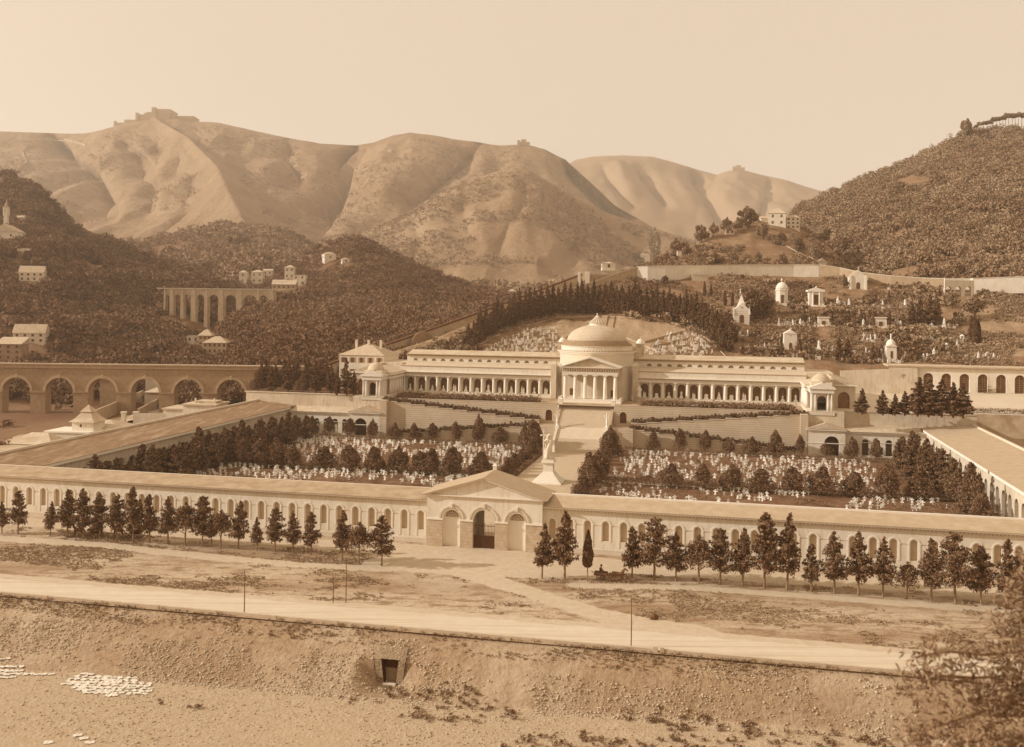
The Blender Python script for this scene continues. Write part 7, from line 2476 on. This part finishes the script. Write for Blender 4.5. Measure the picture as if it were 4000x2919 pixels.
Z7 = lambda x, y: (x * .8834, 2000 + y * .8834)
rc = random.Random(21)
for r_ in range(9):
    y = 722 + r_ * 11.5
    xa, xb = [(370, 400), (340, 600), (310, 600), (300, 665), (285, 670), (330, 670), (350, 665), (375, 665), (480, 520)][r_]
    x = xa
    while x < xb:
        cloth(gp(*Z7(x, y + (x - 450) * .02 + rc.uniform(-2, 2)), BED), rc.uniform(.55, .95), rc.uniform(.42, .75), rc.uniform(-.9, .7), 'white cloths drying on the river bed', 'white cloth in the large patch of washing spread on the river bed')
        x += rc.uniform(26, 36)
for r_ in range(5):
    y = 675 + r_ * 15
    xa, xb = [(8, 60), (8, 120), (0, 100), (0, 235), (0, 60)][r_]
    x = xa
    while x < xb:
        cloth(gp(*Z7(x, y + rc.uniform(-2, 2)), BED), rc.uniform(.55, 1.0), rc.uniform(.42, .7), rc.uniform(-.9, .7), 'white cloths drying at the left edge', 'white cloth in the smaller patch of washing at the left edge of the river bed')
        x += rc.uniform(24, 36)
for i, (x, y) in enumerate(((343, 992), (371, 1006), (215, 1022), (397, 1026))):
    cloth(gp(*Z7(x, y), BED), .9, .6, .3, None, ['stray white cloth, uppermost of the four near the bottom left', 'stray white cloth just right of the uppermost one', 'stray white cloth farthest left of the four at the bottom', 'stray white cloth nearest the bottom, right of the others'][i])


def horse_parts(t, x0=0, m=None):
    b = MB()
    b.tube([(x0 - .75, 0, 1.22), (x0 - .35, 0, 1.2), (x0 + .25, 0, 1.18), (x0 + .7, 0, 1.28)], [.30, .33, .31, .27], 10)
    b.tube([(x0 + .65, 0, 1.35), (x0 + 1.0, 0, 1.75), (x0 + 1.12, 0, 2.0)], [.24, .16, .13], 8)
    b.tube([(x0 + 1.08, 0, 2.02), (x0 + 1.35, 0, 1.85), (x0 + 1.6, 0, 1.66)], [.14, .12, .07], 8)
    for s in (-.15, .15):
        b.tube([(x0 + .62, s, 1.15), (x0 + .66, s, .62), (x0 + .62, s, .1), (x0 + .68, s, .03)], [.13, .075, .05, .07], 6)
        b.tube([(x0 - .7, s, 1.2), (x0 - .62, s, .8), (x0 - .86, s, .5), (x0 - .78, s, .08), (x0 - .72, s, .03)], [.2, .12, .07, .05, .07], 6)
        b.tube([(x0 + 1.06, s * .5, 2.1), (x0 + 1.05, s * .6, 2.24)], [.04, .01], 4)
    t.part('body', b, m or M['wood'], remesh=.05)
    t.part('tail', MB().tube([(x0 - .98, 0, 1.3), (x0 - 1.12, 0, .95), (x0 - 1.1, 0, .5)], [.07, .08, .03], 6), M['iron'])
    t.part('mane', MB().tube([(x0 + .62, 0, 1.6), (x0 + .9, 0, 1.9), (x0 + 1.05, 0, 2.12)], .06, 5), M['iron'])


def wheel(t, x, y, r):
    w_ = MB()
    n = 18
    for i in range(n):
        a, b = 2 * math.pi * i / n, 2 * math.pi * (i + 1) / n
        w_.tube([(x + r * math.cos(a), y, r + r * math.sin(a)), (x + r * math.cos(b), y, r + r * math.sin(b))], .04, 4)
    p = t.part('wheel', w_, M['iron'])
    sp = MB()
    for i in range(8):
        a = math.pi * i / 4
        sp.tube([(x, y, r), (x + r * math.cos(a), y, r + r * math.sin(a))], .022, 4)
    t.part('spokes', sp, M['iron'], parent=p)


def carriage(P, rz, label, hood=False, cart=False):
    t = Thing('cart' if cart else 'carriage', label, 'carriage', world=P, rz=rz)
    if cart:
        t.part('bed', MB().box(-1.0, .9, -.5, .5, .85, .98).box(-1.0, .9, -.52, -.46, .98, 1.3).box(-1.0, .9, .46, .52, .98, 1.3), M['wood'])
        t.part('seat', MB().box(-.1, .25, -.45, .45, 1.3, 1.38), M['wood'])
        wheel(t, 0, -.65, .6)
        wheel(t, 0, .65, .6)
    else:
        t.part('body', MB().prismx([(-.5, .75), (.5, .75), (.55, 1.4), (-.55, 1.4)], -1.0, .6).box(-1.05, -.8, -.55, .55, 1.2, 1.9), M['iron'])
        t.part('seat', MB().box(.7, 1.2, -.45, .45, 1.2, 1.45).box(.65, .75, -.45, .45, 1.45, 1.8), M['iron'])
        if hood:
            t.part('hood', MB().lathe([(.85, 0), (.8, .4), (.55, .75), (.05, .9)], 12, 0, 0).mapped(lambda a, b, c: (-.35 + a * .95, b * .75, 1.35 + c)), M['iron'])
        wheel(t, -.8, -.65, .55)
        wheel(t, -.8, .65, .55)
        wheel(t, 1.0, -.6, .42)
        wheel(t, 1.0, .6, .42)
    t.part('shafts', MB().tube([(.6, -.35, .9), (3.4, -.35, 1.05)], .035, 5).tube([(.6, .35, .9), (3.4, .35, 1.05)], .035, 5), M['wood'])
    return t


def at_local(P, rz, dx, dy=0, dz=0):
    return P + Vector((dx * math.cos(rz) - dy * math.sin(rz), dx * math.sin(rz) + dy * math.cos(rz), dz))


def horse(P, rz, label, group=None):
    t = Thing('horse', label, 'horse', world=P, rz=rz, group=group)
    horse_parts(t)
    return t


def person(P, rz, label, sc=1.0):
    """seated figure in dark coat; origin at the seat"""
    t = Thing('person', label, 'person', world=P, rz=rz, scale=sc)
    b = MB()
    b.tube([(0, 0, 0), (-.02, 0, .25), (.0, 0, .48), (.02, 0, .56)], [.17, .16, .19, .10], 10)
    b.tube([(.02, 0, .54), (.04, 0, .64)], [.06, .06], 8)
    b.ball((.06, 0, .76), .115, 10, 8, sz=1.2)
    b.tube([(.16, 0, .76), (.19, 0, .74)], [.03, .015], 5)
    for s in (-1, 1):
        b.tube([(0, s * .19, .48), (.1, s * .24, .24), (.34, s * .12, .2)], [.07, .055, .04], 7)
        b.tube([(0, s * .09, .02), (.42, s * .12, .03), (.46, s * .12, -.4), (.55, s * .12, -.44)], [.10, .085, .055, .045], 7)
        for f_ in range(5):
            b.tube([(.34, s * (.10 + .012 * f_), .2), (.42, s * (.085 + .014 * f_), .19 - .01 * f_), (.44, s * (.085 + .014 * f_), .15)], .011, 4)
        b.ball((.06, s * .115, .75), .03, 5, 4)
    t.part('body', b, M['deep'], remesh=.022)
    t.part('coat', MB().tube([(-.02, 0, -.06), (-.03, 0, .2), (-.01, 0, .47), (.0, 0, .54)], [.22, .19, .215, .13], 12), M['iron'])
    t.part('hat', MB().lathe([(.2, .84), (.2, .86), (.12, .87), (.115, 1.0), (.02, 1.02)], 12, .05, 0), M['iron'])
    return t


P = gp(2348, 2270, .05)
rz = -.25
carriage(P, rz, 'dark two-wheeled cart with a seated driver near the clipped cypress', cart=True)
person(at_local(P, rz, -.05, 0, 1.38), rz, 'dark-clothed driver with hat seated upright on the cart near the cypress')
P2 = at_local(P, rz, .45, .35, 1.2)
horse(at_local(P, rz, 2.3), rz, 'dark horse harnessed to the two-wheeled cart near the cypress')
P = gp(372, 2100, .05)
rz = math.pi - .1
carriage(P, rz, 'dark hooded carriage standing under the conifers at the left', hood=True)
horse(at_local(P, rz, 2.9), rz, 'dark horse standing before the hooded carriage at the left')
P = gp(527, 2102, .05)
carriage(P, rz, 'open low carriage under the conifers right of the hooded carriage')
horse(at_local(P, rz, 2.9), rz, 'dark horse standing before the open low carriage')

# mooring stones and posts on the river wall
for i in range(16):
    u = -66 + 8.2 * i
    solo('guard_stone', f'small guard stone, {ORD[i]} from the left along the river side of the road', 'guard stone', MB().taper(0, 0, 0, .5, .14, .14, .09, .09), M['aquel'], world=cw(u, -41.0, .0), rz=-YAW, group='guard stones along the river road')

# ================================================================= near tree at the lower right
br = []
Yt = 27.0
TR = pt(4180, 2500, Yt)
t = Thing('near_tree', 'out-of-focus leafy tree with long narrow leaves filling the lower right corner', 'tree', world=(TR.x, TR.y, 20.5))
org = Vector((TR.x, TR.y, 20.5))
tk = MB().tube([(0, 0, -1.5), (.1, 0, 3), (-.1, .1, 7), (0, 0, 10.5), (.1, 0, 13.2)], [.28, .22, .17, .11, .05], 8)
t.part('trunk', tk, M['trunkd'])
g = random.Random(8)
BR = [[(4150, 2300, 27), (4060, 2260, 26.5), (3960, 2290, 26)], [(4150, 2400, 27), (4050, 2380, 26), (3950, 2420, 25.5), (3900, 2500, 25)], [(4150, 2600, 27), (4020, 2540, 26), (3850, 2560, 25), (3700, 2545, 24.5), (3560, 2570, 24)],
      [(4150, 2700, 27), (3950, 2640, 26), (3800, 2650, 25), (3640, 2640, 24.5), (3560, 2700, 24.2)], [(4150, 2850, 27), (4000, 2800, 25), (3800, 2790, 24), (3620, 2850, 23.5), (3540, 2920, 23)], [(4150, 2950, 26), (3950, 2880, 24), (3750, 2900, 23), (3600, 2960, 22.5)],
      [(4150, 2500, 27), (4060, 2480, 27), (3960, 2520, 26.5), (3880, 2600, 26)], [(4180, 2760, 27), (4060, 2720, 26), (3920, 2740, 25), (3780, 2730, 24.5)], [(4170, 2200, 27), (4110, 2170, 27), (4050, 2190, 27)], [(4160, 2350, 27), (4090, 2330, 26.5), (4000, 2360, 26.5)],
      [(4160, 3000, 26), (4000, 2950, 24), (3850, 2960, 23.5)], [(4160, 2650, 27), (4080, 2620, 26.6), (3980, 2680, 26.2), (3920, 2760, 26)]]
LV, LF = [], []
tw = MB()
for b in BR:
    P3 = [pt(*q) - org for q in b]
    tw.tube(P3, [.07] + [.04] * (len(P3) - 2) + [.015], 5)
    for s in range(260):
        k = g.random() * (len(P3) - 1)
        i = int(k)
        c = P3[i].lerp(P3[i + 1], k - i)
        d = Vector((g.gauss(0, 1), g.gauss(0, 1), g.gauss(-.35, .8))).normalized()
        c = c + Vector((g.gauss(0, .28), g.gauss(0, .35), g.gauss(0, .22)))
        for q in range(3):
            dd = (d + Vector((g.gauss(0, .45), g.gauss(0, .45), g.gauss(0, .35)))).normalized()
            L_ = g.uniform(.16, .30)
            n = dd.cross(Vector((g.gauss(0, 1), g.gauss(0, 1), g.gauss(0, 1)))).normalized() * .028
            o = len(LV)
            LV += [c, c + dd * L_ * .45 + n, c + dd * L_, c + dd * L_ * .45 - n]
            LF.append((o, o + 1, o + 2, o + 3))
o = link('crown', npmesh('crown', np.array([tuple(v) for v in LV]), np.array(LF), M['leaff']), t.e)
t.part('branches', tw, M['trunk'])
